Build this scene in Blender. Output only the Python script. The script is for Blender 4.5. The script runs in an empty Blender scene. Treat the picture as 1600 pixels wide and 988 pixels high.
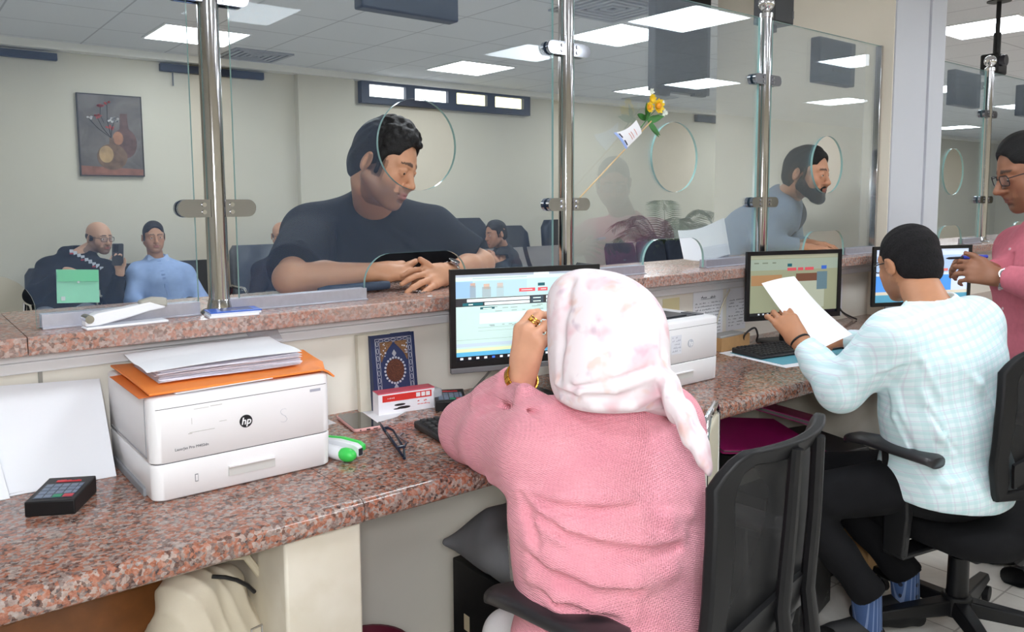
# procedural Blender scene: a service counter behind a glass screen
import bpy, math, random
import numpy as np
from mathutils import Vector as V, Matrix
from mathutils.geometry import tessellate_polygon
C = bpy.context.scene.collection
SC = bpy.context.scene
PI = math.pi
R = math.radians
random.seed(7)

# ------------------------------------------------------------------ camera geometry
F_PX, CY, YAW, PITCH, ROLL, EYE = 1235.6, 430.6, R(38.588), R(5.4987), R(-0.312), 1.38
_fw = V((math.sin(YAW)*math.cos(PITCH), math.cos(YAW)*math.cos(PITCH), -math.sin(PITCH)))
_r0 = V((math.cos(YAW), -math.sin(YAW), 0)); _u0 = _r0.cross(_fw)
_rt = _r0*math.cos(ROLL) + _u0*math.sin(ROLL); _up = _u0*math.cos(ROLL) - _r0*math.sin(ROLL)
def ray(x, y): return _fw*F_PX + _rt*(x-800) - _up*(y-CY)
def at_y(x, y, Y): d = ray(x, y); return V((0, 0, EYE)) + d*(Y/d.y)
def at_z(x, y, Z): d = ray(x, y); return V((0, 0, EYE)) + d*((Z-EYE)/d.z)
def at_d(x, y, D): return V((0, 0, EYE)) + ray(x, y)*(D/F_PX)

# ------------------------------------------------------------------ mesh builder
def mat_rows(M): return np.array(M)
class MB:
    def __init__(s): s.v = []; s.f = []; s.mi = []; s.n = 0
    def add(s, v, f, M=None, m=0):
        v = [V(p) for p in v]
        if M is not None: v = [M @ p for p in v]
        o = len(s.v); s.v += v
        for q in f: s.f.append([i+o for i in q]); s.mi.append(m)
        return s
    def box(s, lo, hi, M=None, m=0):
        x0, y0, z0 = lo; x1, y1, z1 = hi
        v = [(x0,y0,z0),(x1,y0,z0),(x1,y1,z0),(x0,y1,z0),(x0,y0,z1),(x1,y0,z1),(x1,y1,z1),(x0,y1,z1)]
        return s.add(v, [(0,3,2,1),(4,5,6,7),(0,1,5,4),(1,2,6,5),(2,3,7,6),(3,0,4,7)], M, m)
    def cbox(s, c, d, M=None, m=0):
        return s.box([c[i]-d[i]/2 for i in range(3)], [c[i]+d[i]/2 for i in range(3)], M, m)
    def loft(s, rings, M=None, m=0, caps=True, close=True):
        n = len(rings[0]); v = [p for r in rings for p in r]; f = []
        for a in range(len(rings)-1):
            for i in range(n if close else n-1):
                j = (i+1) % n
                f.append((a*n+i, a*n+j, (a+1)*n+j, (a+1)*n+i))
        if caps:
            f.append(list(range(n))[::-1]); f.append([(len(rings)-1)*n+i for i in range(n)])
        return s.add(v, f, M, m)
    def tube(s, pts, r, n=10, M=None, m=0, caps=True, closed=False):
        pts = [V(p) for p in pts]; k = len(pts)
        rr = r if isinstance(r, (list, tuple)) else [r]*k
        rings = []; prev = None
        for i, p in enumerate(pts):
            if closed: t = pts[(i+1) % k]-pts[i-1]
            else: t = pts[min(i+1, k-1)]-pts[max(i-1, 0)]
            t.normalize()
            if prev is None:
                a = V((0, 0, 1)) if abs(t.z) < .9 else V((1, 0, 0))
                u = t.cross(a).normalized()
            else: u = (prev-t*prev.dot(t)).normalized()
            prev = u; w = t.cross(u)
            rings.append([p+(u*math.cos(q)+w*math.sin(q))*rr[i] for q in [2*PI*j/n for j in range(n)]])
        if closed: rings.append(rings[0]); caps = False
        return s.loft(rings, M, m, caps)
    def cyl(s, p0, p1, r, r1=None, n=20, M=None, m=0): return s.tube([p0, p1], [r, r if r1 is None else r1], n, M, m)
    def lathe(s, prof, n=24, M=None, m=0):
        rings = [[(r*math.cos(2*PI*j/n), r*math.sin(2*PI*j/n), z) for j in range(n)] for r, z in prof]
        return s.loft(rings, M, m)
    def ell(s, c, r, M=None, m=0, n=16):
        rings = []
        for a in range(1, n//2):
            t = -PI/2+PI*a/(n//2)
            rings.append([(c[0]+r[0]*math.cos(t)*math.cos(q), c[1]+r[1]*math.cos(t)*math.sin(q), c[2]+r[2]*math.sin(t)) for q in [2*PI*j/n for j in range(n)]])
        return s.loft(rings, M, m)
    def plate(s, polys, y0, y1, M=None, m=0, edge=None):
        """polygon (outer, holes...) in x,z extruded between y0 and y1"""
        edge = m if edge is None else edge
        tri = tessellate_polygon([[V((x, z, 0)) for x, z in p] for p in polys])
        flat = [q for p in polys for q in p]; n = len(flat)
        v = [(x, y0, z) for x, z in flat]+[(x, y1, z) for x, z in flat]
        base = len(s.v); s.add(v, [], M)
        for t in tri:
            a, b, c = [flat[i] for i in t]
            if (b[0]-a[0])*(c[1]-a[1])-(b[1]-a[1])*(c[0]-a[0]) < 0: t = (t[0], t[2], t[1])
            s.f.append([base+i for i in t]); s.mi.append(m)
            s.f.append([base+n+i for i in t][::-1]); s.mi.append(m)
        o = 0
        for p in polys:
            k = len(p); ar = sum(p[i][0]*p[(i+1) % k][1]-p[(i+1) % k][0]*p[i][1] for i in range(k))
            outer = p is polys[0]
            for i in range(k):
                a, b = base+o+i, base+o+(i+1) % k
                q = [a, a+n, b+n, b]
                if (ar > 0) == outer: q = q[::-1]
                s.f.append(q); s.mi.append(edge)
            o += k
        return s
    def grid(s, fn, nu, nv, M=None, m=0, thick=0):
        v = [V(fn(i/nu, j/nv)) for j in range(nv+1) for i in range(nu+1)]
        f = [(j*(nu+1)+i, j*(nu+1)+i+1, (j+1)*(nu+1)+i+1, (j+1)*(nu+1)+i) for j in range(nv) for i in range(nu)]
        if not thick: return s.add(v, f, M, m)
        n = len(v); no = [V((0, 0, 0)) for _ in v]
        for q in f:
            nn = (v[q[1]]-v[q[0]]).cross(v[q[3]]-v[q[0]])
            for i in q: no[i] = no[i]+nn
        w = [v[i]-no[i].normalized()*thick for i in range(n)]
        f2 = [tuple(i+n for i in q[::-1]) for q in f]
        b = [i for i in range(nu)]+[j*(nu+1)+nu for j in range(nv)]+[nv*(nu+1)+nu-i for i in range(nu)]+[(nv-j)*(nu+1) for j in range(nv)]
        f3 = [(b[i], b[i]+n, b[(i+1) % len(b)]+n, b[(i+1) % len(b)]) for i in range(len(b))]
        return s.add(v+w, f+f2+f3, M, m)
    def build(s, name, mats, parent=None, bevel=0, seg=2, sub=0, ang=35, world=False):
        me = bpy.data.meshes.new(name)
        v = s.v
        if world and parent is not None:
            inv = root_matrix(parent).inverted(); v = [inv @ p for p in v]
        me.from_pydata([tuple(p) for p in v], [], s.f)
        me.polygons.foreach_set('use_smooth', [True]*len(me.polygons))
        for mm in (mats if isinstance(mats, (list, tuple)) else [mats]): me.materials.append(mm)
        me.polygons.foreach_set('material_index', s.mi)
        me.update(); me.set_sharp_from_angle(angle=R(ang))
        o = bpy.data.objects.new(name, me); C.objects.link(o)
        if parent is not None: o.parent = parent
        if bevel:
            b = o.modifiers.new('bevel', 'BEVEL'); b.width = bevel; b.segments = seg; b.limit_method = 'ANGLE'; b.angle_limit = R(40); b.harden_normals = False
        if sub:
            b = o.modifiers.new('sub', 'SUBSURF'); b.levels = sub; b.render_levels = sub
        return o
def root_matrix(o):
    M = Matrix.LocRotScale(o.location, o.rotation_euler, None)
    return root_matrix(o.parent) @ M if o.parent is not None else M
def thing(name, label, cat, loc=(0, 0, 0), rz=0, group=None, rot=None):
    o = bpy.data.objects.new(name, None); C.objects.link(o); o.empty_display_size = .05
    o.location = loc; o.rotation_euler = rot if rot is not None else (0, 0, rz)
    return tag(o, label, cat, group)
def tag(o, label, cat, group=None, kind=None):
    o['label'] = label; o['category'] = cat
    if group: o['group'] = group
    if kind: o['kind'] = kind
    return o
def struct(name, mb, m, label=None, cat=None, **k):
    o = mb.build(name, m, **k); o['kind'] = 'structure'
    if label: o['label'] = label; o['category'] = cat
    return o
def dup(o, loc=None, rz=None, label=None, parent=None):
    c = o.copy(); C.objects.link(c)
    if parent is not None: c.parent = parent
    if loc is not None: c.location = loc
    if rz is not None: c.rotation_euler = (0, 0, rz)
    if label: c['label'] = label
    for ch in [x for x in C.objects if x.parent == o]: dup(ch, parent=c)
    return c
def frame(o, x, y, z=None):
    """matrix with given axes (x, y vectors) and origin"""
    x = V(x).normalized(); y = V(y); y = (y-x*y.dot(x)).normalized(); z = x.cross(y)
    return Matrix(((x.x, y.x, z.x, o[0]), (x.y, y.y, z.y, o[1]), (x.z, y.z, z.z, o[2]), (0, 0, 0, 1)))
def rrect(w, h, r, n=5, cx=0, cy=0):
    out = []
    for sx, sy, a in ((1, 1, 0), (-1, 1, 90), (-1, -1, 180), (1, -1, 270)):
        for i in range(n+1):
            t = R(a+90*i/n); out.append((cx+sx*(w/2-r)+r*math.cos(t), cy+sy*(h/2-r)+r*math.sin(t)))
    return out
XZ = Matrix(((1,0,0,0),(0,0,-1,0),(0,1,0,0),(0,0,0,1)))   # text plane facing -Y
def text(st, size, m, M, parent, name='lettering', depth=.0004, shear=0, bold=0, align='LEFT'):
    cu = bpy.data.curves.new('t', 'FONT'); cu.body = st; cu.size = size; cu.extrude = depth; cu.shear = shear; cu.offset = bold; cu.align_x = align; cu.resolution_u = 3
    t = bpy.data.objects.new('t', cu); C.objects.link(t)
    dg = bpy.context.evaluated_depsgraph_get(); dg.update()
    me = bpy.data.meshes.new_from_object(t.evaluated_get(dg)); bpy.data.objects.remove(t); bpy.data.curves.remove(cu)
    me.transform(M); me.materials.clear(); me.materials.append(m)
    o = bpy.data.objects.new(name, me); C.objects.link(o); o.parent = parent
    return o
def squiggle(mb, x0, x1, z, h, y, M=None, m=0, seed=0, thick=.0004):
    """a line of small illegible handwriting-like marks as little raised strokes in the x,z plane"""
    rnd = random.Random(seed); x = x0
    while x < x1:
        w = rnd.uniform(.5, 1.6)*h
        if rnd.random() < .8:
            w = min(w, x1-x)
            b = z+rnd.uniform(-.1, .1)*h
            mb.box((x, y-thick, b), (x+w, y, b+h*.28), M, m)
            if rnd.random() < .6: mb.box((x+w*.6, y-thick, b), (x+w*.6+h*.22, y, b+h*rnd.uniform(.5, 1)), M, m)
            if rnd.random() < .3: mb.box((x+w*.2, y-thick, b-h*.3), (x+w*.2+h*.2, y, b-h*.1), M, m)
        x += w+h*.25

# ------------------------------------------------------------------ materials
MATS = {}
def lin(c):
    if isinstance(c, str):
        c = [int(c[i:i+2], 16)/255 for i in (0, 2, 4)]
        c = [x/12.92 if x <= .04045 else ((x+.055)/1.055)**2.4 for x in c]
    return tuple(c)+(1,) if len(c) == 3 else tuple(c)
class NT:
    def __init__(s, name):
        s.m = bpy.data.materials.new(name); s.m.use_nodes = True
        s.t = s.m.node_tree; s.b = s.t.nodes['Principled BSDF']; s.out = s.t.nodes['Material Output']
    def n(s, kind, **k):
        o = s.t.nodes.new(kind)
        for a, b in k.items():
            if a in o.inputs.keys() if not hasattr(o, a) else False: s.set(o, a, b)
            elif hasattr(o, a): setattr(o, a, b)
        return o
    def set(s, node, inp, val):
        sock = node.inputs[inp]
        if isinstance(val, bpy.types.NodeSocket): s.t.links.new(val, sock)
        else: sock.default_value = val
        return node
    def coord(s, scale=1, kind='Object', rot=(0, 0, 0)):
        c = s.t.nodes.new('ShaderNodeTexCoord'); mp = s.t.nodes.new('ShaderNodeMapping')
        s.t.links.new(c.outputs[kind], mp.inputs[0]); mp.inputs['Scale'].default_value = (scale,)*3 if not isinstance(scale, (tuple, list)) else scale
        mp.inputs['Rotation'].default_value = rot
        return mp.outputs[0]
    def noise(s, vec, scale, detail=3, rough=.5, dist=0):
        n = s.t.nodes.new('ShaderNodeTexNoise'); s.t.links.new(vec, n.inputs['Vector'])
        n.inputs['Scale'].default_value = scale; n.inputs['Detail'].default_value = detail; n.inputs['Roughness'].default_value = rough; n.inputs['Distortion'].default_value = dist
        return n
    def vor(s, vec, scale, feature='F1', rnd=1):
        n = s.t.nodes.new('ShaderNodeTexVoronoi'); s.t.links.new(vec, n.inputs['Vector']); n.feature = feature
        n.inputs['Scale'].default_value = scale; n.inputs['Randomness'].default_value = rnd
        return n
    def ramp(s, fac, stops, interp='LINEAR'):
        n = s.t.nodes.new('ShaderNodeValToRGB'); s.t.links.new(fac, n.inputs[0]); cr = n.color_ramp; cr.interpolation = interp
        while len(cr.elements) < len(stops): cr.elements.new(.5)
        for e, (p, c) in zip(cr.elements, stops): e.position = p; e.color = lin(c)
        return n.outputs[0]
    def mix(s, fac, a, b, mode='MIX'):
        n = s.t.nodes.new('ShaderNodeMix'); n.data_type = 'RGBA'; n.blend_type = mode
        for i, x in ((0, fac), (6, a), (7, b)):
            if isinstance(x, bpy.types.NodeSocket): s.t.links.new(x, n.inputs[i])
            else: n.inputs[i].default_value = x if i == 0 else lin(x)
        return n.outputs[2]
    def math(s, op, a, b=0, c=None):
        n = s.t.nodes.new('ShaderNodeMath'); n.operation = op
        for i, x in enumerate((a, b) if c is None else (a, b, c)):
            if isinstance(x, bpy.types.NodeSocket): s.t.links.new(x, n.inputs[i])
            else: n.inputs[i].default_value = x
        return n.outputs[0]
    def bump(s, h, strength=.3, dist=.002):
        n = s.t.nodes.new('ShaderNodeBump'); s.t.links.new(h, n.inputs['Height']); n.inputs['Strength'].default_value = strength; n.inputs['Distance'].default_value = dist
        s.t.links.new(n.outputs[0], s.b.inputs['Normal']); return n
    def base(s, c):
        if isinstance(c, bpy.types.NodeSocket): s.t.links.new(c, s.b.inputs['Base Color'])
        else: s.b.inputs['Base Color'].default_value = lin(c)
    def sep(s, vec):
        n = s.t.nodes.new('ShaderNodeSeparateXYZ'); s.t.links.new(vec, n.inputs[0]); return n.outputs
def M(name, col, rough=.5, metal=0, var=0, vs=20, bump=0, bs=200, bd=.001, emit=0, spec=.5, sheen=0, coat=0, trans=0):
    if name in MATS: return MATS[name]
    t = NT(name); b = t.b
    b.inputs['Roughness'].default_value = rough; b.inputs['Metallic'].default_value = metal; b.inputs['Specular IOR Level'].default_value = spec
    if sheen: b.inputs['Sheen Weight'].default_value = sheen
    if coat: b.inputs['Coat Weight'].default_value = coat
    if trans: b.inputs['Subsurface Weight'].default_value = trans
    c = lin(col); vec = t.coord()
    nz = t.noise(vec, vs, 4)
    lo = tuple(x*(1-var) for x in c[:3]); hi = tuple(min(1, x*(1+var)) for x in c[:3])
    t.base(t.ramp(nz.outputs[0], [(.3, lo), (.7, hi)]))
    if bump: t.bump(t.noise(vec, bs, 3).outputs[0], bump, bd)
    if emit:
        if 'screen' in name: t.base((.01, .01, .012)); b.inputs['Roughness'].default_value = .2
        b.inputs['Emission Color'].default_value = c; b.inputs['Emission Strength'].default_value = emit
    MATS[name] = t.m
    return t.m

def m_granite(name, tint=(1, 1, 1), rough=.12, wash=.22, wc='8d7468'):
    t = NT(name); vec = t.coord()
    wn = t.noise(vec, 90, 3); wv = t.n('ShaderNodeVectorMath'); wv.operation = 'MULTIPLY_ADD'
    t.t.links.new(wn.outputs['Color'], wv.inputs[0]); wv.inputs[1].default_value = (.016,)*3; t.t.links.new(vec, wv.inputs[2])
    v1 = t.vor(wv.outputs[0], 135); c1 = t.sep(v1.outputs['Color'])
    def c(h): x = lin(h); return tuple(x[i]*tint[i] for i in range(3))
    base = t.ramp(c1[0], [(0, c('a35f45')), (.24, c('b0705a')), (.38, c('8f8a86')), (.52, c('b5a79d')), (.61, c('5e5c5d')), (.73, c('232429')), (.87, c('a8a29c'))], 'CONSTANT')
    n2 = t.noise(vec, 120, 4, .65); base = t.mix(.38, base, t.ramp(n2.outputs[0], [(.36, c('1c1b1e')), (.48, c('9c6248')), (.64, c('b8a598'))]))
    n3 = t.noise(vec, 5, 3); base = t.mix(t.math('MULTIPLY', n3.outputs[0], wash), base, c(wc))
    t.base(base); t.b.inputs['Roughness'].default_value = rough
    t.b.inputs['Specular IOR Level'].default_value = .5
    return t.m
def m_wall(name, col, stain=.06, col2=None):
    t = NT(name); vec = t.coord(); n = t.noise(vec, 1.3, 5, .6); n2 = t.noise(vec, 14, 4)
    c = lin(col)[:3]
    d = tuple(x*(1-stain) for x in c) if col2 is None else lin(col2)[:3]
    b = t.mix(t.ramp(n.outputs[0], [(.4, (0, 0, 0)), (.7, (1, 1, 1))]), c, d)
    b = t.mix(t.ramp(n2.outputs[0], [(.55, (0, 0, 0)), (.9, (.6, .6, .6))]), b, d)
    t.base(b); t.b.inputs['Roughness'].default_value = .6
    t.bump(n2.outputs[0], .08, .003); return t.m
def m_tiles(name, size, col, joint, var=.1, jw=.012, rough=.5, off=(0, 0), veins=False):
    t = NT(name); vec = t.coord(); x = t.sep(vec)
    def line(s, o):
        f = t.math('FRACT', t.math('ADD', t.math('DIVIDE', s, size), o+100.5))
        return t.math('GREATER_THAN', t.math('ABSOLUTE', t.math('SUBTRACT', f, .5)), .5-jw/2/size)
    ln = t.math('MAXIMUM', line(x[0], off[0]), line(x[1], off[1]))
    n = t.noise(vec, 6 if veins else 90, 6, .65, 1.5 if veins else 0); c = lin(col)[:3]
    b = t.ramp(n.outputs[0], [(.35, tuple(q*(1-var) for q in c)), (.65, c)])
    t.base(t.mix(ln, b, joint)); t.b.inputs['Roughness'].default_value = rough
    return t.m
def m_glass(name, haze=.035):
    t = NT(name); nt = t.t; nt.nodes.remove(t.b); vec = t.coord()
    tr = nt.nodes.new('ShaderNodeBsdfTransparent'); tr.inputs[0].default_value = (.965, .985, .98, 1)
    gl = nt.nodes.new('ShaderNodeBsdfGlossy'); gl.inputs['Roughness'].default_value = 0.0; gl.inputs[0].default_value = (.93, .97, 1, 1)
    df = nt.nodes.new('ShaderNodeBsdfDiffuse'); df.inputs[0].default_value = (.36, .56, 1, 1)
    fr = nt.nodes.new('ShaderNodeFresnel'); fr.inputs[0].default_value = 1.42
    n = t.noise(vec, 2.2, 5, .6, .6); n2 = t.noise(vec, 9, 4, .7, 1)
    f = t.math('MULTIPLY', t.ramp(n.outputs[0], [(.3, (.55,)*3), (.75, (1.6/2,)*3)]), haze*2)
    f = t.math('ADD', f, t.math('MULTIPLY', t.ramp(n2.outputs[0], [(.62, (0, 0, 0)), (.8, (1, 1, 1))]), haze*.5))
    m1 = nt.nodes.new('ShaderNodeMixShader'); nt.links.new(f, m1.inputs[0]); nt.links.new(tr.outputs[0], m1.inputs[1]); nt.links.new(df.outputs[0], m1.inputs[2])
    m2 = nt.nodes.new('ShaderNodeMixShader'); nt.links.new(t.math('MULTIPLY', fr.outputs[0], .32), m2.inputs[0]); nt.links.new(m1.outputs[0], m2.inputs[1]); nt.links.new(gl.outputs[0], m2.inputs[2])
    nt.links.new(m2.outputs[0], t.out.inputs[0]); return t.m
def m_mix_transparent(name, col, alpha, rough=.6):
    t = NT(name); nt = t.t
    tr = nt.nodes.new('ShaderNodeBsdfTransparent'); t.base(col); t.b.inputs['Roughness'].default_value = rough
    m1 = nt.nodes.new('ShaderNodeMixShader')
    if isinstance(alpha, float): m1.inputs[0].default_value = alpha
    else: nt.links.new(alpha(t), m1.inputs[0])
    nt.links.new(tr.outputs[0], m1.inputs[1]); nt.links.new(t.b.outputs[0], m1.inputs[2]); nt.links.new(m1.outputs[0], t.out.inputs[0]); return t.m

steel = M('polished steel', (.56, .56, .58), .10, 1, .04, 8)
chrome = M('chrome', (.75, .75, .76), .06, 1)
black = M('black plastic', (.008, .008, .009), .42, 0, .1, spec=.35)
black_soft = M('black rubberised plastic', (.008, .008, .009), .5, bump=.1, bs=900, spec=.3)
dark_grey = M('dark grey plastic', (.045, .045, .05), .4)
white_pl = M('white printer plastic', 'e9e8ea', .38, var=.02, vs=6)
white = M('white paint', 'e8e8ea', .45)
paper = M('white paper', 'f0f1f6', .7, var=.015, vs=10)
paper_b = M('slightly yellow paper', 'e9e6e0', .7)
ink = M('grey printed ink', '4c4f5a', .8)
ink_l = M('pale printed ink', 'a9abb8', .8)
navy = M('navy coated metal', '232b3d', .5)
red = M('red print', 'd5322c', .5)
HALL_E, STAFF_E, EXPO, FLASH = 17.5, 20.0, 0.0, 19.5
# ------------------------------------------------------------------ setting
DESK, LEDGE, CEIL = .78, 1.101, 2.63
GY = 2.0
m_hallwall = m_wall('cream hall paint', 'cdc8b8', .05)
m_staffwall = m_wall('cream staff paint', 'e6dcc4', .05)
m_pierwhite = m_wall('pale grey gloss paint', 'cdd0d8', .03)
m_ceil = m_tiles('mineral ceiling tiles', .635, 'dcdde0', 'b2b3b8', .05, .012, .8, (.39, .33))
m_floor = m_tiles('pale marble floor tiles', .4, 'd9d5ce', 'a5a19b', .12, .006, .25, veins=True)
struct('floor', MB().box((-3, -3.4, -.1), (20, 7.5, 0)), m_floor)
struct('ceiling', MB().box((-3, -3.4, CEIL), (20, 7.5, CEIL+.1)), m_ceil)
# hall back wall with a shallow projecting pier and openings for the high windows
bw = MB()
bw.box((-3, 7.3, 0), (20, 7.5, CEIL))
struct('wall_back', bw, m_hallwall)
struct('wall_back_pier', MB().box((3.18, 7.22, 0), (3.77, 7.3, 2.572)), m_hallwall)
struct('trim_ceiling', MB().box((-3, 7.17, 2.572), (20, 7.3, CEIL)), M('cream cornice', 'ebe9e2', .6))
struct('wall_left', MB().box((-3.2, -3.4, 0), (-3, 7.5, CEIL)), m_hallwall)
struct('wall_right', MB().box((20, -3.4, 0), (20.2, 7.5, CEIL)), m_hallwall)
struct('wall_front', MB().box((-3.2, -3.6, 0), (20.2, -3.4, CEIL)), m_staffwall)
# the fin and white column that divide the glazed counter
struct('wall_fin', MB().box((3.955, 1.936, 0), (4.5, 2.99, CEIL)), m_wall('cream fin paint', 'f3ebda', .03))
struct('trim_column', MB().box((3.962, 1.928, 0), (4.275, 1.938, CEIL)).box((4.325, 1.922, 0), (4.495, 1.938, CEIL)).box((4.275, 1.934, 0), (4.325, 1.938, CEIL)), m_pierwhite, bevel=.004)

# low counter wall under the ledge and white mouldings
m_lowwall = m_wall('cream counter wall', 'f0ebe0', .04)
struct('wall_counter', MB().box((-3, 2.02, 0), (12, 2.17, 1.06)), m_lowwall)
tr = MB()
tr.box((-3, 1.985, 1.033), (12, 2.02, 1.06)).box((-3, 1.992, 1.006), (12, 2.02, 1.031))
struct('trim_counter', tr, white, bevel=.003)
struct('trim_panel_joint', MB().box((.255, 2.013, DESK), (.263, 2.02, 1.006)), M('grey joint strip', '98968f', .5))

# granite
m_desk = m_granite('red brown granite', (.95, .97, 1.0), .13)
m_ledge = m_granite('pink granite', (1.05, 1.06, 1.10), .2, .75, 'b39c92')
def granite_slab(name, x0, x1, y0, y1, z0, z1, m, label, cat, rnd):
    prof = []
    r = rnd
    for i in range(7): t = R(-90-90*i/6); prof.append((y0+r+r*math.cos(t), z0+r+r*math.sin(t)))
    for i in range(7): t = R(180-90*i/6); prof.append((y0+r+r*math.cos(t), z1-r+r*math.sin(t)))
    prof += [(y1, z1), (y1, z0)]
    n = 2; rings = [[(x, y, z) for y, z in prof] for x in (x0, x1)]
    return tag(MB().loft(rings).build(name, m, ang=50), label, cat)
gx = [-2.9, .724, 3.2, 8.0]
labs = ['red-brown speckled granite desk slab at left under the first printer',
        'red-brown granite desk slab in the middle, where the woman in pink rests her elbow',
        'red-brown granite desk slab at far right behind the seated man']
for i in range(3):
    granite_slab('granite_desk_slab', gx[i]+.001, gx[i+1]-.001, 1.385 if i < 2 else 1.385, 2.02, .73, DESK, m_desk, labs[i], 'desk top', .018)
lx = [-2.9, .224, 3.953]
llabs = ['short pink granite ledge piece at the far left below the left pane', 'long pink granite ledge carrying the glass screen and steel posts']
for i in range(2):
    granite_slab('granite_ledge', lx[i]+.001, lx[i+1]-.001, 1.89, 2.36, 1.061, LEDGE, m_ledge, llabs[i], 'ledge', .004)
granite_slab('granite_ledge', 4.515, 12, 1.89, 2.36, 1.061, LEDGE, m_ledge, 'pink granite ledge piece beyond the white column', 'ledge', .004)
# masonry supports under the desk
m_sup = m_wall('chipped white plaster', 'e2ddd2', .1, 'c3b9a2')
tag(MB().box((.565, 1.41, 0), (.728, 2.019, .729)).build('support_pillar', m_sup, bevel=.006), 'cream plastered support pillar under the granite desk beside the white bag', 'pillar', kind='structure')
tag(MB().box((3.02, 1.43, 0), (3.16, 2.019, .729)).build('support_pillar', m_sup, bevel=.006), 'cream plastered support panel under the desk right of the magenta folders', 'pillar', kind='structure')

# ------------------------------------------------------------------ glass screen
m_gl = m_glass('counter glass', .019)
m_edge = M('green glass edge', (.30, .50, .47), .08, spec=.8)
GTOP = 2.13
def pane(x0, x1, hole, arch, label, name='glass_screen_panel', ztop=GTOP):
    out = [(x0, LEDGE+.002)]
    if arch is not None:
        c, hw, zt = arch; r = .085
        a0 = max(c-hw, x0+.002)
        if c-hw > x0: out.append((c-hw, LEDGE+.002))
        for i in range(9):
            t = R(180-90*i/8); p = (c-hw+r+r*math.cos(t), zt-r+r*math.sin(t))
            if p[0] > x0+.003: out.append(p)
        if c-hw <= x0: out[0] = (x0, zt)
        for i in range(9): t = R(90-90*i/8); out.append((c+hw-r+r*math.cos(t), zt-r+r*math.sin(t)))
        out.append((c+hw, LEDGE+.002))
    out += [(x1, LEDGE+.002), (x1, ztop), (x0, ztop)]
    polys = [out]
    if hole: polys.append([(hole[0]+.133*math.cos(2*PI*i/48), hole[1]+.133*math.sin(2*PI*i/48)) for i in range(48)])
    o = MB().plate(polys, GY-.005, GY+.005, m=0, edge=1).build(name, [m_gl, m_edge], ang=30)
    tag(o, label, 'glass panel', 'panes of the counter screen'); return o
pane(-.55, .604, (.06, 1.54), (.08, .176, 1.226), 'leftmost glass pane, left of the first steel post')
pane(.705, 1.772, (1.245, 1.54), (1.237, .176, 1.227), 'glass pane in front of the man in the black t-shirt, with a round speaking hole')
pane(1.865, 2.925, (2.395, 1.537), (2.40, .178, 1.226), 'glass pane holding the little flag stick, with a round speaking hole')
pane(3.018, 3.94, (3.488, 1.533), (3.482, .176, 1.224), 'glass pane in front of the bearded man in the grey blazer')
pane(4.52, 5.235, (4.846, 1.525), (4.846, .15, 1.215), 'glass pane right of the white column, behind the man in pink')
pane(5.345, 6.6, (5.95, 1.525), (5.95, .176, 1.215), 'glass pane at the right edge behind the standing man\'s head')
# slim upright channel where the last pane meets the fin
tag(MB().box((3.935, 1.985, LEDGE), (3.954, 2.015, GTOP)).build('glazing_channel', steel, bevel=.002), 'thin steel upright channel joining the pane to the cream pier', 'channel')
# channels along the bottom of panes
m_alu = M('brushed aluminium', 'b9bac6', .35, .55, .05, 60)
chs = [(.264, .603, 'behind the white stapler'), (.668, 1.06, 'between first post and the clasped hands'), (1.42, 1.77, 'behind the first monitor'), (1.87, 2.215, 'just right of the pink hijab'),
       (2.578, 2.85, 'under the white papers beside the third post'), (3.02, 3.30, 'behind the second monitor'), (3.662, 3.935, 'against the cream pier'), (4.55, 4.69, 'right of the white column'), (5.0, 5.235, 'at the foot of the far post')]
for a, b, w in chs:
    mb = MB().box((a, 1.984, LEDGE), (b, 1.994, 1.134)).box((a, 2.006, LEDGE), (b, 2.016, 1.134)).box((a, 1.975, LEDGE), (b, 2.02, LEDGE+.004))
    tag(mb.build('glass_channel', m_alu, bevel=.001), 'low aluminium glass channel on the ledge ' + w, 'channel', 'aluminium channels holding the panes')
# steel posts
def post(x, label, ztop=2.145):
    t = thing('steel_post', label, 'post', (x, GY, LEDGE), 0, 'polished steel posts of the screen')
    h = ztop-LEDGE
    MB().cyl((0, 0, 0), (0, 0, h), .0255, n=32).build('tube', steel, t)
    MB().lathe([(.046, 0), (.046, .005), (.040, .009), (.030, .012), (.027, .03), (.026, .034)], 32).build('base_flange', steel, t)
    MB().lathe([(.0265, h-.012), (.029, h-.01), (.029, h+.006), (.018, h+.012), (.012, h+.02)], 28).build('collar', chrome, t)
    MB().ell((0, 0, h+.048), (.034, .034, .034), n=28).build('ball_finial', chrome, t)
    for z in (1.362, 1.877):
        zz = z-LEDGE
        for sx in (-1, 1):
            prof = [(sx*.018, -.0215)]
            for i in range(13): a = R(-90+180*i/12); prof.append((sx*(.074+.0215*math.cos(a)), .0215*math.sin(a)))
            prof.append((sx*.018, .0215))
            if sx < 0: prof = prof[::-1]
            cl = MB().plate([[(px, zz+pz) for px, pz in prof]], -.020, -.006).plate([[(px, zz+pz) for px, pz in prof]], .006, .020).build('glass_clamp', M('dark polished clamp steel', (.36, .37, .41), .09, 1), t, bevel=.004, seg=3)
            sb = MB()
            for dz in (-.009, .009): sb.cyl((sx*.034, -.0235, zz+dz), (sx*.034, -.019, zz+dz), .0055, n=12)
            sb.build('screw', steel, cl)
    return t
p1 = post(.655, 'nearest steel post with ball top, left of the man in black')
for x, l in ((1.832, 'second steel post, behind the first monitor'), (2.972, 'third steel post, between the potted palm and the bearded man'), (5.29, 'farthest steel post, right of the white column')):
    dup(p1, loc=(x, GY, LEDGE), label=l)

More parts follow.
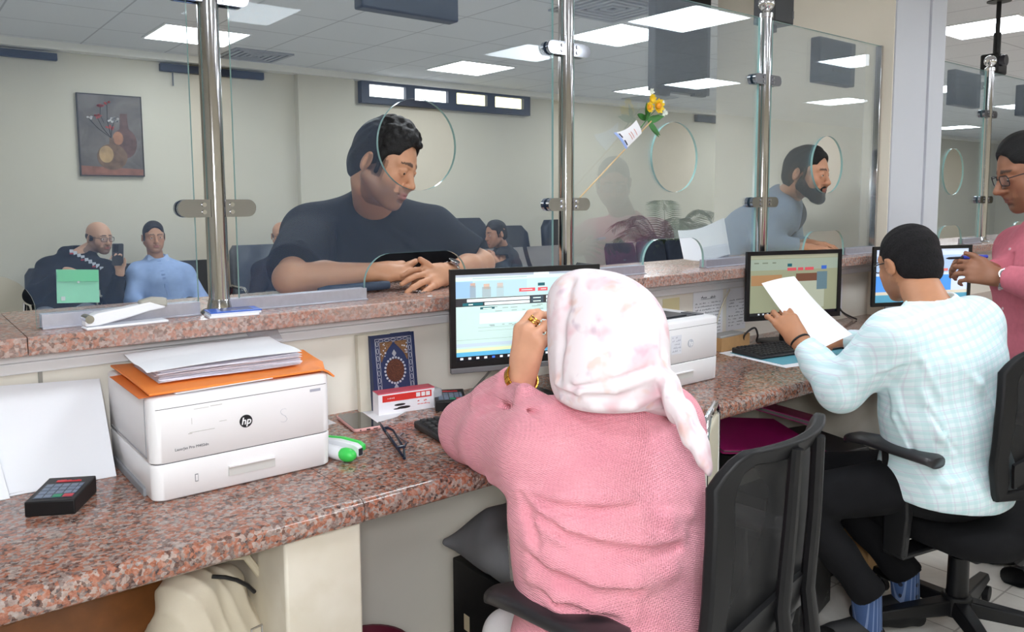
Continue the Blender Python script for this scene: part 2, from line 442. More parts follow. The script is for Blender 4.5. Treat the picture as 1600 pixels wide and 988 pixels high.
# ------------------------------------------------------------------ ceiling lights
def light_mat(name, e):
    t = NT(name); t.b.inputs['Emission Color'].default_value = (.89, .945, 1, 1); t.b.inputs['Emission Strength'].default_value = e; t.base((.8, .8, .8)); return t.m
m_lamp = light_mat('hall lamp diffuser', HALL_E); m_lamp2 = light_mat('staff lamp diffuser', STAFF_E)
def lamp(x, y, label, group, m):
    t = thing('ceiling_light', label, 'ceiling light', (x, y, CEIL), 0, group)
    f = MB()
    for a, b in (((-.315, -.315), (.315, -.298)), ((-.315, .298), (.315, .315)), ((-.315, -.298), (-.298, .298)), ((.298, -.298), (.315, .298))): f.box((a[0], a[1], -.012), (b[0], b[1], .0))
    f.build('frame', white, t); MB().box((-.298, -.298, -.009), (.298, .298, -.001)).build('diffuser', m, t)
HL = [(1.965, 6.27, 'above the wall picture and the man with the phone'), (4.515, 4.32, 'above the little flag stick'), (4.49, 6.24, 'over the high window at the back'), (7.06, 6.26, 'far behind the yellow flower'),
      (6.49, 2.48, 'beyond the white column at upper right'), (9.72, 4.15, 'tiny one far right beside the column'), (9.8, 6.26, 'farthest at the back right'), (1.965, 4.2, 'above the left pane out of sight'), (1.965, 2.45, 'right over the public side of the ledge'), (12.4, 6.26, 'added to brighten the right by the back wall'), (12.4, 4.2, 'added to brighten the right of the hall'), (9.4, 2.3, 'added as fill beyond the farthest steel post'), (15.2, 6.26, 'added to brighten the far end by the back wall'), (15.2, 3.2, 'added to brighten the far end over the hall'), (18.0, 5.2, 'added as fill at the far right end of the hall'), (-.8, 5.2, 'at far left of the hall')]  # far-right lamps and the one beyond the last post: unseen, added for brightness
for x, y, l in HL: lamp(x, y, 'square white hall ceiling light ' + l, 'hall ceiling lights', m_lamp)
SL = [(1.95, .36, 'above the woman in pink'), (4.5, .36, 'right of the seated man'), (1.95, -1.3, 'behind the woman\'s chair'), (4.45, -1.28, 'behind the seated man\'s chair'), (7.1, -1.55, 'far right of the staff side'), (7.1, .28, 'right of the standing man'), (-.6, .36, 'over the left of the staff desk'), (-.6, -1.3, 'at the back left of the staff side'), (9.85, -1.5, 'farthest right of the staff side')]
for x, y, l in SL: lamp(x, y, 'square white staff ceiling light ' + l, 'staff ceiling lights', m_lamp2)
# air vents
def vent(x, y, w, label):
    t = thing('air_vent', label, 'air vent', (x, y, CEIL)); f = MB(); k = 5
    for i in range(k):
        s = w*(1-i/k)/2; e = .028
        f.box((-s, -s, -.012), (s, -s+e, -.002)).box((-s, s-e, -.012), (s, s, -.002)).box((-s, -s+e, -.012), (-s+e, s-e, -.002)).box((s-e, -s+e, -.012), (s, s-e, -.002))
    f.build('grille', M('vent grey paint', 'a8abb2', .5), t); MB().box((-w/2, -w/2, -.002), (w/2, w/2, -.0005)).build('duct', M('dark duct', '33363c', .8), t)
vent(3.85, 3.75, .6, 'square ceiling air vent above the bright lamp in the middle')
vent(2.62, 6.82, .5, 'square ceiling air vent behind the first steel post')
vent(7.6, 6.75, .5, 'small dark ceiling air vent far behind the flag stick')
# ------------------------------------------------------------------ things on the desk
def plane_hit(px, py, P, n):
    d = ray(px, py); o = V((0, 0, EYE)); return o + d*((P-o).dot(n)/d.dot(n))
# ---- printers
def rplan(x0, x1, y0, y1, r, rb=.008):
    out = []
    for cx, cy, a, q in ((x1-rb, y1-rb, 0, rb), (x0+rb, y1-rb, 90, rb), (x0+r, y0+r, 180, r), (x1-r, y0+r, 270, r)):
        for i in range(7): t = R(a+15*i); out.append((cx+q*math.cos(t), cy+q*math.sin(t)))
    return out
seam_m = M('dark seam', (.02, .02, .022), .7)
def printer(x, y, label, marked):
    t = thing('laser_printer', label, 'printer', (x, y, DESK), 0)
    w, d, h, s = .385, .357, .213, .077
    def shell(z0, z1, ins0=0, ins1=0, top=.004):
        rr = []
        for z, i in ((z0, ins0+.003), (z0+.003, ins0), (z1-top, ins1), (z1-top*.4, ins1+top*.35), (z1, ins1+top)):
            rr.append([(a, b, z) for a, b in rplan(i, w-i, i, d-i, .022)])
        return rr
    MB().loft(shell(s+.0016, h, 0, 0, .007)).build('upper_body', white_pl, t, ang=45)
    MB().loft([[(a, b, z) for a, b in rplan(.004, w-.004, .004, d-.01, .02)] for z in (.004, h-.02)]).build('inner_core', seam_m, t)
    tray = MB().loft(shell(.002, s, .002, 0, .002)).build('paper_tray', white_pl, t, ang=45)
    hm = M('recess shade grey plastic', 'c9c9c6', .5)
    hb = MB().box((.15, -.0012, .026), (.25, .002, .046), m=0); hb.build('handle', hm, tray)
    MB().box((.15, -.006, .045), (.25, .002, .049)).build('handle_lip', white_pl, tray, bevel=.001)
    MB().box((.082, -.0007, .030), (.088, .001, .046)).box((.083, -.0009, .032), (.087, .001, .044), m=1).build('level_gauge', [M('gauge grey', '8f9196', .5), white_pl], tray)
    # side panel seam and foot notch on the left
    MB().box((-.0012, .03, s+.012), (.001, .034, h-.006)).box((-.0012, .03, s+.010), (.001, d-.02, s+.013)).build('side_seam', M('side seam grey', '9c9ea3', .6), t)
    MB().box((-.0035, .06, .0), (.004, d-.02, .018)).build('side_foot', M('foot grey plastic', '8b8d92', .6), t, bevel=.002)
    # lid line
    MB().box((.012, -.0006, h-.0235), (w-.012, .001, h-.0226)).build('lid_seam', seam_m, t)
    # output bin with raised flap
    bt = MB().box((.04, .05, h-.0005), (w-.06, .30, h+.0012)); bt.build('output_bin', M('charcoal bin plastic', '33363d', .4), t)
    fl = MB().box((.11, .20, h), (.26, .205, h+.022), m=0).box((.1, .06, h+.001), (.29, .2, h+.006)); fl.build('output_flap', M('charcoal flap plastic', '24272d', .35), t, bevel=.002)
    MB().box((w-.055, .05, h-.0002), (w-.02, .12, h+.003)).build('control_panel', M('panel grey', '4b4e55', .3), t, bevel=.001)
    # logo disc with letters
    lx, lz = .190 if marked else .235, .137
    lm = M('logo black', '14161c', .4) if marked else M('pale logo grey', 'c4c7d0', .4)
    MB().cyl((lx, .001, lz), (lx, -.0015, lz), .0135, n=40).build('logo_disc', lm, t)
    text('hp', .021, M('logo white', 'f2f2f4', .5), Matrix.Translation((lx-.0105, -.0017, lz-.0062)) @ XZ, t, 'logo_letters', .0003, .2, .0004)
    if marked:
        text('LaserJet Pro M402dn', .0078, M('dark grey lettering', '5d5f66', .6), Matrix.Translation((.045, -.0006, s+.024)) @ XZ, t, 'model_lettering', .0003)
        text('S', .048, M('pencil grey', 'c3c5cd', .7), Matrix.Translation((.262, -.0004, .118)) @ XZ, t, 'pencil_letter', .0003, 0, -.0018)
        rs = MB()
        for a, b, c, e in ((.085, .180, .115, .181), (.118, .181, .142, .1825), (.075, .133, .125, .1342), (.072, .131, .08, .1325), (.08, .15, .0806, .163), (.135, .146, .15, .147)): rs.box((a, -.0005, b), (c, .001, e))
        rs.build('label_residue', M('label glue residue', 'bdbcb8', .8), t)
        MB().box((.335, -.0005, .176), (.36, .001, .182)).build('emblem', ink_l, t)
    else:
        k = MB().box((.14, -.0006, .11), (.19, .001, .17)); st = k.build('label_sheet', M('label white', 'd9dbe3', .6), t)
        q = MB()
        for i in range(5): squiggle(q, .145, .185, .118+.011*i, .006, -.0006, seed=i)
        q.build('label_print', ink_l, st)
    return t
printer(.388, 1.628, 'white laser printer at left with orange folder on top', True)
printer(1.775, 1.602, 'white laser printer half hidden by the pink hijab', False)

# ---- orange folder and paper on the first printer
PT = DESK+.2135
m_or = M('orange card', 'f08a3c', .55, var=.05, vs=9)
def quad_sheet(cs, z, thick, fn=lambda u, v: 0, nu=14, nv=10):
    a, b, c, d = [V((p[0], p[1], 0)) for p in cs]
    def f(u, v):
        p = (a*(1-u)+b*u)*(1-v)+(d*(1-u)+c*u)*v; return (p.x, p.y, z+fn(u, v))
    return MB().grid(f, nu, nv, thick=thick)
oc = [(.392, 1.634), (.785, 1.630), (.812, 1.86), (.392, 1.965)]
def of(u, v): return .010+.003*math.sin(4*u+1)*math.sin(3*v)+(-.020*max(0, (u-.93)/.07)**1.5 if v < .3 else 0)+.004*v
o = quad_sheet(oc, PT, .004, of, 28, 14).build('orange_folder', m_or, ang=60); tag(o, 'orange card folder lying on the left white printer', 'folder')
MB().grid(lambda u, v: (.375+.385*u, 1.645+.25*v, PT+.002+.002*math.sin(5*u)), 16, 8, thick=.0012).build('back_flap', M('darker orange card', 'd9722c', .55), o, ang=60)
MB().grid(lambda u, v: (.44+.20*u, 1.629+.08*v, PT+.0046+.0025*u), 10, 4, thick=.0015).build('inner_sheet', paper, o)
rnd = random.Random(3)
st = MB()
for i in range(15):
    a = rnd.uniform(-.012, .012); ox, oy = rnd.uniform(-.006, .006), rnd.uniform(-.006, .006)
    z = PT+.0165+i*.0016
    def f(u, v, a=a, ox=ox, oy=oy, z=z, i=i):
        x, y = .425+.305*u+.0*v, 1.692+.21*v
        x, y = x+ox-(y-1.78)*a, y+oy+(x-.57)*a
        return (x, y, z+.0025*math.sin(6*u+i)*(1-v)*.5+.002*v)
    st.grid(f, 10, 6, thick=.0007)
o = st.build('paper_stack', [M('printed paper edges', 'e4e1ea', .8, var=.05, vs=60)], ang=60); tag(o, 'thick untidy stack of white papers on the orange folder', 'papers', kind='stuff')
def f(u, v):
    x, y = .405+.335*u, 1.690+.235*v; x, y = x+(y-1.78)*.04, y+(x-.57)*.03
    return (x, y, PT+.0425+.004*math.sin(3*u)+.012*max(0, u-.7)*v+.002*math.sin(8*v))
o = MB().grid(f, 16, 10, thick=.0006).build('paper_sheet', paper, ang=60); tag(o, 'large loose white sheet on top of the paper stack over the left printer', 'paper')
def f(u, v):
    return (.70+.085*u, 1.90+.06*v+.02*u, PT+.028+.04*v+.004*u)
tag(MB().grid(f, 6, 4, thick=.0005).build('plastic_sleeve', m_mix_transparent('clear plastic', 'dfe2ea', .55, .2)), 'translucent plastic sleeve sticking up behind the paper stack', 'plastic sleeve')

# ---- white boards leaning on the wall at left
def board(a, b, c, d, th, label):
    a, b, c, d = [V(p) for p in (a, b, c, d)]; n = (b-a).cross(d-a).normalized()*th
    m = MB(); m.add([a, b, c, d, a-n, b-n, c-n, d-n], [(0, 1, 2, 3), (7, 6, 5, 4), (0, 4, 5, 1), (1, 5, 6, 2), (2, 6, 7, 3), (3, 7, 4, 0)])
    return tag(m.build('white_board', M('white card', 'eef0f6', .6), bevel=.0008), label, 'card sheet', 'white cards leaning on the counter wall')
board((.165, 1.866, DESK+.001), (.371, 1.859, DESK+.001), (.376, 2.005, .972), (.13, 2.005, .988), .004, 'large white card leaning on the wall right beside the left printer')
board((-.2, 1.858, DESK+.001), (.172, 1.852, DESK+.001), (.142, 1.99, .985), (-.24, 1.99, .99), .004, 'large white card at the far left edge leaning over its neighbour')
tag(MB().box((-.2, 1.868, DESK), (.372, 1.95, DESK+.006)).build('card_sheet', M('grey white card', 'd8dae0', .6), bevel=.001), 'white card lying flat under the two leaning cards at left', 'card sheet')

# ---- black rating keypads
def keypad(x, y, rz, label):
    t = thing('rating_keypad', label, 'keypad', (x, y, DESK), rz, 'black rating keypads')
    w, d, h0, h1 = .090, .118, .029, .036
    mb = MB().add([(-w/2, -d/2, 0), (w/2, -d/2, 0), (w/2, d/2, 0), (-w/2, d/2, 0), (-w/2, -d/2, h0), (w/2, -d/2, h0), (w/2, d/2, h1), (-w/2, d/2, h1)],
                  [(0, 3, 2, 1), (4, 5, 6, 7), (0, 1, 5, 4), (1, 2, 6, 5), (2, 3, 7, 6), (3, 0, 4, 7)])
    mb.build('case', black, t, bevel=.0025, seg=3)
    sl = (h1-h0)/d
    def zz(y): return h0+(y+d/2)*sl
    def pad(mb, x0, x1, y0, y1, up, m=0):
        v = [(x0, y0, zz(y0)-.001), (x1, y0, zz(y0)-.001), (x1, y1, zz(y1)-.001), (x0, y1, zz(y1)-.001), (x0, y0, zz(y0)+up), (x1, y0, zz(y0)+up), (x1, y1, zz(y1)+up), (x0, y1, zz(y1)+up)]
        mb.add(v, [(4, 5, 6, 7), (0, 1, 5, 4), (1, 2, 6, 5), (2, 3, 7, 6), (3, 0, 4, 7)], None, m)
    m1 = MB(); pad(m1, -.036, .036, -.045, .025, .0006); m1.build('membrane', M('keypad membrane', '39414f', .35), t)
    m2 = MB()
    for r in range(4):
        for c in range(4):
            if r == 0 and c > 1: continue
            pad(m2, -.033+.0155*c, -.0205+.0155*c, -.042+.0165*r, -.0295+.0165*r, .0014)
    for r in range(1, 4): pad(m2, .0285-.000, .0355, -.042+.0165*r, -.0295+.0165*r, .0014)
    m2.build('keys', M('keypad keys', '77859a', .45), t)
    q = MB(); pad(q, -.002, .014, -.042, -.030, .0016); q.build('enter_key', M('keypad green', '2f8f6a', .45), t)
    q = MB(); pad(q, .017, .0345, -.042, -.030, .0016); q.build('cancel_key', M('keypad red', 'c4454f', .45), t)
    q = MB(); rn = random.Random(5); xx = -.022
    while xx < .022:
        w_ = rn.uniform(.003, .006); pad(q, xx, xx+w_, .034, .034+rn.uniform(.004, .009), .0008); pad(q, xx, xx+w_+.001, .033, .036, .0008); xx += w_+.0005
    q.build('red_script', M('keypad red script', 'e2303c', .4), t)
    return t
keypad(.249, 1.752, R(-29.4), 'black rating keypad with red script, at the left end of the desk')
keypad(1.268, 1.884, R(-29.8), 'black rating keypad with red script, beside the red and white carton')

# ---- phone
t = thing('mobile_phone', 'pink phone lying face up right of the left printer', 'phone', (.976, 1.891, DESK), R(-9))
MB().loft([[(x, y, z) for x, y in rrect(.077-2*i, .160-2*i, .011-i*.5)] for z, i in ((0, .002), (.002, 0), (.0065, 0), (.0085, .0018))]).build('case', M('rose pink phone case', 'eab3b0', .35), t)
MB().loft([[(x, y, z) for x, y in rrect(.071, .153, .009)] for z in (.0082, .0091)]).build('screen', M('phone glass', (.02, .02, .02), .04, coat=.5), t)
MB().box((-.005, -.0806, .0025), (.005, -.079, .0058)).cyl((-.021, -.0806, .0042), (-.021, -.079, .0042), .0018, n=12).box((.014, -.0806, .003), (.026, -.079, .0052)).build('ports', black, t)
tag(MB().box((.80, 1.93, DESK), (.93, 2.0, DESK+.0006)).build('paper_sheet', paper), 'white paper scrap between the left printer and the pink phone', 'paper')

# ---- green and white stapler lying open
t = thing('stapler', 'green and white stapler lying open beside the left printer', 'stapler', (.800, 1.675, DESK), R(20)); t.scale = (.88, .88, .88)
g1 = M('bright green plastic', '3fcf58', .35); wp = M('white stapler plastic', 'e6e8ec', .35)
arm = MB()
def rr(y, z0, z1, w, x=0): return [(x-w/2, y, z0), (x+w/2, y, z0), (x+w/2, y, z1), (x-w/2, y, z1)]
arm.loft([rr(-.075, .008, .034, .020, .022), rr(-.06, .008, .040, .022, .022), rr(.0, .010, .043, .022, .022), rr(.08, .008, .036, .02, .022)]); arm.build('arm', wp, t, bevel=.003)
MB().loft([rr(-.077, .022, .036, .014, .033), rr(-.06, .018, .043, .014, .034), rr(.0, .024, .046, .014, .034), rr(.08, .02, .039, .012, .034)]).build('arm_cover', g1, t, bevel=.003)
MB().box((.013, -.0775, .012), (.026, -.0745, .03)).build('jaw', M('dark jaw', '2c3138', .3), t)
MB().tube([(-.012, -.05, .016), (-.012, -.02, .018), (-.010, .03, .02), (-.008, .08, .02)], [.017, .018, .016, .012], 16).build('base', wp, t)
MB().ell((-.012, -.056, .0185), (.0195, .030, .0183), n=20).build('base_cap', g1, t)
MB().cyl((-.004, -.045, .018), (.015, -.055, .02), .005, n=10).build('spring', steel, t)

# ---- reading glasses folded on the desk
t = thing('eyeglasses', 'folded dark blue reading glasses on the bare granite', 'eyeglasses', (.93, 1.615, DESK), R(0))
t.scale = (1.32, 1.32, 1.32); gm = M('dark blue acetate', '1b2336', .25)
A = V((.030, .075, 0)); Bp = V((-.022, -.085, 0)); ax = (Bp-A).normalized(); nrm = V((ax.y, -ax.x, 0)); upv = (V((0, 0, 1))*.86+nrm*.5).normalized()
def lens(c, w, h):
    return [A+ax*(c+x)+upv*(.0245+y)+V((0, 0, .001)) for x, y in rrect(w, h, .014, 5)]
f = MB()
for c in (.040, .108):
    f.tube(lens(c, .054, .044), .0021, 8, closed=True)
f.tube([A+ax*.066+upv*.026, A+ax*.074+upv*.030, A+ax*.082+upv*.026], .0018, 8)
f.build('front_frame', gm, t)
lm = m_mix_transparent('spectacle lens', 'dfe6ee', .12, .05)
for c in (.040, .108): MB().add(lens(c, .053, .043), [tuple(range(24))]).build('lens', lm, t)
e0, e1 = A+ax*.012+upv*.03, A+ax*.136+upv*.03
MB().tube([e0, e0-nrm*.010, e0-nrm*.016+ax*.02, e0-nrm*.018+ax*.10-V((0, 0, .012)), e0-nrm*.012+ax*.128-V((0, 0, .02))], [.0025, .0028, .0022, .0022, .003], 8).build('temple', gm, t)
MB().tube([e1, e1-nrm*.014, e1-nrm*.022-ax*.02, e1-nrm*.026-ax*.10-V((0, 0, .012)), e1-nrm*.040-ax*.135-V((0, 0, .018))], [.0025, .0028, .0022, .0022, .003], 8).build('temple', gm, t)

# ---- keyboards
kb_m = M('keyboard black', (.014, .014, .016), .4)
def keyboard(x, y, rz, label):
    t = thing('keyboard', label, 'keyboard', (x, y, DESK), rz)
    w, d = .44, .155
    MB().add([(-w/2, -d/2, .003), (w/2, -d/2, .003), (w/2, d/2, .003), (-w/2, d/2, .003), (-w/2, -d/2, .012), (w/2, -d/2, .012), (w/2, d/2, .024), (-w/2, d/2, .024)],
             [(0, 3, 2, 1), (4, 5, 6, 7), (0, 1, 5, 4), (1, 2, 6, 5), (2, 3, 7, 6), (3, 0, 4, 7)]).build('case', kb_m, t, bevel=.004, seg=3)
    k = MB()
    sl = .012/d
    for r in range(6):
        y0 = -d/2+.010+r*.0222+(.004 if r == 5 else 0)
        xs = -w/2+.010
        while xs < w/2-.02:
            wd = .0165
            if r == 0 and -.10 < xs < -.08: wd = .108
            x1 = min(xs+wd, w/2-.009)
            if not (.062 < xs+.006 < .074 or .128 < xs < .136):
                z = .012+(y0+d/2)*sl
                b, i = .0, .0022
                v = [(xs, y0, z-.001), (x1, y0, z-.001), (x1, y0+.0175, z+.0004), (xs, y0+.0175, z+.0004), (xs+i, y0+i*.6, z+.0065), (x1-i, y0+i*.6, z+.0065), (x1-i, y0+.0175-i, z+.0078), (xs+i, y0+.0175-i, z+.0078)]
                k.add(v, [(4, 5, 6, 7), (0, 1, 5, 4), (1, 2, 6, 5), (2, 3, 7, 6), (3, 0, 4, 7)])
            xs = x1+.0026
    k.build('keys', M('key caps black', (.02, .02, .022), .45), t)
    MB().box((-.2, -.07, 0), (-.17, -.05, .004)).box((.17, -.07, 0), (.2, -.05, .004)).box((-.2, .05, 0), (-.17, .07, .006)).box((.17, .05, 0), (.2, .07, .006)).build('foot', black_soft, t)
    return t
keyboard(1.271, 1.645, R(-6.3), 'black keyboard beside the sleeve of the woman in pink')
keyboard(2.752, 1.716, R(-11), 'black keyboard on teal folders in front of the seated man')

# ---- carton of toner
t = thing('toner_carton', 'small red and white carton in front of the dark blue book', 'carton', (1.142, 1.93, DESK), R(-8))
MB().box((-.086, -.022, 0), (.086, .022, .062)).build('carton', M('white carton card', 'eceaf0', .5), t, bevel=.001)
MB().box((-.074, -.0226, .036), (.076, -.0219, .055)).build('red_band', red, t)
MB().box((-.086, -.0221, .0588), (.086, .0221, .0624)).build('red_top', M('pink red print', 'd5596a', .5), t)
MB().box((.028, -.0229, .040), (.0405, -.0224, .052)).box((.044, -.0229, .040), (.0555, -.0224, .052)).box((.0585, -.0229, .040), (.071, -.0224, .052)).build('icon_squares', white, t)
q = MB(); squiggle(q, -.07, -.04, .044, .006, -.0226, seed=2); q.build('white_wording', white, t)
q = MB(); squiggle(q, .032, .07, .026, .007, -.022, seed=4); squiggle(q, .032, .07, .017, .006, -.022, seed=5); q.build('red_wording', red, t)
q = MB().ell((-.022, -.0222, .024), (.017, .0006, .0035)).ell((-.010, -.0222, .015), (.02, .0006, .004)).ell((-.03, -.0222, .013), (.012, .0006, .002)); q.build('cartridge_picture', M('dark print', '2a2226', .5), t)
tag(MB().box((1.22, 1.89, DESK), (1.25, 1.95, DESK+.055)).build('plastic_bag', m_mix_transparent('clear bag', 'd9dde4', .5, .15), bevel=.008), 'crumpled clear plastic bag between the carton and keypad', 'plastic bag')
tag(quad_sheet([(1.0, 1.86), (1.09, 1.88), (1.19, 1.95), (1.02, 1.99)], DESK+.001, .0006).build('paper_sheet', paper), 'white sheet under the red and white carton', 'paper')

# ---- two books standing against the wall
bk = M('navy book cloth', '1d2c55', .45); sil = M('silver foil', 'c9ccd6', .35, .4); gold = M('brown gold foil', '7c5a3c', .45, .2, .4, 300); pages = M('page edges', 'ded3b4', .8)
def book(x, y, lean, w, h, th, label, cover):
    t = thing('book', label, 'book', (x, y, DESK), rot=(R(-lean), 0, R(-3)))
    MB().box((.003, .003, .003), (w-.003, th-.003, h-.003)).build('page_block', pages, t)
    MB().box((0, 0, 0), (w, .003, h)).box((0, th-.003, 0), (w, th, h)).box((-.002, 0, 0), (.002, th, h)).build('cover', cover, t, bevel=.0008)
    return t
b = book(1.066, 1.955, 7, .138, .218, .026, 'dark blue ornate book with silver border, standing upright on the desk', bk)
w, h = .138, .218
q = MB()
for i in range(2):
    a = .011+.012*i; e = .0012 if i == 0 else .0009
    q.box((a, -.0006, a), (w-a, .0002, a+e)).box((a, -.0006, h-a-e), (w-a, .0002, h-a)).box((a, -.0006, a), (a+e, .0002, h-a)).box((w-a-e, -.0006, a), (w-a, .0002, h-a))
for i in range(9):
    z = .025+i*.021
    for x in (.0173, w-.0173): q.tube([(x+.0035*math.cos(u), -.0002, z+.008*math.sin(u)) for u in [2*PI*j/12 for j in range(12)]], .0007, 5, closed=True)
for i in range(5):
    x = .03+i*.0195
    for z in (.0173, h-.0173): q.tube([(x+.008*math.cos(u), -.0002, z+.0035*math.sin(u)) for u in [2*PI*j/12 for j in range(12)]], .0007, 5, closed=True)
for k in range(22):
    u = 2*PI*k/22; q.cyl((w/2+.032*math.cos(u), .0005, .112+.037*math.sin(u)), (w/2+.032*math.cos(u), -.0008, .112+.037*math.sin(u)), .0034, n=8)
for z in (.063, .161): q.plate([[(w/2, z-.010), (w/2+.007, z), (w/2, z+.011), (w/2-.007, z)]], -.0008, .0005).cyl((w/2, .0005, z), (w/2, -.0008, z), .0062, n=14)
q.build('silver_border', sil, b)
def spandrel(s):
    pts = [(w/2+s*.043, .196), (w/2+s*.043, .140)]
    for i in range(9): u = i/8; pts.append((w/2+s*(.040-.036*u**.8), .140+.050*u**.55))
    pts.append((w/2+s*.004, .196)); return pts if s < 0 else pts[::-1]
MB().plate([spandrel(-1)], -.0007, .0005).plate([spandrel(1)], -.0007, .0005).build('corner_ornament', gold, b)
MB().plate([[(w/2+.0285*math.cos(u), .112+.033*math.sin(u)) for u in [2*PI*j/32 for j in range(32)]]], -.0010, .0005).build('medallion', M('brown medallion foil', '5a3326', .4, .2, .5, 260), b)
q = MB()
rn = random.Random(8)
for s in (-1, 1):
    for i in range(9): x, z = w/2+s*rn.uniform(.026, .042), rn.uniform(.155, .193); q.cyl((x, .0002, z), (x, -.0010, z), rn.uniform(.0012, .003), n=8)
q.build('corner_flowers', sil, b)
book(1.035, 1.985, 3, .1, .219, .02, 'pale book with black edge standing behind the dark blue book', M('cream and black book cover', 'd9d3c2', .5))

# ---- monitors
def monitor(TL, TR, BL, Y, rz, label, dark=False, base_d=.05):
    P = at_y(TL[0], TL[1], Y); ax = V((math.cos(rz), math.sin(rz), 0)); n = V((math.sin(rz), -math.cos(rz), 0))
    B = plane_hit(TR[0], TR[1], P, n); D = plane_hit(BL[0], BL[1], P, n)
    w = (B-P).dot(ax); h = P.z-D.z; zt = P.z
    t = thing('monitor', label, 'monitor', (P.x, P.y, DESK), rz)
    z1 = zt-DESK; z0 = z1-h
    bz = .016
    fr = MB().plate([[(0, z0), (w, z0), (w, z1), (0, z1)], [(bz, z0+bz*1.15), (bz, z1-bz), (w-bz, z1-bz), (w-bz, z0+bz*1.15)]], 0, .012)
    fr.build('bezel', black, t, bevel=.0018)
    MB().box((.004, .010, z0+.004), (w-.004, .022, z1-.004)).box((w*.2, .02, z0+.03), (w*.8, .045, z1-.04)).build('back_shell', black, t, bevel=.004)
    MB().box((w/2-.03, .036, .006), (w/2+.03, .056, z0+.08)).build('stand_column', black, t, bevel=.004)
    MB().loft([[(w/2+x, .05+base_d*0+y, z) for x, y in rrect(.22-2*i, .17-2*i, .05-i)] for z, i in ((0, 0), (.006, 0), (.009, .006))]).build('stand_base', black, t)
    return t, w, z0, z1, bz
def glow(name, col, e=1.0):
    return M(name, col, .35, emit=e)
def screen_kit(t, w, z0, z1, bz, dim):
    x0, x1, y0, y1 = bz, w-bz, z0+bz*1.15, z1-bz; W, H = x1-x0, y1-y0
    sc = MB().box((x0-.001, .006, y0-.001), (x1+.001, .0085, y1+.001)).build('screen', glow('screen page'+dim[0], dim[1], dim[2]), t)
    def r(name, a, b, c, d, col, lv=1):  # a..c across, b..d down from the top (fractions)
        return MB().box((x0+a*W, .0062-.0003*lv, y1-d*H), (x0+c*W, .0075, y1-b*H)), name, col
    return sc, r
t, w, z0, z1, bz = monitor((703, 422), (937, 420), (703, 577), 1.84, R(-17.5), 'black monitor facing the woman in pink, its page showing red buttons')
MB().box((.0, -.001, z0-.016), (w, .014, z0)).build('chin_bar', M('grey chin bar', '77787c', .35, .3), t, bevel=.002)
sc, r = screen_kit(t, w, z0, z1, bz, ('a', 'b9d3cf', .62))
def put(sc, r, items, tagp):
    groups = {}
    for nm, a, b, c, d, col, lv in items:
        mb, _, _ = r(nm, a, b, c, d, col, lv); g = groups.setdefault((nm, col), MB()); g.add(mb.v, mb.f)
    for (nm, col), g in groups.items(): g.build(nm, glow('screen '+col+tagp[0], col, tagp[1]), sc)
it = [('tab_strip', 0, 0, 1, .03, 'a9b4c4', 1), ('tab_strip', .55, 0, .66, .03, 'e3eef2', 2), ('address_bar', 0, .03, 1, .07, 'c8dad8', 1), ('address_bar', .12, .045, .5, .055, 'a7bcbc', 2),
      ('banner', 0, .08, .12, .27, '8fb4d8', 1), ('banner', .12, .08, .5, .27, 'a9c7cf', 1), ('banner', .5, .08, 1, .27, 'b4cfd2', 1),
      ('banner_people', .10, .13, .14, .27, '8da0ae', 2), ('banner_people', .185, .15, .245, .27, '9badb2', 2), ('banner_people', .285, .15, .335, .27, 'a5bcc2', 2), ('banner_faces', .103, .10, .137, .15, 'b79c8f', 2), ('banner_faces', .195, .115, .235, .175, 'c1a898', 2), ('banner_faces', .29, .11, .33, .17, 'b9b0aa', 2), 
      ('red_button', .445, .185, .56, .225, 'd0545c', 2), ('red_button', .58, .185, .65, .225, 'd0545c', 2), ('red_button', .675, .185, .825, .225, 'd0545c', 2), ('red_button', .85, .185, 1, .225, 'd0545c', 2), ('menu_tag', .58, .13, .63, .165, '23565f', 2),
      ('dark_form', 0, .275, 1, .37, '34363a', 1), ('form_field', .08, .285, .52, .32, 'dfe8ea', 2), ('form_field', .64, .285, .87, .32, 'dfe8ea', 2), ('form_field', .2, .33, .52, .362, 'dfe8ea', 2), ('form_field', .64, .33, .87, .362, 'dfe8ea', 2), ('form_tag', .05, .33, .19, .362, '24606a', 2), ('form_tag', .53, .285, .62, .362, '3b4a55', 2),
      ('green_header', .68, .375, 1, .425, '2aa263', 2), ('table_rule', .68, .45, 1, .456, '4e5a5e', 2), ('table_rule', .68, .48, 1, .486, '4e5a5e', 2), ('table_row', .68, .43, 1, .45, 'e6efef', 1),
      ('menu_tag', .17, .385, .27, .41, '23565f', 2), ('inner_panel', .165, .455, .67, .58, 'cfe3ea', 2), ('panel_rule', .155, .62, .68, .625, '9db4b2', 2), ('panel_rule', .155, .66, .68, .664, '9db4b2', 2), ('panel_rule', 0, .755, 1, .759, '97aead', 2),
      ('lower_band', 0, .80, 1, .84, 'b3c6d2', 1), ('lower_band', 0, .86, 1, .90, 'cfd9b0', 1), ('blue_footer', 0, .90, 1, .95, '57a7cd', 2), ('taskbar', 0, .95, 1, 1, '12161c', 2)]
it += [('taskbar_icon', .03+.055*i, .963, .05+.055*i, .987, 'dfe8f2' if i != 4 else '3a6fd8', 3) for i in range(12)]
rn = random.Random(2)
for i in range(26):
    a = rn.uniform(.16, .62); b_ = rn.choice([.385, .4, .435, .595, .605]); it.append(('page_wording', a, b_, a+rn.uniform(.01, .05), b_+.008, '8fa3a3', 2))
for a, b_, c in ((.46, .2, .54), (.6, .2, .64), (.7, .2, .8), (.87, .2, .97)): it.append(('button_wording', a, b_, c, .21, 'f0c9cb', 3))
